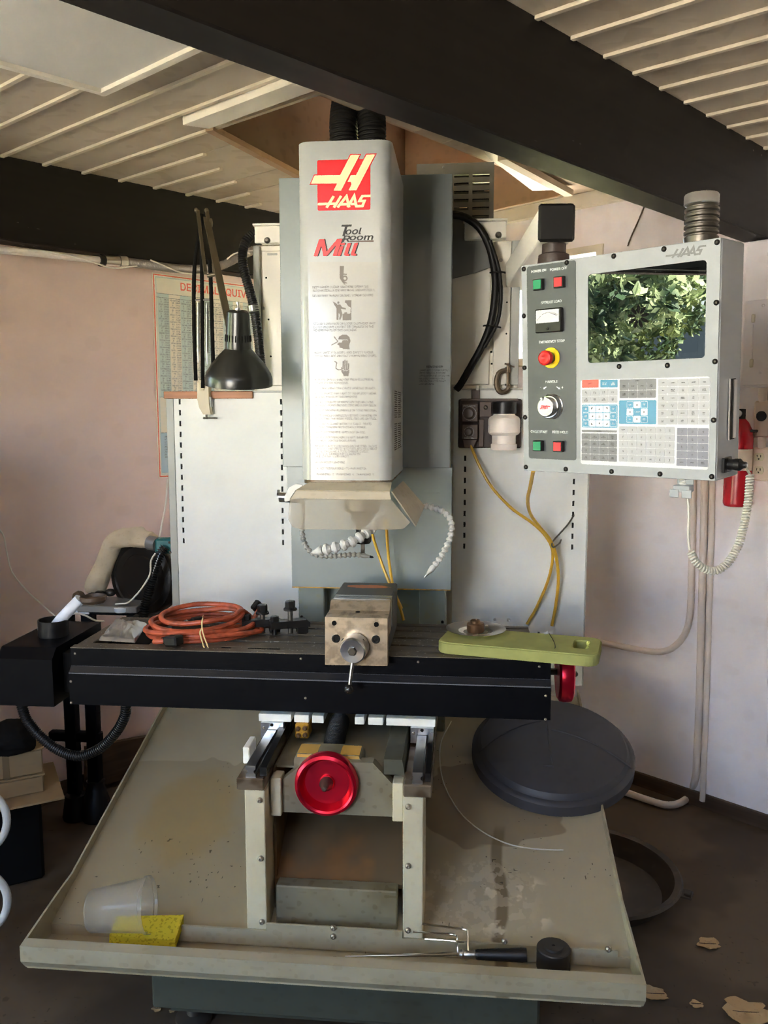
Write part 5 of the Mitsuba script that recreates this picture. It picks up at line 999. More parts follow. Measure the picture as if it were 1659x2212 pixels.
# ring holder with a white tool, standing on the motor box
rh = thing('ring_holder', 'short black plastic cup standing on the motor box left of the table', 'holder')
rc = np.array((-0.8795,0.1417,0.885)); rc[2] = 0.8842
part(rh, 'ring', lathe([(0.0, 0.0), (0.0395, 0.0), (0.0405, 0.002), (0.0405, 0.046), (0.0375, 0.046), (0.0370, 0.004), (0, 0.004)], rc, (0, 0, 1), 40), 'black_plastic')
part(rh, 'label_tab', box(rc[0] - 0.0409, rc[0] - 0.0400, rc[1] - 0.010, rc[1] - 0.002, 0.900, 0.910), 'keypad_white', smooth=False)
sh = thing('white_handled_tool', 'white handled tool with a flat brown cup head, stuck into the black cup', 'tool')
s0 = rc + [-0.010, 0.0, 0.006]; s1 = np.array((-0.805,0.06,0.9801)); s1[1] = rc[1] + 0.006
part(sh, 'handle', sweep(spline([s0, s0 * 0.6 + s1 * 0.4 + [-0.004, 0, 0.002], s1 + [0.004, 0, 0.008]], 6), [0.0150] * 6 + [0.0155] * 6 + [0.016], 20), 'handle_white')
part(sh, 'cup_head', put_in(lathe([(0.0, -0.012), (0.030, -0.010), (0.036, -0.002), (0.036, 0.008), (0.033, 0.009), (0.030, 0.0), (0, -0.002)], (0, 0, 0), (0, 0, 1), 32), frame(s1 + [0.040, 0.004, 0.008], (1, 0, 0.02), (0, 1, 0), (-0.02, 0.0, 1))), 'knob_brown')

# ------------------------------------------------------------------ lamp, clamp, mist unit, tubes
lp = thing('desk_lamp', 'black swing-arm lamp clamped to the left slotted panel', 'lamp')
st = np.array((-0.3301,0.12,1.7614)); sd_ = np.array([-0.055, 0.17, -1.0]); sd_ /= np.linalg.norm(sd_)
part(lp, 'shade', lathe([(0.024, 0.0), (0.0285, 0.003), (0.0295, 0.010), (0.0335, 0.088), (0.0335, 0.096), (0.036, 0.098), (0.050, 0.112), (0.070, 0.136), (0.084, 0.158), (0.0885, 0.172), (0.0885, 0.190), (0.0872, 0.190), (0.0872, 0.173), (0.0825, 0.159), (0.0685, 0.137), (0.034, 0.1005), (0.0, 0.096)], st, sd_, 56), 'lamp_black')
part(lp, 'shade_top', lathe([(0, -0.002), (0.020, -0.002), (0.0238, 0.0005), (0, 0.0005)], st, sd_, 32), 'lamp_black')
SLM = axis_frame(st, sd_)
for k in range(24):
    a = 2 * math.pi * k / 24; q = SLM @ np.array([0.0335 * math.cos(a), 0.0335 * math.sin(a), 0.077, 1]); q0_ = SLM @ np.array([0.0326 * math.cos(a), 0.0326 * math.sin(a), 0.060, 1])
    part(lp, 'vent_slot', sweep([q0_[:3], q[:3]], 0.0013, 6), 'black_matte')
part(lp, 'switch', cat([lathe([(0.0072, 0.0), (0.0072, 0.005), (0.0045, 0.007), (0.003, 0.014), (0.0045, 0.016), (0.0045, 0.021), (0, 0.023)], st - sd_ * 0.0021, -sd_, 20)]), 'chrome')
part(lp, 'bulb', ball(st + sd_ * 0.140, 0.028, 3), 'handle_white', smooth=True)
for P in ([(-0.6197,0.655,1.6061),(-0.6176,0.645,1.7862),(-0.608,0.635,1.9591),(-0.5851,0.625,2.0711),(-0.576,0.615,2.1224)], [(-0.597,0.655,1.5821),(-0.59,0.645,1.7859),(-0.5837,0.635,1.9587),(-0.5813,0.625,2.0427),(-0.57,0.615,2.1223)], [(-0.5601,0.655,1.6327),(-0.5563,0.64,1.7851),(-0.5512,0.62,1.9271),(-0.5482,0.6,1.9806)]):
    part(lp, 'lower_rod', sweep(spline(P, 6), 0.0062, 10), 'black_matte')
part(lp, 'cross_bar', rod((-0.6123,0.64,1.8615), (-0.5559,0.64,1.8608), 0.0030), 'steel')
for a_, b_ in (((-0.6004,0.64,1.8526), (-0.6046,0.64,1.6973)), ((-0.5714,0.64,1.8523), (-0.5755,0.64,1.6942))):
    part(lp, 'spring', corrugated([a_, np.array(a_) * 0.5 + np.array(b_) * 0.5, b_], 0.0062, 0.0034, 0.25, 12), 'steel')
    part(lp, 'spring_rod', rod(b_, np.array(b_) + [0, 0, -0.035], 0.0018), 'steel')
ua = [np.array((-0.5652,0.6,2.1271)), np.array((-0.5025,0.46,1.9146))]
for off in (-0.016, 0.014):
    part(lp, 'upper_channel', put_in(box(-0.005, 0.005, -0.006, 0.006, 0, np.linalg.norm(ua[1] - ua[0]), 0.001), axis_frame(ua[0] + [off, 0, 0], ua[1] - ua[0])), 'lamp_arm', smooth=False)
part(lp, 'upper_bar', put_in(box(-0.010, 0.010, -0.003, 0.003, 0, np.linalg.norm(np.array((-0.3574,0.16,1.6912)) - np.array((-0.5492,0.585,2.1038))), 0.001), axis_frame((-0.5492,0.585,2.1038), np.array((-0.3574,0.16,1.6912)) - np.array((-0.5492,0.585,2.1038)))), 'lamp_arm', smooth=False)
part(lp, 'elbow_cap', cat([ball((-0.5874,0.605,2.1316), 0.007, 2), ball((-0.5517,0.595,2.1284), 0.007, 2), put_in(ball((0, 0, 0), 0.009, 2, (0.6, 1, 1.6)), frame((-0.5319,0.575,2.0846), (1, 0, 0), (0, 1, 0)))]), 'lamp_arm')
part(lp, 'arm_joint', cat([cyl((-0.5101,0.452,1.9054), (-0.4733,0.452,1.9129), 0.006, 14)]), 'lamp_arm')
part(lp, 'shade_bracket', cat([rod((-0.3574,0.16,1.6912), st + sd_ * 0.06, 0.007), ball((-0.3574,0.16,1.6912), 0.009, 2)]), 'black_plastic')
part(lp, 'clamp_body', prism(Polygon([(-0.6153,1.6006), (-0.5826,1.6005), (-0.5826,1.5372), (-0.5802,1.5099), (-0.5774,1.4978), (-0.5993,1.4978), (-0.6113,1.519), (-0.6168,1.5463)]).buffer(0.002), xz(0.692), 0.0, 0.030), 'clamp_beige', smooth=False)
part(lp, 'clamp_socket', cyl((-0.6029,0.668,1.5764), (-0.5994,0.66,1.6092), 0.011, 16), 'clamp_beige')
part(lp, 'clamp_hook', box(-0.6252, -0.5904, 0.6925, 0.735, 1.5815, 1.592, 0.002), 'clamp_beige', smooth=False)
part(lp, 'clamp_pad', box(-0.5902, -0.5760, 0.672, 0.6945, 1.5192, 1.5544, 0.002), 'steel', smooth=False)
part(lp, 'clamp_screw', cat([rod((-0.5938,0.678,1.5039), (-0.5938,0.676,1.4811), 0.0035), rod((-0.6016,0.676,1.4841), (-0.5529,0.66,1.4842), 0.0024), ball((-0.6016,0.676,1.4841), 0.004, 1)]), 'steel_dark')

hs1 = thing('black_corrugated_hose', 'black corrugated cable hose arching along the left side of the electrical cabinet', 'hose')
part(hs1, 'hose', corrugated([(-0.3856,0.69,2.0809),(-0.4181,0.68,2.0751),(-0.4451,0.665,2.0481),(-0.4555,0.655,2.0004),(-0.4478,0.65,1.9447),(-0.4318,0.648,1.8864),(-0.4192,0.648,1.8312),(-0.4104,0.65,1.7628),(-0.4052,0.655,1.6971),(-0.4013,0.665,1.6236),(-0.3989,0.672,1.594)], 0.0155, 0.0072, 0.14, 16), 'black_plastic')
part(hs1, 'metal_clamp', lathe([(0.0172, -0.010), (0.0180, -0.008), (0.0172, -0.002), (0.0180, 0.0), (0.0172, 0.006), (0.0178, 0.010), (0.0165, 0.012)], (-0.423,0.648,1.8327), np.array((-0.4196,0.648,1.8137)) - np.array((-0.4249,0.648,1.8501)), 28), 'steel')
part(hs1, 'elbow_box', box(-0.4201, -0.3957, 0.665, 0.70, 2.0399, 2.0864, 0.004), 'black_plastic', smooth=False)
hs2 = thing('black_cable_bundle', 'black cable bundle looping from the column top down the right half of the cabinet', 'cable')
part(hs2, 'main_cable', sweep(spline([(0.2092,0.62,2.1055),(0.2517,0.63,2.0972),(0.2948,0.64,2.0682),(0.324,0.645,2.0188),(0.3408,0.65,1.9609),(0.3474,0.65,1.9046),(0.3442,0.65,1.8342),(0.3323,0.655,1.7709),(0.3073,0.66,1.7071),(0.2761,0.67,1.6501),(0.2445,0.68,1.5952),(0.2284,0.685,1.5748)], 8), 0.0115, 14), 'black_rubber')
part(hs2, 'thin_cable', sweep(spline([(0.3279,0.636,2.028),(0.3456,0.635,1.979),(0.3592,0.635,1.9273),(0.3645,0.635,1.8601),(0.3571,0.635,1.7898),(0.338,0.64,1.7452),(0.3158,0.65,1.7062)], 8), 0.0062, 12), 'black_rubber')
for a_, b_ in (((0.3421,0.637,1.9321), (0.366,0.63,1.9306)), ((0.3248,0.645,1.7714), (0.3544,0.628,1.7651))):
    part(hs2, 'cable_tie', sweep(spline([np.array(a_) + [-0.012, 0.0, 0], np.array(a_) + [0, -0.014, 0], np.array(b_) + [0.004, -0.008, 0], np.array(b_) + [0.010, 0.006, 0]], 6), 0.0028, 6), 'black_gloss')
cl = thing('c_clamp', 'small grey C-clamp gripping the lip at the top of the right slotted panel', 'clamp')
part(cl, 'frame', sweep(spline([(0.3955,0.685,1.6343),(0.3794,0.685,1.6344),(0.3649,0.685,1.6271),(0.3579,0.685,1.6067),(0.3598,0.685,1.5803),(0.3717,0.685,1.5671),(0.3893,0.685,1.57),(0.3965,0.685,1.5802)], 6), 0.0085, 10), 'clamp_brown')
part(cl, 'anvil', cyl((0.3891,0.685,1.5832), (0.4008,0.685,1.5831), 0.007, 12), 'clamp_brown')
part(cl, 'screw', cat([rod((0.3922,0.685,1.6591), (0.3934,0.685,1.5905), 0.0042), cyl((0.3924,0.685,1.6459), (0.3927,0.685,1.6285), 0.0085, 12), cyl((0.3918,0.685,1.5934), (0.3919,0.685,1.5875), 0.0075, 12)]), 'clamp_brown')
part(cl, 'tommy_bar', cat([rod((0.3849,0.685,1.6562), (0.4121,0.672,1.6451), 0.0022), ball((0.3849,0.685,1.6562), 0.0034, 1)]), 'clamp_brown')
tk = thing('clear_tube_stub', 'short clear tube stub standing on the lip beside the C-clamp', 'tube')
part(tk, 'stub', cyl((0.2966,0.69,1.5733), (0.2964,0.69,1.588), 0.0045, 14), 'hose_white')

mu = thing('mist_coolant_unit', 'brown mist coolant unit with two knobs and a milky bottle on the slotted panel', 'coolant unit')
part(mu, 'back_plate', cat([box(*(0.237,0.4394), 0.688, 0.6985, *(1.388,1.5451), 0.004)]), 'mist_dark', smooth=False)
part(mu, 'hanger', cat([box(*(0.2783,0.3048), 0.690, 0.6975, *(1.5451,1.5759), 0.002), box(*(0.2444,0.4277), 0.684, 0.690, *(1.5392,1.5465), 0.001)]), 'mist_brown', smooth=False)
for nm_, y0, y1, kx, ky, kr in (('liquid_control', 911, 872, 1014, 893, 0.0150), ('air_control', 949, 917, 1013, 933, 0.0110)):
    b = part(mu, nm_, box(*(0.2488,0.2989), 0.655, 0.6875, *((1.4729, 1.5301) if nm_[0] == 'l' else (1.4170, 1.4641)), 0.002), 'mist_brown', smooth=False)
    p = (np.array((0.272,0.655,1.4993)) if nm_[0] == 'l' else np.array((0.2712,0.655,1.4406)))
    part(b, 'knob', lathe([(kr * 1.1, 0), (kr * 1.05, 0.004), (kr, 0.016), (kr * 0.9, 0.0185), (0, 0.0185)], p + [0, -0.0002, 0], (-0.15, -1, 0), 28), 'mist_brown')
    part(b, 'dial_ring', lathe([(kr * 1.45, 0), (kr * 1.45, 0.0006), (kr * 1.38, 0.0006), (kr * 1.38, 0)], p + [0, -0.0002, 0], (0, -1, 0), 28), 'ink_white')
    part(b, 'lettering', text('LIQUID CONTROL' if nm_[0] == 'l' else 'AIR CONTROL', frame(p + [0.0, -0.0003, 0.022 if nm_[0] == 'l' else -0.0215], (1, 0, 0), (0, 0, 1)), 0.0042, 0.040 if nm_[0] == 'l' else 0.030, True, 0, 0.0006), 'ink_white', smooth=False)
part(mu, 'outlet', hull(np.array([(0.2524,0.66,1.4153), (0.2966,0.66,1.4154), (0.2852,0.66,1.3902), (0.2586,0.66,1.3901), (0.2524,0.688,1.4144), (0.2972,0.688,1.4145), (0.2856,0.688,1.3891), (0.2587,0.688,1.389)])), 'mist_brown', smooth=False)
part(mu, 'side_bracket', cat([box(*(0.3033,0.3429), 0.680, 0.6875, *(1.4875,1.5362), 0.002), box(*(0.3018,0.3195), 0.680, 0.6875, *(1.3924,1.4801), 0.002)]), 'mist_brown', smooth=False)
part(mu, 'bracket_bolt', button_screw((0.3237,0.679,1.5185), (0, -1, 0), 0.007, 0.005), 'steel_dark')
bt = np.array((0.3791,0.645,1.5357)); bb = np.array((0.3817,0.645,1.3839)); hB = bt[2] - bb[2]
bo = part(mu, 'bottle', lathe([(0, 0), (0.039, 0), (0.041, 0.004), (0.041, 0.018), (0.0375, 0.020), (0.0375, 0.046), (0.046, 0.050), (0.0505, 0.056), (0.0505, 0.096), (0.046, 0.104), (0.034, 0.110), (0.034, 0.114), (0, 0.114)], (bb[0], bb[1], bb[2]), (0, 0, 1), 48), 'bottle_white', label='milky white plastic bottle')
part(bo, 'cap', lathe([(0, 0), (0.038, 0), (0.038, hB - 0.118), (0.0365, hB - 0.114), (0, hB - 0.114)], (bb[0], bb[1], bb[2] + 0.1143), (0, 0, 1), 40), 'black_plastic')
yh = thing('yellow_tube', 'yellow air tube running from the mist coolant unit down behind the table', 'tube')
part(yh, 'tube', tube([(0.2762,0.665,1.4004),(0.3049,0.65,1.3345),(0.3453,0.64,1.2658),(0.4092,0.635,1.1986),(0.4759,0.635,1.1517),(0.5211,0.64,1.1068),(0.5439,0.65,1.053),(0.5337,0.66,0.9675),(0.5001,0.675,0.8714),(0.4691,0.685,0.8091)], 0.0048, 10, 8), 'hose_yellow')
yh = thing('yellow_tube', 'yellow air tube running from under the control panel down behind the table', 'tube')
part(yh, 'tube', tube([(0.4309,0.12,1.354),(0.4355,0.25,1.3061),(0.4409,0.4,1.2501),(0.4583,0.52,1.198),(0.4902,0.6,1.1506),(0.5325,0.635,1.0987),(0.5554,0.645,1.0389),(0.5649,0.66,0.9605),(0.5598,0.675,0.8727),(0.5506,0.685,0.8048)], 0.0052, 10, 8), 'hose_yellow')
part(yh, 'wire_tie', sweep(spline([(0.6147,0.7,1.1721),(0.5908,0.68,1.1396),(0.5487,0.65,1.0982),(0.5381,0.63,1.0847),(0.543,0.62,1.0774),(0.5625,0.64,1.0864),(0.5704,0.66,1.0955)], 6), 0.0026, 8), 'steel_dark', label='dark twisted wire tie')
yv = thing('yellow_tube', 'yellow air tube slanting from the spindle to the vise, left one of the pair', 'tube')
part(yv, 'tube', tube([(-0.0123,0.32,1.2008),(-0.0028,0.33,1.1458),(0.0186,0.33,1.0786),(0.0464,0.32,1.0104),(0.0627,0.3,0.9825),(0.0781,0.29,0.9501),(0.0889,0.289,0.9128)], 0.0042, 10, 8), 'hose_yellow')
yv = thing('yellow_tube', 'yellow air tube hanging from the spindle to the vise, right one of the pair', 'tube')
part(yv, 'tube', tube([(0.0347,0.33,1.2067),(0.0369,0.335,1.1456),(0.0423,0.335,1.0781),(0.054,0.325,1.0095),(0.0644,0.312,0.9799),(0.0826,0.302,0.9433)], 0.0042, 10, 8), 'hose_yellow')
cc_ = thing('coiled_cord', 'cream coiled cord hanging in a loop from the right side of the control panel', 'cord')
pend_tip = pa_ + PX * 0.036
pl = [pend_tip] + [(0.859,-0.17,1.3837),(0.8674,-0.17,1.3697)]
coil_path = spline([(0.8675,-0.17,1.3677),(0.8654,-0.175,1.3191),(0.8578,-0.18,1.2642),(0.8435,-0.19,1.215),(0.819,-0.2,1.1779),(0.7941,-0.205,1.1633),(0.7683,-0.21,1.1688),(0.7503,-0.21,1.1846),(0.7398,-0.21,1.2046)], 14)
Q = resample(coil_path, 0.0007); Ncoil = len(Q)
tq = np.gradient(Q, axis=0); tq /= np.linalg.norm(tq, axis=1, keepdims=True)
side = np.cross(tq, [0.1, 1, 0.05]); side /= np.linalg.norm(side, axis=1, keepdims=True); nrm2 = np.cross(tq, side)
ph = np.arange(Ncoil) * 0.0007 / 0.0062 * 2 * math.pi
coil = Q + 0.0068 * (np.cos(ph)[:, None] * side + np.sin(ph)[:, None] * nrm2)
tail = [np.array(p) for p in [(0.7377,-0.21,1.2086),(0.7336,-0.21,1.2367),(0.7328,-0.21,1.2766),(0.732,-0.205,1.3059),(0.7285,-0.2,1.3273),(0.723,-0.2,1.3451)]]
part(cc_, 'coil', sweep(coil, 0.0027, 7), 'coil_cream')
part(cc_, 'lead', sweep(spline(pl, 6), 0.0030, 8), 'coil_cream')
part(cc_, 'tail', sweep(spline(tail, 8), 0.0030, 8), 'coil_cream')
e0 = tail[-1]
part(cc_, 'strain_relief', corrugated([e0 + [0, 0, -0.004], e0 + [-0.002, 0, 0.006], np.array((0.7172,-0.2,1.3669))], 0.0085, 0.0055, 0.22, 16), 'hose_white')
part(cc_, 'cone', lathe([(0.0034, 0), (0.0060, 0.016), (0.0085, 0.022), (0, 0.022)], tail[-2] + [0, 0, -0.004], np.array(e0) - tail[-2] + [0, 0, 0.001], 14), 'coil_cream')
part(cc_, 'end_tip', cyl((0.7172,-0.2,1.3669), (0.7155,-0.206,1.3713), 0.005, 14), 'black_matte')

# ------------------------------------------------------------------ left wall: conduit, wires, chart
cn = thing('conduit', 'grey flexible conduit with a chrome coupling running under the beam on the pink wall', 'conduit')
part(cn, 'painted_pipe', sweep(spline([(-1.3774,0.6796,2.0444),(-1.2597,0.8198,2.0551),(-1.1752,0.9205,2.0579),(-1.0898,1.0223,2.0616)], 4), 0.0130, 14), 'pipe_paint')
part(cn, 'coupling', cat([cyl((-1.0921,1.0195,2.0612), (-1.0828,1.0306,2.0622), 0.0225, 8), cyl((-1.084,1.0292,2.0619), (-1.0402,1.0814,2.0671), 0.0185, 24)]), 'black_plastic')
part(cn, 'chrome_sleeve', cyl((-1.0782,1.0361,2.0626), (-1.0426,1.0785,2.0668), 0.0195, 28), 'chrome')
part(cn, 'chrome_nut', cyl((-1.0414,1.08,2.067), (-1.0233,1.1016,2.0695), 0.0235, 8), 'chrome')
part(cn, 'flexible_pipe', corrugated([(-1.0257,1.0987,2.069),(-0.9639,1.1723,2.0688),(-0.8861,1.265,2.0693),(-0.8028,1.3596,2.082),(-0.7402,1.4108,2.1045),(-0.6787,1.4375,2.1397),(-0.6137,1.4372,2.1683)], 0.0172, 0.0060, 0.08, 16), 'conduit_grey')
for lab, P in (('thin white wire sagging along the painted pipe on the pink wall', [(-1.2504,0.8029,2.058),(-1.2024,0.8524,2.0617),(-1.1346,0.9254,2.0549),(-1.0788,0.9918,2.0412),(-1.0616,1.0201,2.0359),(-1.0309,1.0567,2.0382),(-0.9845,1.1119,2.0554)]),
               ('thin white wire crossing the flexible conduit above the printed chart', [(-0.9478,1.1557,2.083),(-0.9215,1.1824,2.0734),(-0.8912,1.2153,2.061),(-0.8617,1.2583,2.0517),(-0.8256,1.3091,2.0541),(-0.7802,1.3788,2.0665)]),
               ('thin white wire rising beside the flexible conduit toward the cabinet', [(-0.7154,1.3938,2.1251),(-0.6868,1.3967,2.1454),(-0.6584,1.3995,2.1527),(-0.6198,1.3988,2.1464)]),
               ('thin white wire trailing down the pink wall to the motor box', [(-1.4309,0.7589,1.1285),(-1.398,0.7981,1.0735),(-1.3899,0.8078,1.0044),(-1.3835,0.8154,0.9435),(-1.3695,0.8243,0.9025),(-1.3284,0.8344,0.846),(-1.2802,0.8141,0.817),(-1.2091,0.7432,0.8045),(-1.145,0.664,0.8054)])):
    w_ = thing('white_wire', lab, 'wire'); part(w_, 'wire', sweep(spline(P, 6), 0.0032 if 'motor' not in lab else 0.0026, 8), 'wire_white')
w_ = thing('white_wire', 'white wire hanging down beside the left slotted panel to the dust bag', 'wire')
part(w_, 'wire', sweep(spline([(-0.7995,0.86,1.2653),(-0.8093,0.86,1.1734),(-0.8252,0.86,1.106),(-0.8373,0.86,1.0551),(-0.8542,0.86,1.0125)], 6), 0.0034, 8), 'wire_white')
ps = thing('wall_chart', 'printed decimal equivalents chart with a red border on the pink wall', 'poster')
X0, X1, Y0, Y1 = -1.254, -0.640, 1.233, 2.062
part(ps, 'sheet', prism(sbox(X0, Y0, X1, Y1), BW, 0.001, 0.003), 'poster_paper', smooth=False)
ou = sbox(X0 + 0.004, Y0 + 0.004, X1 - 0.004, Y1 - 0.004)
part(ps, 'red_border', prism(ou.difference(ou.buffer(-0.0045, join_style=2)), BW, 0.0031, 0.0035), 'poster_red', smooth=False)
iu = ou.buffer(-0.010, join_style=2)
part(ps, 'green_border', prism(iu.difference(iu.buffer(-0.0022, join_style=2)), BW, 0.0031, 0.0035), 'poster_blue', smooth=False)
tt0, tt1 = (1.1258,2.0219), (0.6859,2.0353)
part(ps, 'title', text('DECIMAL EQUIVALENTS', BW @ frame((-tt0[0], tt0[1] - 0.017, 0.0031), (1, 0, 0), (0, 1, 0)), 0.030, 0.485, True, 0, 0.0005, 'l'), 'poster_red', smooth=False)
ytop, ybot = (1.103,1.983)[1], (1.2356,1.5653)[1]
ncol = 11; cw = (X1 - X0 - 0.040) / ncol
part(ps, 'green_column', cat([prism(sbox(X0 + 0.020 + cw * k, ybot, X0 + 0.020 + cw * (k + 1), ytop), BW, 0.0031, 0.0034) for k in range(0, ncol, 2)]), 'poster_green', smooth=False, stuff=True)
part(ps, 'lower_table', cat([prism(sbox(X0 + 0.016, Y0 + 0.020, X1 - 0.016, (1.2408,1.4195)[1]), BW, 0.0031, 0.0034)]), 'poster_blue', smooth=False)
part(ps, 'rule', cat([prism(sbox(X0 + 0.016, y_ - 0.0008, X1 - 0.016, y_ + 0.0008), BW, 0.0034, 0.0037) for y_ in (ytop, ytop - 0.016, ybot, (1.2408,1.4195)[1])]), 'poster_ink', smooth=False, stuff=True)
GL = {}
for ch_ in '0123456789./"':
    m = meshkit.text_mesh(ch_, 0.0056, 0.0003, True); GL[ch_] = (np.array(m.vertices), np.array(m.faces), m.bounds[1][0] + 0.0005)
V_, F_, nv = [], [], 0
def stamp(s, x, y):
    global nv
    for q in s:
        v, f, w = GL[q]; V_.append(v + [x, y, 0.0035]); F_.append(f + nv); nv += len(v); x += w
for k in range(ncol):
    rows = int((ytop - 0.020 - ybot) / 0.0096)
    for r_ in range(rows):
        i = k * rows + r_ + 1; x = X0 + 0.020 + cw * k; y = ytop - 0.026 - r_ * 0.0096
        if i % 3 == 0: stamp(f'{(i % 63) + 1}/64', x + 0.004, y)
        elif i % 3 == 1: stamp(str(i % 80), x + 0.012, y)
        else: stamp(f'.{i % 10}', x + 0.011, y)
        stamp(f'.{min(9999, i * 23):04d}', x + 0.0275, y)
for r_ in range(9):
    for k in range(4): stamp(f'.{(r_ * 731 + k * 1237) % 9999:04d}', X0 + 0.030 + 0.03 * k, (1.2415,1.4005)[1] - r_ * 0.0105)
part(ps, 'numbers', trimesh.Trimesh(put_in(trimesh.Trimesh(np.vstack(V_), np.vstack(F_), process=False), BW).vertices, np.vstack(F_), process=False), 'poster_ink', smooth=False, stuff=True)

# ------------------------------------------------------------------ right wall: breaker door, switch, outlet, pipes, extinguisher
bp = thing('breaker_door', 'white painted panel door with hinges on the right wall above the switch', 'panel door')
bl, bt_ = (1.8772,1.588), (1.8689,1.8795)
part(bp, 'box', rbox(0.0005, 0.040, bl[0], bl[0] + 0.42, bl[1], 2.085, 0.003), 'wall_paint', smooth=False)
part(bp, 'door', rbox(0.0405, 0.046, bl[0] + 0.008, bl[0] + 0.40, bl[1] + 0.008, bt_[1] + 0.006, 0.002), 'wall_paint', smooth=False)
for p in ((1.9168,1.8235), (1.9184,1.6711)): part(bp, 'latch', rbox(0.0465, 0.053, p[0] - 0.006, p[0] + 0.006, p[1] - 0.014, p[1] + 0.014, 0.002), 'trim_paint', smooth=False)
part(bp, 'latch_rod', rod(R(0.050, (1.9162,1.8048)[0], (1.9162,1.8048)[1]), R(0.050, (1.9192,1.6869)[0], (1.9192,1.6869)[1]), 0.0022), 'wall_paint')
for p in ((1.9472,1.8644), (1.9482,1.64)): part(bp, 'door_screw', button_screw(R(0.0465, *p), RM[:3, 0], 0.006, 0.003), 'wall_paint')
sw = thing('switch_box', 'white wall plate with a round black button above the power outlet', 'switch')
s_a, s_b = (1.9281,1.4155), (1.9342,1.5425)
part(sw, 'plate', rbox(0.0005, 0.034, s_a[0], s_a[0] + 0.118, s_a[1], s_b[1], 0.006), 'plate_ivory', smooth=False)
part(sw, 'button', lathe([(0.0175, 0), (0.0175, 0.003), (0.016, 0.004), (0, 0.004)], R(0.0342, *(1.9558,1.4897)), RM[:3, 0], 28), 'black_plastic')
ol = thing('power_outlet', 'white double power outlet plate below the black button', 'outlet')
o_a, o_b = (1.9295,1.2644), (1.9267,1.3815)
part(ol, 'plate', rbox(0.0005, 0.034, o_a[0], o_a[0] + 0.105, o_a[1], o_b[1], 0.006), 'plate_ivory', smooth=False)
for p in ((1.9554,1.3486), (1.9562,1.3018)):
    s_ = part(ol, 'socket', prism(Point(0, 0).buffer(0.0175).intersection(sbox(-0.02, -0.0135, 0.02, 0.0135)), frame(R(0.0341, *p), RM[:3, 1], (0, 0, 1)), 0, 0.0025), 'socket_cream', smooth=False)
    for q in ((-0.006, 0.003, 0.0013, 0.004), (0.006, 0.003, 0.0013, 0.004), (0, -0.007, 0.0024, 0.0024)):
        part(s_, 'pin_slot', prism(sbox(q[0] - q[2], q[1] - q[3], q[0] + q[2], q[1] + q[3]), frame(R(0.0341, *p), RM[:3, 1], (0, 0, 1)), 0.0026, 0.0030), 'slot_dark', smooth=False)
for lab, P, r_ in (('painted pipe dropping behind the control panel and bending left along the right wall', [(1.0911,1.1621,1.8236),(1.1015,1.1533,1.4874),(1.1108,1.1455,1.1442),(1.1141,1.1428,0.9345),(1.1161,1.1411,0.7572),(1.1038,1.1515,0.668),(1.0704,1.1795,0.6048),(1.032,1.2117,0.576),(0.9755,1.2591,0.5662),(0.8496,1.3647,0.5614),(0.7145,1.4781,0.5583)], 0.0125),
                   ('painted pipe running down the right wall and bending left along the floor', [(1.123,1.1353,1.8205),(1.1337,1.1263,1.4875),(1.1433,1.1183,1.1477),(1.1489,1.1135,0.8),(1.1548,1.1087,0.4439),(1.1555,1.108,0.1883),(1.1527,1.1052,0.1154)] + [(1.1531,1.1691,0.018),(1.0988,1.0939,0.018),(1.0412,1.0696,0.018),(0.9803,1.106,0.018),(0.9044,1.1661,0.018),(0.8253,1.2288,0.018)], 0.0135),
                   ('thin painted pipe straight down the right wall to the floor, nearest the extinguisher', [(1.1459,1.1187,1.8185),(1.1567,1.1096,1.4876),(1.1664,1.1015,1.1499),(1.171,1.0976,0.8041),(1.1757,1.0937,0.4498),(1.1785,1.0913,0.1044),(1.1784,1.0914,0.0302)], 0.0105),
                   ('short painted pipe between the panel door and the switch plate', [(1.2869,0.9951,1.587),(1.2889,0.9935,1.5392)], 0.014), ('short painted pipe between the switch plate and the outlet', [(1.2914,0.9914,1.4175),(1.2917,0.9911,1.3789)], 0.014)):
    w_ = thing('wall_pipe', lab, 'pipe'); part(w_, 'pipe', sweep(resample(spline(P, 8), 0.02), r_, 14), 'pipe_paint')
fe = thing('fire_extinguisher', 'red fire extinguisher hanging on the right wall behind the control panel', 'fire extinguisher')
ft, fbm_ = np.array((1.1995,0.9967,1.48)), np.array((1.2137,0.9848,1.1737)); fh = ft[2] - fbm_[2]; fo = np.array([fbm_[0], fbm_[1], fbm_[2]])
part(fe, 'cylinder', lathe([(0, 0.004), (0.030, 0.0), (0.040, 0.003), (0.0445, 0.012), (0.0445, fh * 0.80), (0.040, fh * 0.88), (0.028, fh * 0.96), (0.018, fh), (0, fh)], fo, (0, 0, 1), 40), 'extinguisher_red')
part(fe, 'label_band', lathe([(0.0449, fh * 0.42), (0.0449, fh * 0.66)], fo, (0, 0, 1), 40), 'plate_ivory')
part(fe, 'band_mark', lathe([(0.0452, fh * 0.66), (0.0452, fh * 0.80)], fo, (0, 0, 1), 40), 'extinguisher_red')
part(fe, 'valve', cat([cyl(fo + [0, 0, fh], fo + [0, 0, fh + 0.035], 0.016, 18), put_in(box(-0.012, 0.06, -0.010, 0.010, 0.036, 0.046, 0.003), frame(fo + [0, 0, fh], E2.tolist() + [0], (-E1).tolist() + [0]))]), 'black_plastic', smooth=False)
part(fe, 'gauge', lathe([(0.012, 0), (0.012, 0.006), (0, 0.008)], fo + np.array([*(-E1 * 0.017), fh + 0.018]), [*(-E1), 0.1], 20), 'chrome')
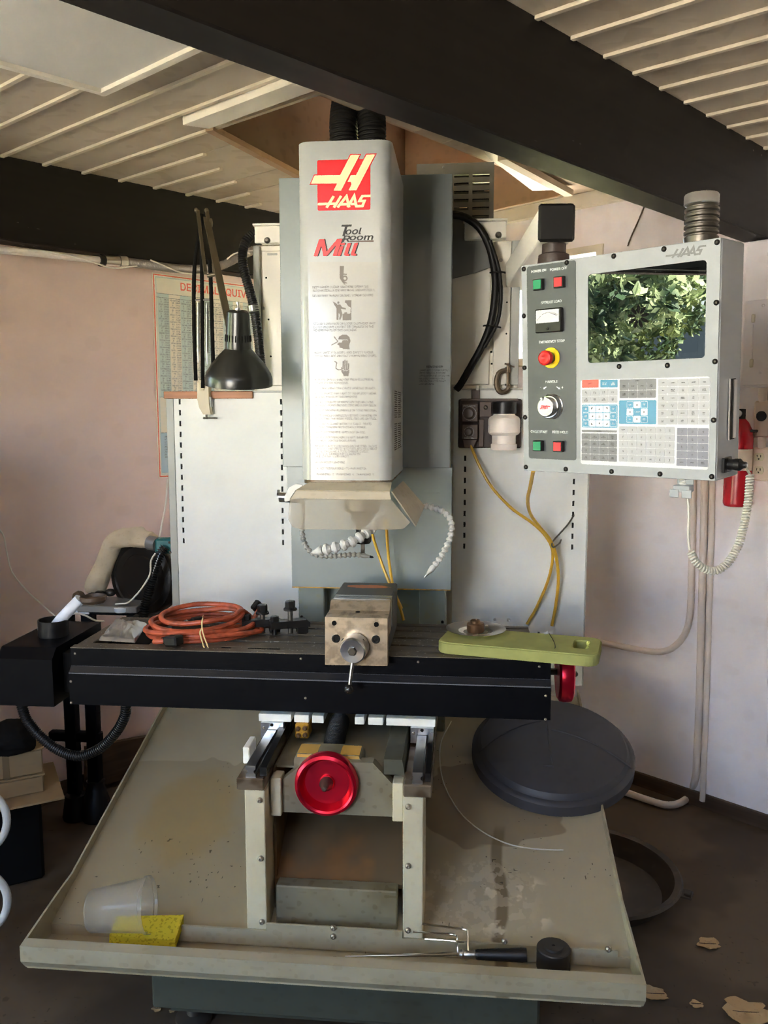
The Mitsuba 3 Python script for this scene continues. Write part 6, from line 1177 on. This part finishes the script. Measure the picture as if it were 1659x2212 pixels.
part(fe, 'wall_hook', rbox(0.0005, 0.029, (1.8593,1.4796)[0] - 0.012, (1.8593,1.4796)[0] + 0.012, ft[2] - 0.12, ft[2] - 0.06), 'black_plastic', smooth=False)
rp = thing('hanging_cord', 'dark cord slanting down from the front beam to the right wall above the control panel', 'cord')
part(rp, 'cord', sweep(spline([(0.9307,1.2941,2.29),(0.9093,1.312,2.2288),(0.8874,1.3304,2.1734),(0.8765,1.3395,2.1375)], 5), 0.0030, 6), 'dark_wood')

# ------------------------------------------------------------------ in the pan
cu = thing('clear_cup', 'clear plastic cup lying on its side in the left front corner of the pan', 'cup')
k0, k1 = np.array((-0.6045,-0.275,0.3431)), np.array((-0.467,-0.262,0.3591)); kd = (k1 - k0); kl = np.linalg.norm(kd)
part(cu, 'wall', lathe([(0.0, 0.0), (0.044, 0.0), (0.047, 0.004), (0.060, kl - 0.010), (0.0635, kl - 0.008), (0.064, kl)], k0, kd, 48), 'cup_plastic')
part(cu, 'rim', sweep([axis_frame(k1, kd)[:3, :3] @ np.array([0.064 * math.cos(a), 0.064 * math.sin(a), 0]) + k1 for a in np.linspace(0, 2 * math.pi, 48, endpoint=False)], 0.0012, 6, True), 'clear_solid')
spg = thing('sponge', 'yellow sponge lying in the trough of the pan below the clear cup', 'sponge')
sq = np.array([(-0.5542,-0.248,0.316), (-0.3976,-0.228,0.316), (-0.3985,-0.2888,0.292), (-0.5567,-0.2863,0.292)])
sb_ = hull(np.vstack([sq, sq - [0, 0.004, 0.024]])).subdivide_to_size(0.006)
vv = np.array(sb_.vertices); vv += (meshkit.noise(vv * 160)[:, None] - 0.5) * 0.0014; sb_.vertices = vv
part(spg, 'block', sb_, 'sponge_yellow', smooth=False)
hk = thing('hook_tool', 'black handled tool with a chrome shaft and bent wires in the pan trough', 'tool')
t0, t1, t2 = np.array((0.4031,-0.3,0.3147)), np.array((0.2906,-0.3,0.3086)), np.array((0.2528,-0.3,0.3073))
part(hk, 'handle', sweep([t1, t1 * 0.95 + t0 * 0.05, t1 * 0.5 + t0 * 0.5, t1 * 0.1 + t0 * 0.9, t0], [0.0095, 0.011, 0.0128, 0.0150, 0.0140], 20), 'black_plastic')
part(hk, 'ferrule', lathe([(0.0085, 0), (0.0100, 0.004), (0.0085, 0.010), (0.0100, 0.018), (0.0075, 0.026), (0.0105, 0.030), (0.0085, 0.036), (0, 0.036)], t1 + [0.001, 0, 0], t2 - t1, 24), 'steel')
part(hk, 'shaft', sweep([t2, np.array((0.1202,-0.318,0.3079)), np.array((0.003,-0.33,0.3065))], [0.0042, 0.0034, 0.0012], 12), 'chrome')
for P in ([(0.1706,-0.262,0.349),(0.2419,-0.265,0.3463),(0.2689,-0.268,0.3455),(0.273,-0.275,0.3437),(0.2742,-0.292,0.3264),(0.2753,-0.305,0.3089)], [(0.1501,-0.27,0.3339),(0.2213,-0.272,0.3352),(0.2441,-0.275,0.3363),(0.2494,-0.282,0.3336),(0.2506,-0.292,0.3193),(0.2518,-0.302,0.3075)], [(0.1779,-0.28,0.3255),(0.2268,-0.285,0.3286),(0.2464,-0.288,0.3296),(0.2659,-0.29,0.3289)]):
    part(hk, 'bent_wire', sweep(spline(P, 5), 0.0022, 8), 'chrome')
pk = thing('round_weight', 'round dark steel weight with a stepped top standing in the right end of the trough', 'weight')
pz = np.array((0.4666,-0.2541,0.306)); pz[2] = 0.2565
part(pk, 'body', lathe([(0, 0), (0.036, 0), (0.0375, 0.002), (0.0375, 0.047), (0.0355, 0.0495), (0.022, 0.0495), (0.021, 0.0540), (0.0035, 0.0540), (0.003, 0.051), (0, 0.051)], pz, (0, 0, 1), 48), 'puck_black')
ld = thing('bin_lid', 'big round dark grey plastic lid lying on the right side of the pan', 'lid')
ln = np.array([0.0, -0.30, 1.0]); ln /= np.linalg.norm(ln)
RL = 0.238
le = np.array([0.0, 1.0, 0.30]); le /= np.linalg.norm(le)
lc_ = np.array((0.5275,0.1673,0.4022)) + le * RL + ln * 0.001
part(ld, 'dome', lathe([(RL - 0.010, 0.0), (RL, 0.002), (RL, 0.034), (RL - 0.006, 0.040), (RL - 0.016, 0.042), (RL - 0.019, 0.050), (RL - 0.026, 0.058), (RL - 0.060, 0.066), (RL - 0.13, 0.071), (0, 0.073)], lc_, ln, 96), 'lid_grey')
LM = frame(lc_, (1, 0, 0), le, ln)
part(ld, 'raised_rib', put_in(cat([box(-0.016, -0.010, -0.115, 0.165, 0.0665, 0.0745, 0.002), box(-0.040, -0.010, -0.118, -0.113, 0.0660, 0.0735, 0.001)]), LM), 'lid_grey', smooth=False)
seam = [(0.0 + 0.21 * t, 0.045 - 0.05 * t - 0.09 * t * t) for t in np.linspace(0, 1, 10)]
part(ld, 'raised_seam', put_in(sweep([(x, y, 0.0728 - 0.016 * max(0, (math.hypot(x, y) / RL)) ** 3) for x, y in seam], 0.0028, 8), LM), 'lid_grey')
part(ld, 'raised_seam', put_in(sweep([(-x * 0.9 - 0.03, y + 0.04, 0.0728 - 0.014 * max(0, (math.hypot(x, y) / RL)) ** 3) for x, y in seam], 0.0022, 8), LM), 'lid_grey')
wh = thing('clear_wire', 'stiff clear wire curving across the pan from the column to below the grey lid', 'wire')
wp = [np.array(p) for p in ((0.2253,0.5481,0.5164), (0.1942,0.438,0.4834), (0.202,0.3,0.442), (0.2435,0.186,0.4078), (0.3002,0.115,0.3865), (0.3724,0.0691,0.3727), (0.4437,0.0536,0.3681), (0.5235,0.0539,0.3682))]
part(wh, 'strand', sweep(spline([p + ln * 0.003 for p in wp], 8), 0.0018, 8), 'coil_cream')

# ------------------------------------------------------------------ floor right: dark tray, leaves
tr = thing('drip_tray', 'round dark drip tray on the floor, half under the right side of the pan', 'tray')
part(tr, 'basin', lathe([(0, 0.003), (0.215, 0.003), (0.250, 0.062), (0.268, 0.066), (0.275, 0.060), (0.272, 0.056), (0.256, 0.055), (0.222, 0.0), (0, 0.0)], (0.675, 0.515, 0.001), (0, 0, 1), 72), 'tray_dark')
part(tr, 'spout_tab', put_in(cat([box(0.262, 0.305, -0.022, 0.022, 0.052, 0.060, 0.002), box(0.280, 0.300, -0.014, 0.014, 0.0605, 0.066, 0.002)]), frame((0.675, 0.515, 0.001), (0.92, -0.39, 0), (0.39, 0.92, 0))), 'tray_dark', smooth=False)
def dry_leaf(P, r_, seed, lab):
    q = np.random.default_rng(seed); n_ = 26; t = thing('dry_leaf', lab, 'leaf')
    a = np.linspace(0, 2 * math.pi, n_, endpoint=False); rr = r_ * (0.84 + 0.10 * np.sin(a * 5 + q.uniform(0, 6)) + 0.08 * np.sin(a * 2 + q.uniform(0, 6)) + q.uniform(-0.10, 0.10, n_))
    ring = lambda s, w: np.stack([P[0] + np.cos(a) * rr * s, P[1] + np.sin(a) * rr * s * 0.8, 0.003 + w * (0.5 + 0.5 * np.sin(a * 2 + seed))], 1)
    v = np.vstack([ring(1.0, r_ * 0.16), ring(0.55, r_ * 0.05), [[P[0], P[1], 0.004]]]); k = np.arange(n_); k2 = (k + 1) % n_
    f = np.vstack([np.stack([k, k2, n_ + k2], 1), np.stack([k, n_ + k2, n_ + k], 1), np.stack([n_ + k, n_ + k2, k * 0 + 2 * n_], 1)])
    top = trimesh.Trimesh(v, f, process=False); bot = top.copy(); bot.apply_translation((0, 0, -0.0012)); bot.invert()
    part(t, 'blade', [top, bot], 'leaf_brown', smooth=False)
    part(t, 'vein', sweep([(P[0] - rr[13] * 0.8, P[1], 0.0058), (P[0], P[1], 0.0052), (P[0] + rr[0] * 0.8, P[1], 0.0062)], 0.0010, 5), 'dark_wood')
for i, (P, r_, lab) in enumerate((((0.9764,-0.0229,0), 0.072, 'big pale dry leaf at the lower right corner of the floor'), ((0.8607,-0.004,0), 0.020, 'small pale dry leaf left of the big leaf in the lower right corner'),
    ((0.7599,0.024,0), 0.040, 'curled brown dry leaf just right of the front corner of the pan'), ((0.9609,0.247,0), 0.038, 'pale dry leaf on the floor below the dark tray'),
    ((0.7287,0.1019,0), 0.0001, ''), ((-0.5053,-0.1473,0), 0.014, 'small dry leaf scrap on the floor below the left part of the pan'), ((-0.4634,-0.15,0), 0.009, 'tiny dry leaf scrap under the base of the machine'))):
    if lab: dry_leaf(P, r_, 40 + i, lab)

# ------------------------------------------------------------------ floor left: saw on a stand, boxes, board, bag, rims
sd2 = thing('tool_stand', 'black two-post tool stand behind the left end of the table', 'stand')
for px in ((-1.1685, ), (-1.0878, )):
    part(sd2, 'post', box(px[0] - 0.021, px[0] + 0.021, 0.78, 0.822, 0.10, 0.7848, 0.003), 'black_steel', smooth=False)
fx = (-1.0878)
part(sd2, 'foot_boot', lathe([(0, 0), (0.050, 0), (0.054, 0.01), (0.050, 0.06), (0.036, 0.115), (0.030, 0.135), (0.034, 0.15), (0, 0.152)], (fx, 0.80, 0.001), (0.0, 0.0, 1), 28), 'black_plastic')
part(sd2, 'crossbar', box(-1.2550, fx + 0.03, 0.785, 0.817, 0.30, 0.335, 0.003), 'black_steel', smooth=False)
part(sd2, 'foot_boot', lathe([(0, 0), (0.045, 0), (0.048, 0.01), (0.036, 0.09), (0, 0.1)], (-1.1685, 0.80, 0.001), (0, 0, 1), 24), 'black_plastic')
part(sd2, 'shelf', box(-1.1668, -0.9051, 0.765, 0.93, 0.785, 0.800, 0.003), 'black_steel', smooth=False)
sa = thing('mitre_saw', 'black mitre saw with a cream dust bag on the stand behind the table', 'saw')
sc0 = np.array((-0.8882,0.88,0.9038))
part(sa, 'blade_guard', lathe([(0, 0), (0.125, 0), (0.140, 0.012), (0.146, 0.03), (0.146, 0.06), (0.138, 0.075), (0.115, 0.083), (0.110, 0.078), (0.085, 0.080), (0.080, 0.086), (0.040, 0.088), (0, 0.088)], sc0 + [0, 0.05, 0], (-0.35, -1, 0.05), 64), 'saw_black')
part(sa, 'guard_rim', sweep([axis_frame(sc0 + [-0.02, -0.012, 0.002], (-0.35, -1, 0.05))[:3, :3] @ np.array([0.122 * math.cos(a), 0.122 * math.sin(a), 0]) + sc0 + [-0.02, -0.012, 0.002] for a in np.linspace(0.4, 4.4, 40)], 0.006, 8), 'saw_black')
part(sa, 'motor', lathe([(0, 0), (0.05, 0), (0.055, 0.01), (0.055, 0.11), (0.045, 0.125), (0, 0.125)], sc0 + [0.02, 0.04, -0.035], (1, 0.2, 0.0), 32), 'saw_black')
part(sa, 'pivot_arm', hull(np.array([sc0 + d for d in ([-0.10, 0.0, -0.08], [0.05, 0.0, -0.08], [0.05, 0.1, -0.08], [-0.1, 0.1, -0.08], [-0.09, 0.0, -0.17], [0.02, 0.0, -0.17], [0.02, 0.1, -0.17], [-0.09, 0.1, -0.17])])), 'saw_black', smooth=False)
part(sa, 'table_plate', box(-1.1036, -0.8844, 0.745, 0.90, 0.7989, 0.8228, 0.003), 'saw_grey', smooth=False)
part(sa, 'base_block', box(-1.0407, -0.9919, 0.775, 0.88, 0.8005, 0.7955, 0.003), 'saw_grey', smooth=False)
part(sa, 'base_leg', box(-1.1229, -1.0721, 0.765, 0.80, 0.8005, 0.7887, 0.002), 'handle_white', smooth=False)
part(sa, 'disc_pad', lathe([(0, 0), (0.024, 0), (0.026, 0.004), (0.026, 0.016), (0, 0.018)], np.array((-0.9455,0.76,0.803)), (0, -0.1, 1), 28), 'handle_white')
part(sa, 'knob', lathe([(0, 0), (0.022, 0.002), (0.024, 0.012), (0.020, 0.024), (0, 0.028)], np.array((-1.0918,0.76,0.8502)), (-0.4, -1, 0.1), 24), 'knob_brown')
for px_, r_ in (((-1.06,0.78,0.8498), 0.016), ((-1.0414,0.8,0.8508), 0.018), ((-1.0119,0.82,0.8555), 0.016)): part(sa, 'lever', ball(px_, r_, 2, (1.3, 1, 0.9)), 'saw_black')
part(sa, 'dust_port', cat([put_in(box(-0.030, 0.030, -0.025, 0.025, -0.026, 0.026, 0.006), frame(np.array((-0.7937,0.8,1.0348)), (1, 0.1, 0), (-0.1, 1, 0)))]), 'teal', smooth=False)
part(sa, 'port_collar', cyl((-0.8643,0.83,1.0391), (-0.8299,0.82,1.0345), 0.026, 24), 'saw_grey')
part(sa, 'spring_hose', corrugated([(-0.7808,0.76,1.0349),(-0.7963,0.75,1.0068),(-0.8144,0.74,0.951),(-0.8331,0.735,0.8859),(-0.8481,0.73,0.829),(-0.8566,0.725,0.7721)], 0.0165, 0.0085, 0.30, 14), 'black_gloss')
bgm = sweep(spline([(-0.8576,0.84,1.0444),(-0.9135,0.86,1.0507),(-0.9734,0.87,1.0466),(-1.0169,0.88,1.0291),(-1.0405,0.89,0.9875),(-1.0723,0.9,0.9244),(-1.0997,0.9,0.8679),(-1.1082,0.9,0.8361)], 8), np.interp(np.linspace(0, 1, 57), [0, 0.2, 0.4, 0.5, 0.7, 0.9, 1.0], [0.030, 0.036, 0.034, 0.034, 0.036, 0.040, 0.032]), 24)
bv = np.array(bgm.vertices); bv += (meshkit.fbm(bv * 22, 3, 5)[:, None] - 0.5) * [0.012, 0.02, 0.022]; bgm.vertices = bv
part(sa, 'dust_bag', bgm, 'bag_cloth', smooth=True, label='cream cloth dust bag')
w_ = thing('white_wire', 'short white wire over the saw table in front of the black saw guard', 'wire')
part(w_, 'wire', sweep(spline([(-0.8034,0.73,1.0183),(-0.817,0.72,0.9922),(-0.8219,0.72,0.9465),(-0.848,0.715,0.9014),(-0.8758,0.715,0.868),(-0.9033,0.715,0.8445),(-0.929,0.72,0.8395),(-0.9535,0.73,0.835)], 6), 0.0032, 8), 'wire_white')
w_ = thing('white_wire', 'white wire lying from the white handled tool across to the table edge', 'wire')
part(w_, 'wire', sweep(spline([(-0.925,0.3,0.889),(-0.918,0.31,0.898),(-0.898,0.32,0.9031),(-0.8742,0.33,0.8941),(-0.8482,0.335,0.8792),(-0.8193,0.335,0.877)], 6), 0.0030, 8), 'wire_white')
def carton(lab, P0, w, d, h, yaw_, tape=True):
    t = thing('cardboard_box', lab, 'box'); M = frame(P0, (math.cos(yaw_), math.sin(yaw_), 0), (-math.sin(yaw_), math.cos(yaw_), 0))
    part(t, 'carton', put_in(box(0, w, 0, d, 0, h, 0.004), M), 'cardboard', smooth=False)
    part(t, 'lid_edge', put_in(box(-0.004, w + 0.004, -0.004, d + 0.004, h + 0.0005, h + 0.006, 0.001), M), 'cardboard', smooth=False)
    if tape: part(t, 'tape', put_in(box(w * 0.40, w * 0.50, -0.0016, -0.0002, h * 0.02, h * 0.98), M), 'cardboard_tape', smooth=False)
ang = 0.58
def corner_at(p, w, a): return (p[0] - w * math.cos(a), p[1] - w * math.sin(a), p[2])
carton('lower cardboard box of the pair at the left border behind the table', corner_at((-1.0552,0.372,0.31), 0.19, ang), 0.19, 0.24, 0.055, ang, False)
carton('upper cardboard box with a strip of tape at the left border behind the table', corner_at((*(-1.0552,0.372,0.31)[:2], 0.373), 0.193, ang), 0.193, 0.24, 0.078, ang)
cs = thing('cardboard_sheet', 'flat cardboard sheet lying under the two boxes at the left border', 'cardboard')
sp0 = np.array((-0.9751,0.3451,0.302))
SM = frame((sp0[0], sp0[1], 0.3015), (math.cos(ang), math.sin(ang), 0), (-math.sin(ang), math.cos(ang), 0))
part(cs, 'sheet', put_in(box(-0.30, 0, 0, 0.30, 0.0, 0.007, 0.001), SM), 'cardboard', smooth=False)
lf = thing('black_crate', 'low black crate under the cardboard sheet at the left', 'crate')
part(lf, 'tub', put_in(box(-0.29, -0.06, 0.10, 0.29, -0.30, -0.0008, 0.01), SM), 'black_matte', smooth=False)
bb_ = thing('black_bag', 'black bag lying on top of the cardboard boxes at the left border', 'bag')
m = trimesh.creation.icosphere(subdivisions=4, radius=1.0); v = np.array(m.vertices); v *= (1 + 0.35 * (meshkit.fbm(v * 1.8, 3, 2) - 0.5))[:, None]; v *= [0.075, 0.075, 0.06]; v[:, 2] = np.maximum(v[:, 2], -0.035); m.vertices = v
m.apply_translation(np.array((-1.1374,0.3129,0.49)) * [1, 1, 0] + [0, 0.03, 0.4932]); part(bb_, 'bag', m, 'black_matte', smooth=True)
pb = thing('dark_board', 'dark brown wooden board leaning against the foot of the pink wall', 'board')
pbl = [(-1.1937,0.9949,0.2003), (-0.9794,1.2503,0.1642)]
part(pb, 'plank', prism(Polygon([(-1.6357,0.1988), (-1.2375,0.156), (-1.2428,-0.0012), (-1.643,0.0336)]), BW, 0.035, 0.06), 'dark_wood', smooth=False)
struct('baseboard_left', rbox(0.3, 2.4, 0.0005, 0.015, 0.0, 0.07), 'dark_wood', 'dark baseboard along the foot of the pink wall')
t = thing('white_tube_frame', 'white curved tube frame standing on the floor at the left border of the picture', 'frame')
for pc_, rad in (((-1.0806,0.05,0.3738), 0.078), ((-1.0214,-0.06,0.2058), 0.074)):
    o = np.array(pc_); part(t, 'ring', sweep([o + [rad * math.cos(a) * 0.95, rad * 0.3 * math.cos(a), rad * 1.15 * math.sin(a)] for a in np.linspace(0, 2 * math.pi, 48, endpoint=False)], 0.011, 12, True), 'rim_white')
o0, o1 = np.array((-1.0806,0.05,0.3738)), np.array((-1.0214,-0.06,0.2058))
part(t, 'post', sweep(spline([[o1[0] - 0.05, o1[1], 0.012], o1 - [0.06, 0, 0], o0 - [0.06, 0, 0], o0 + [-0.06, 0, 0.08]], 5), 0.010, 10), 'rim_white')
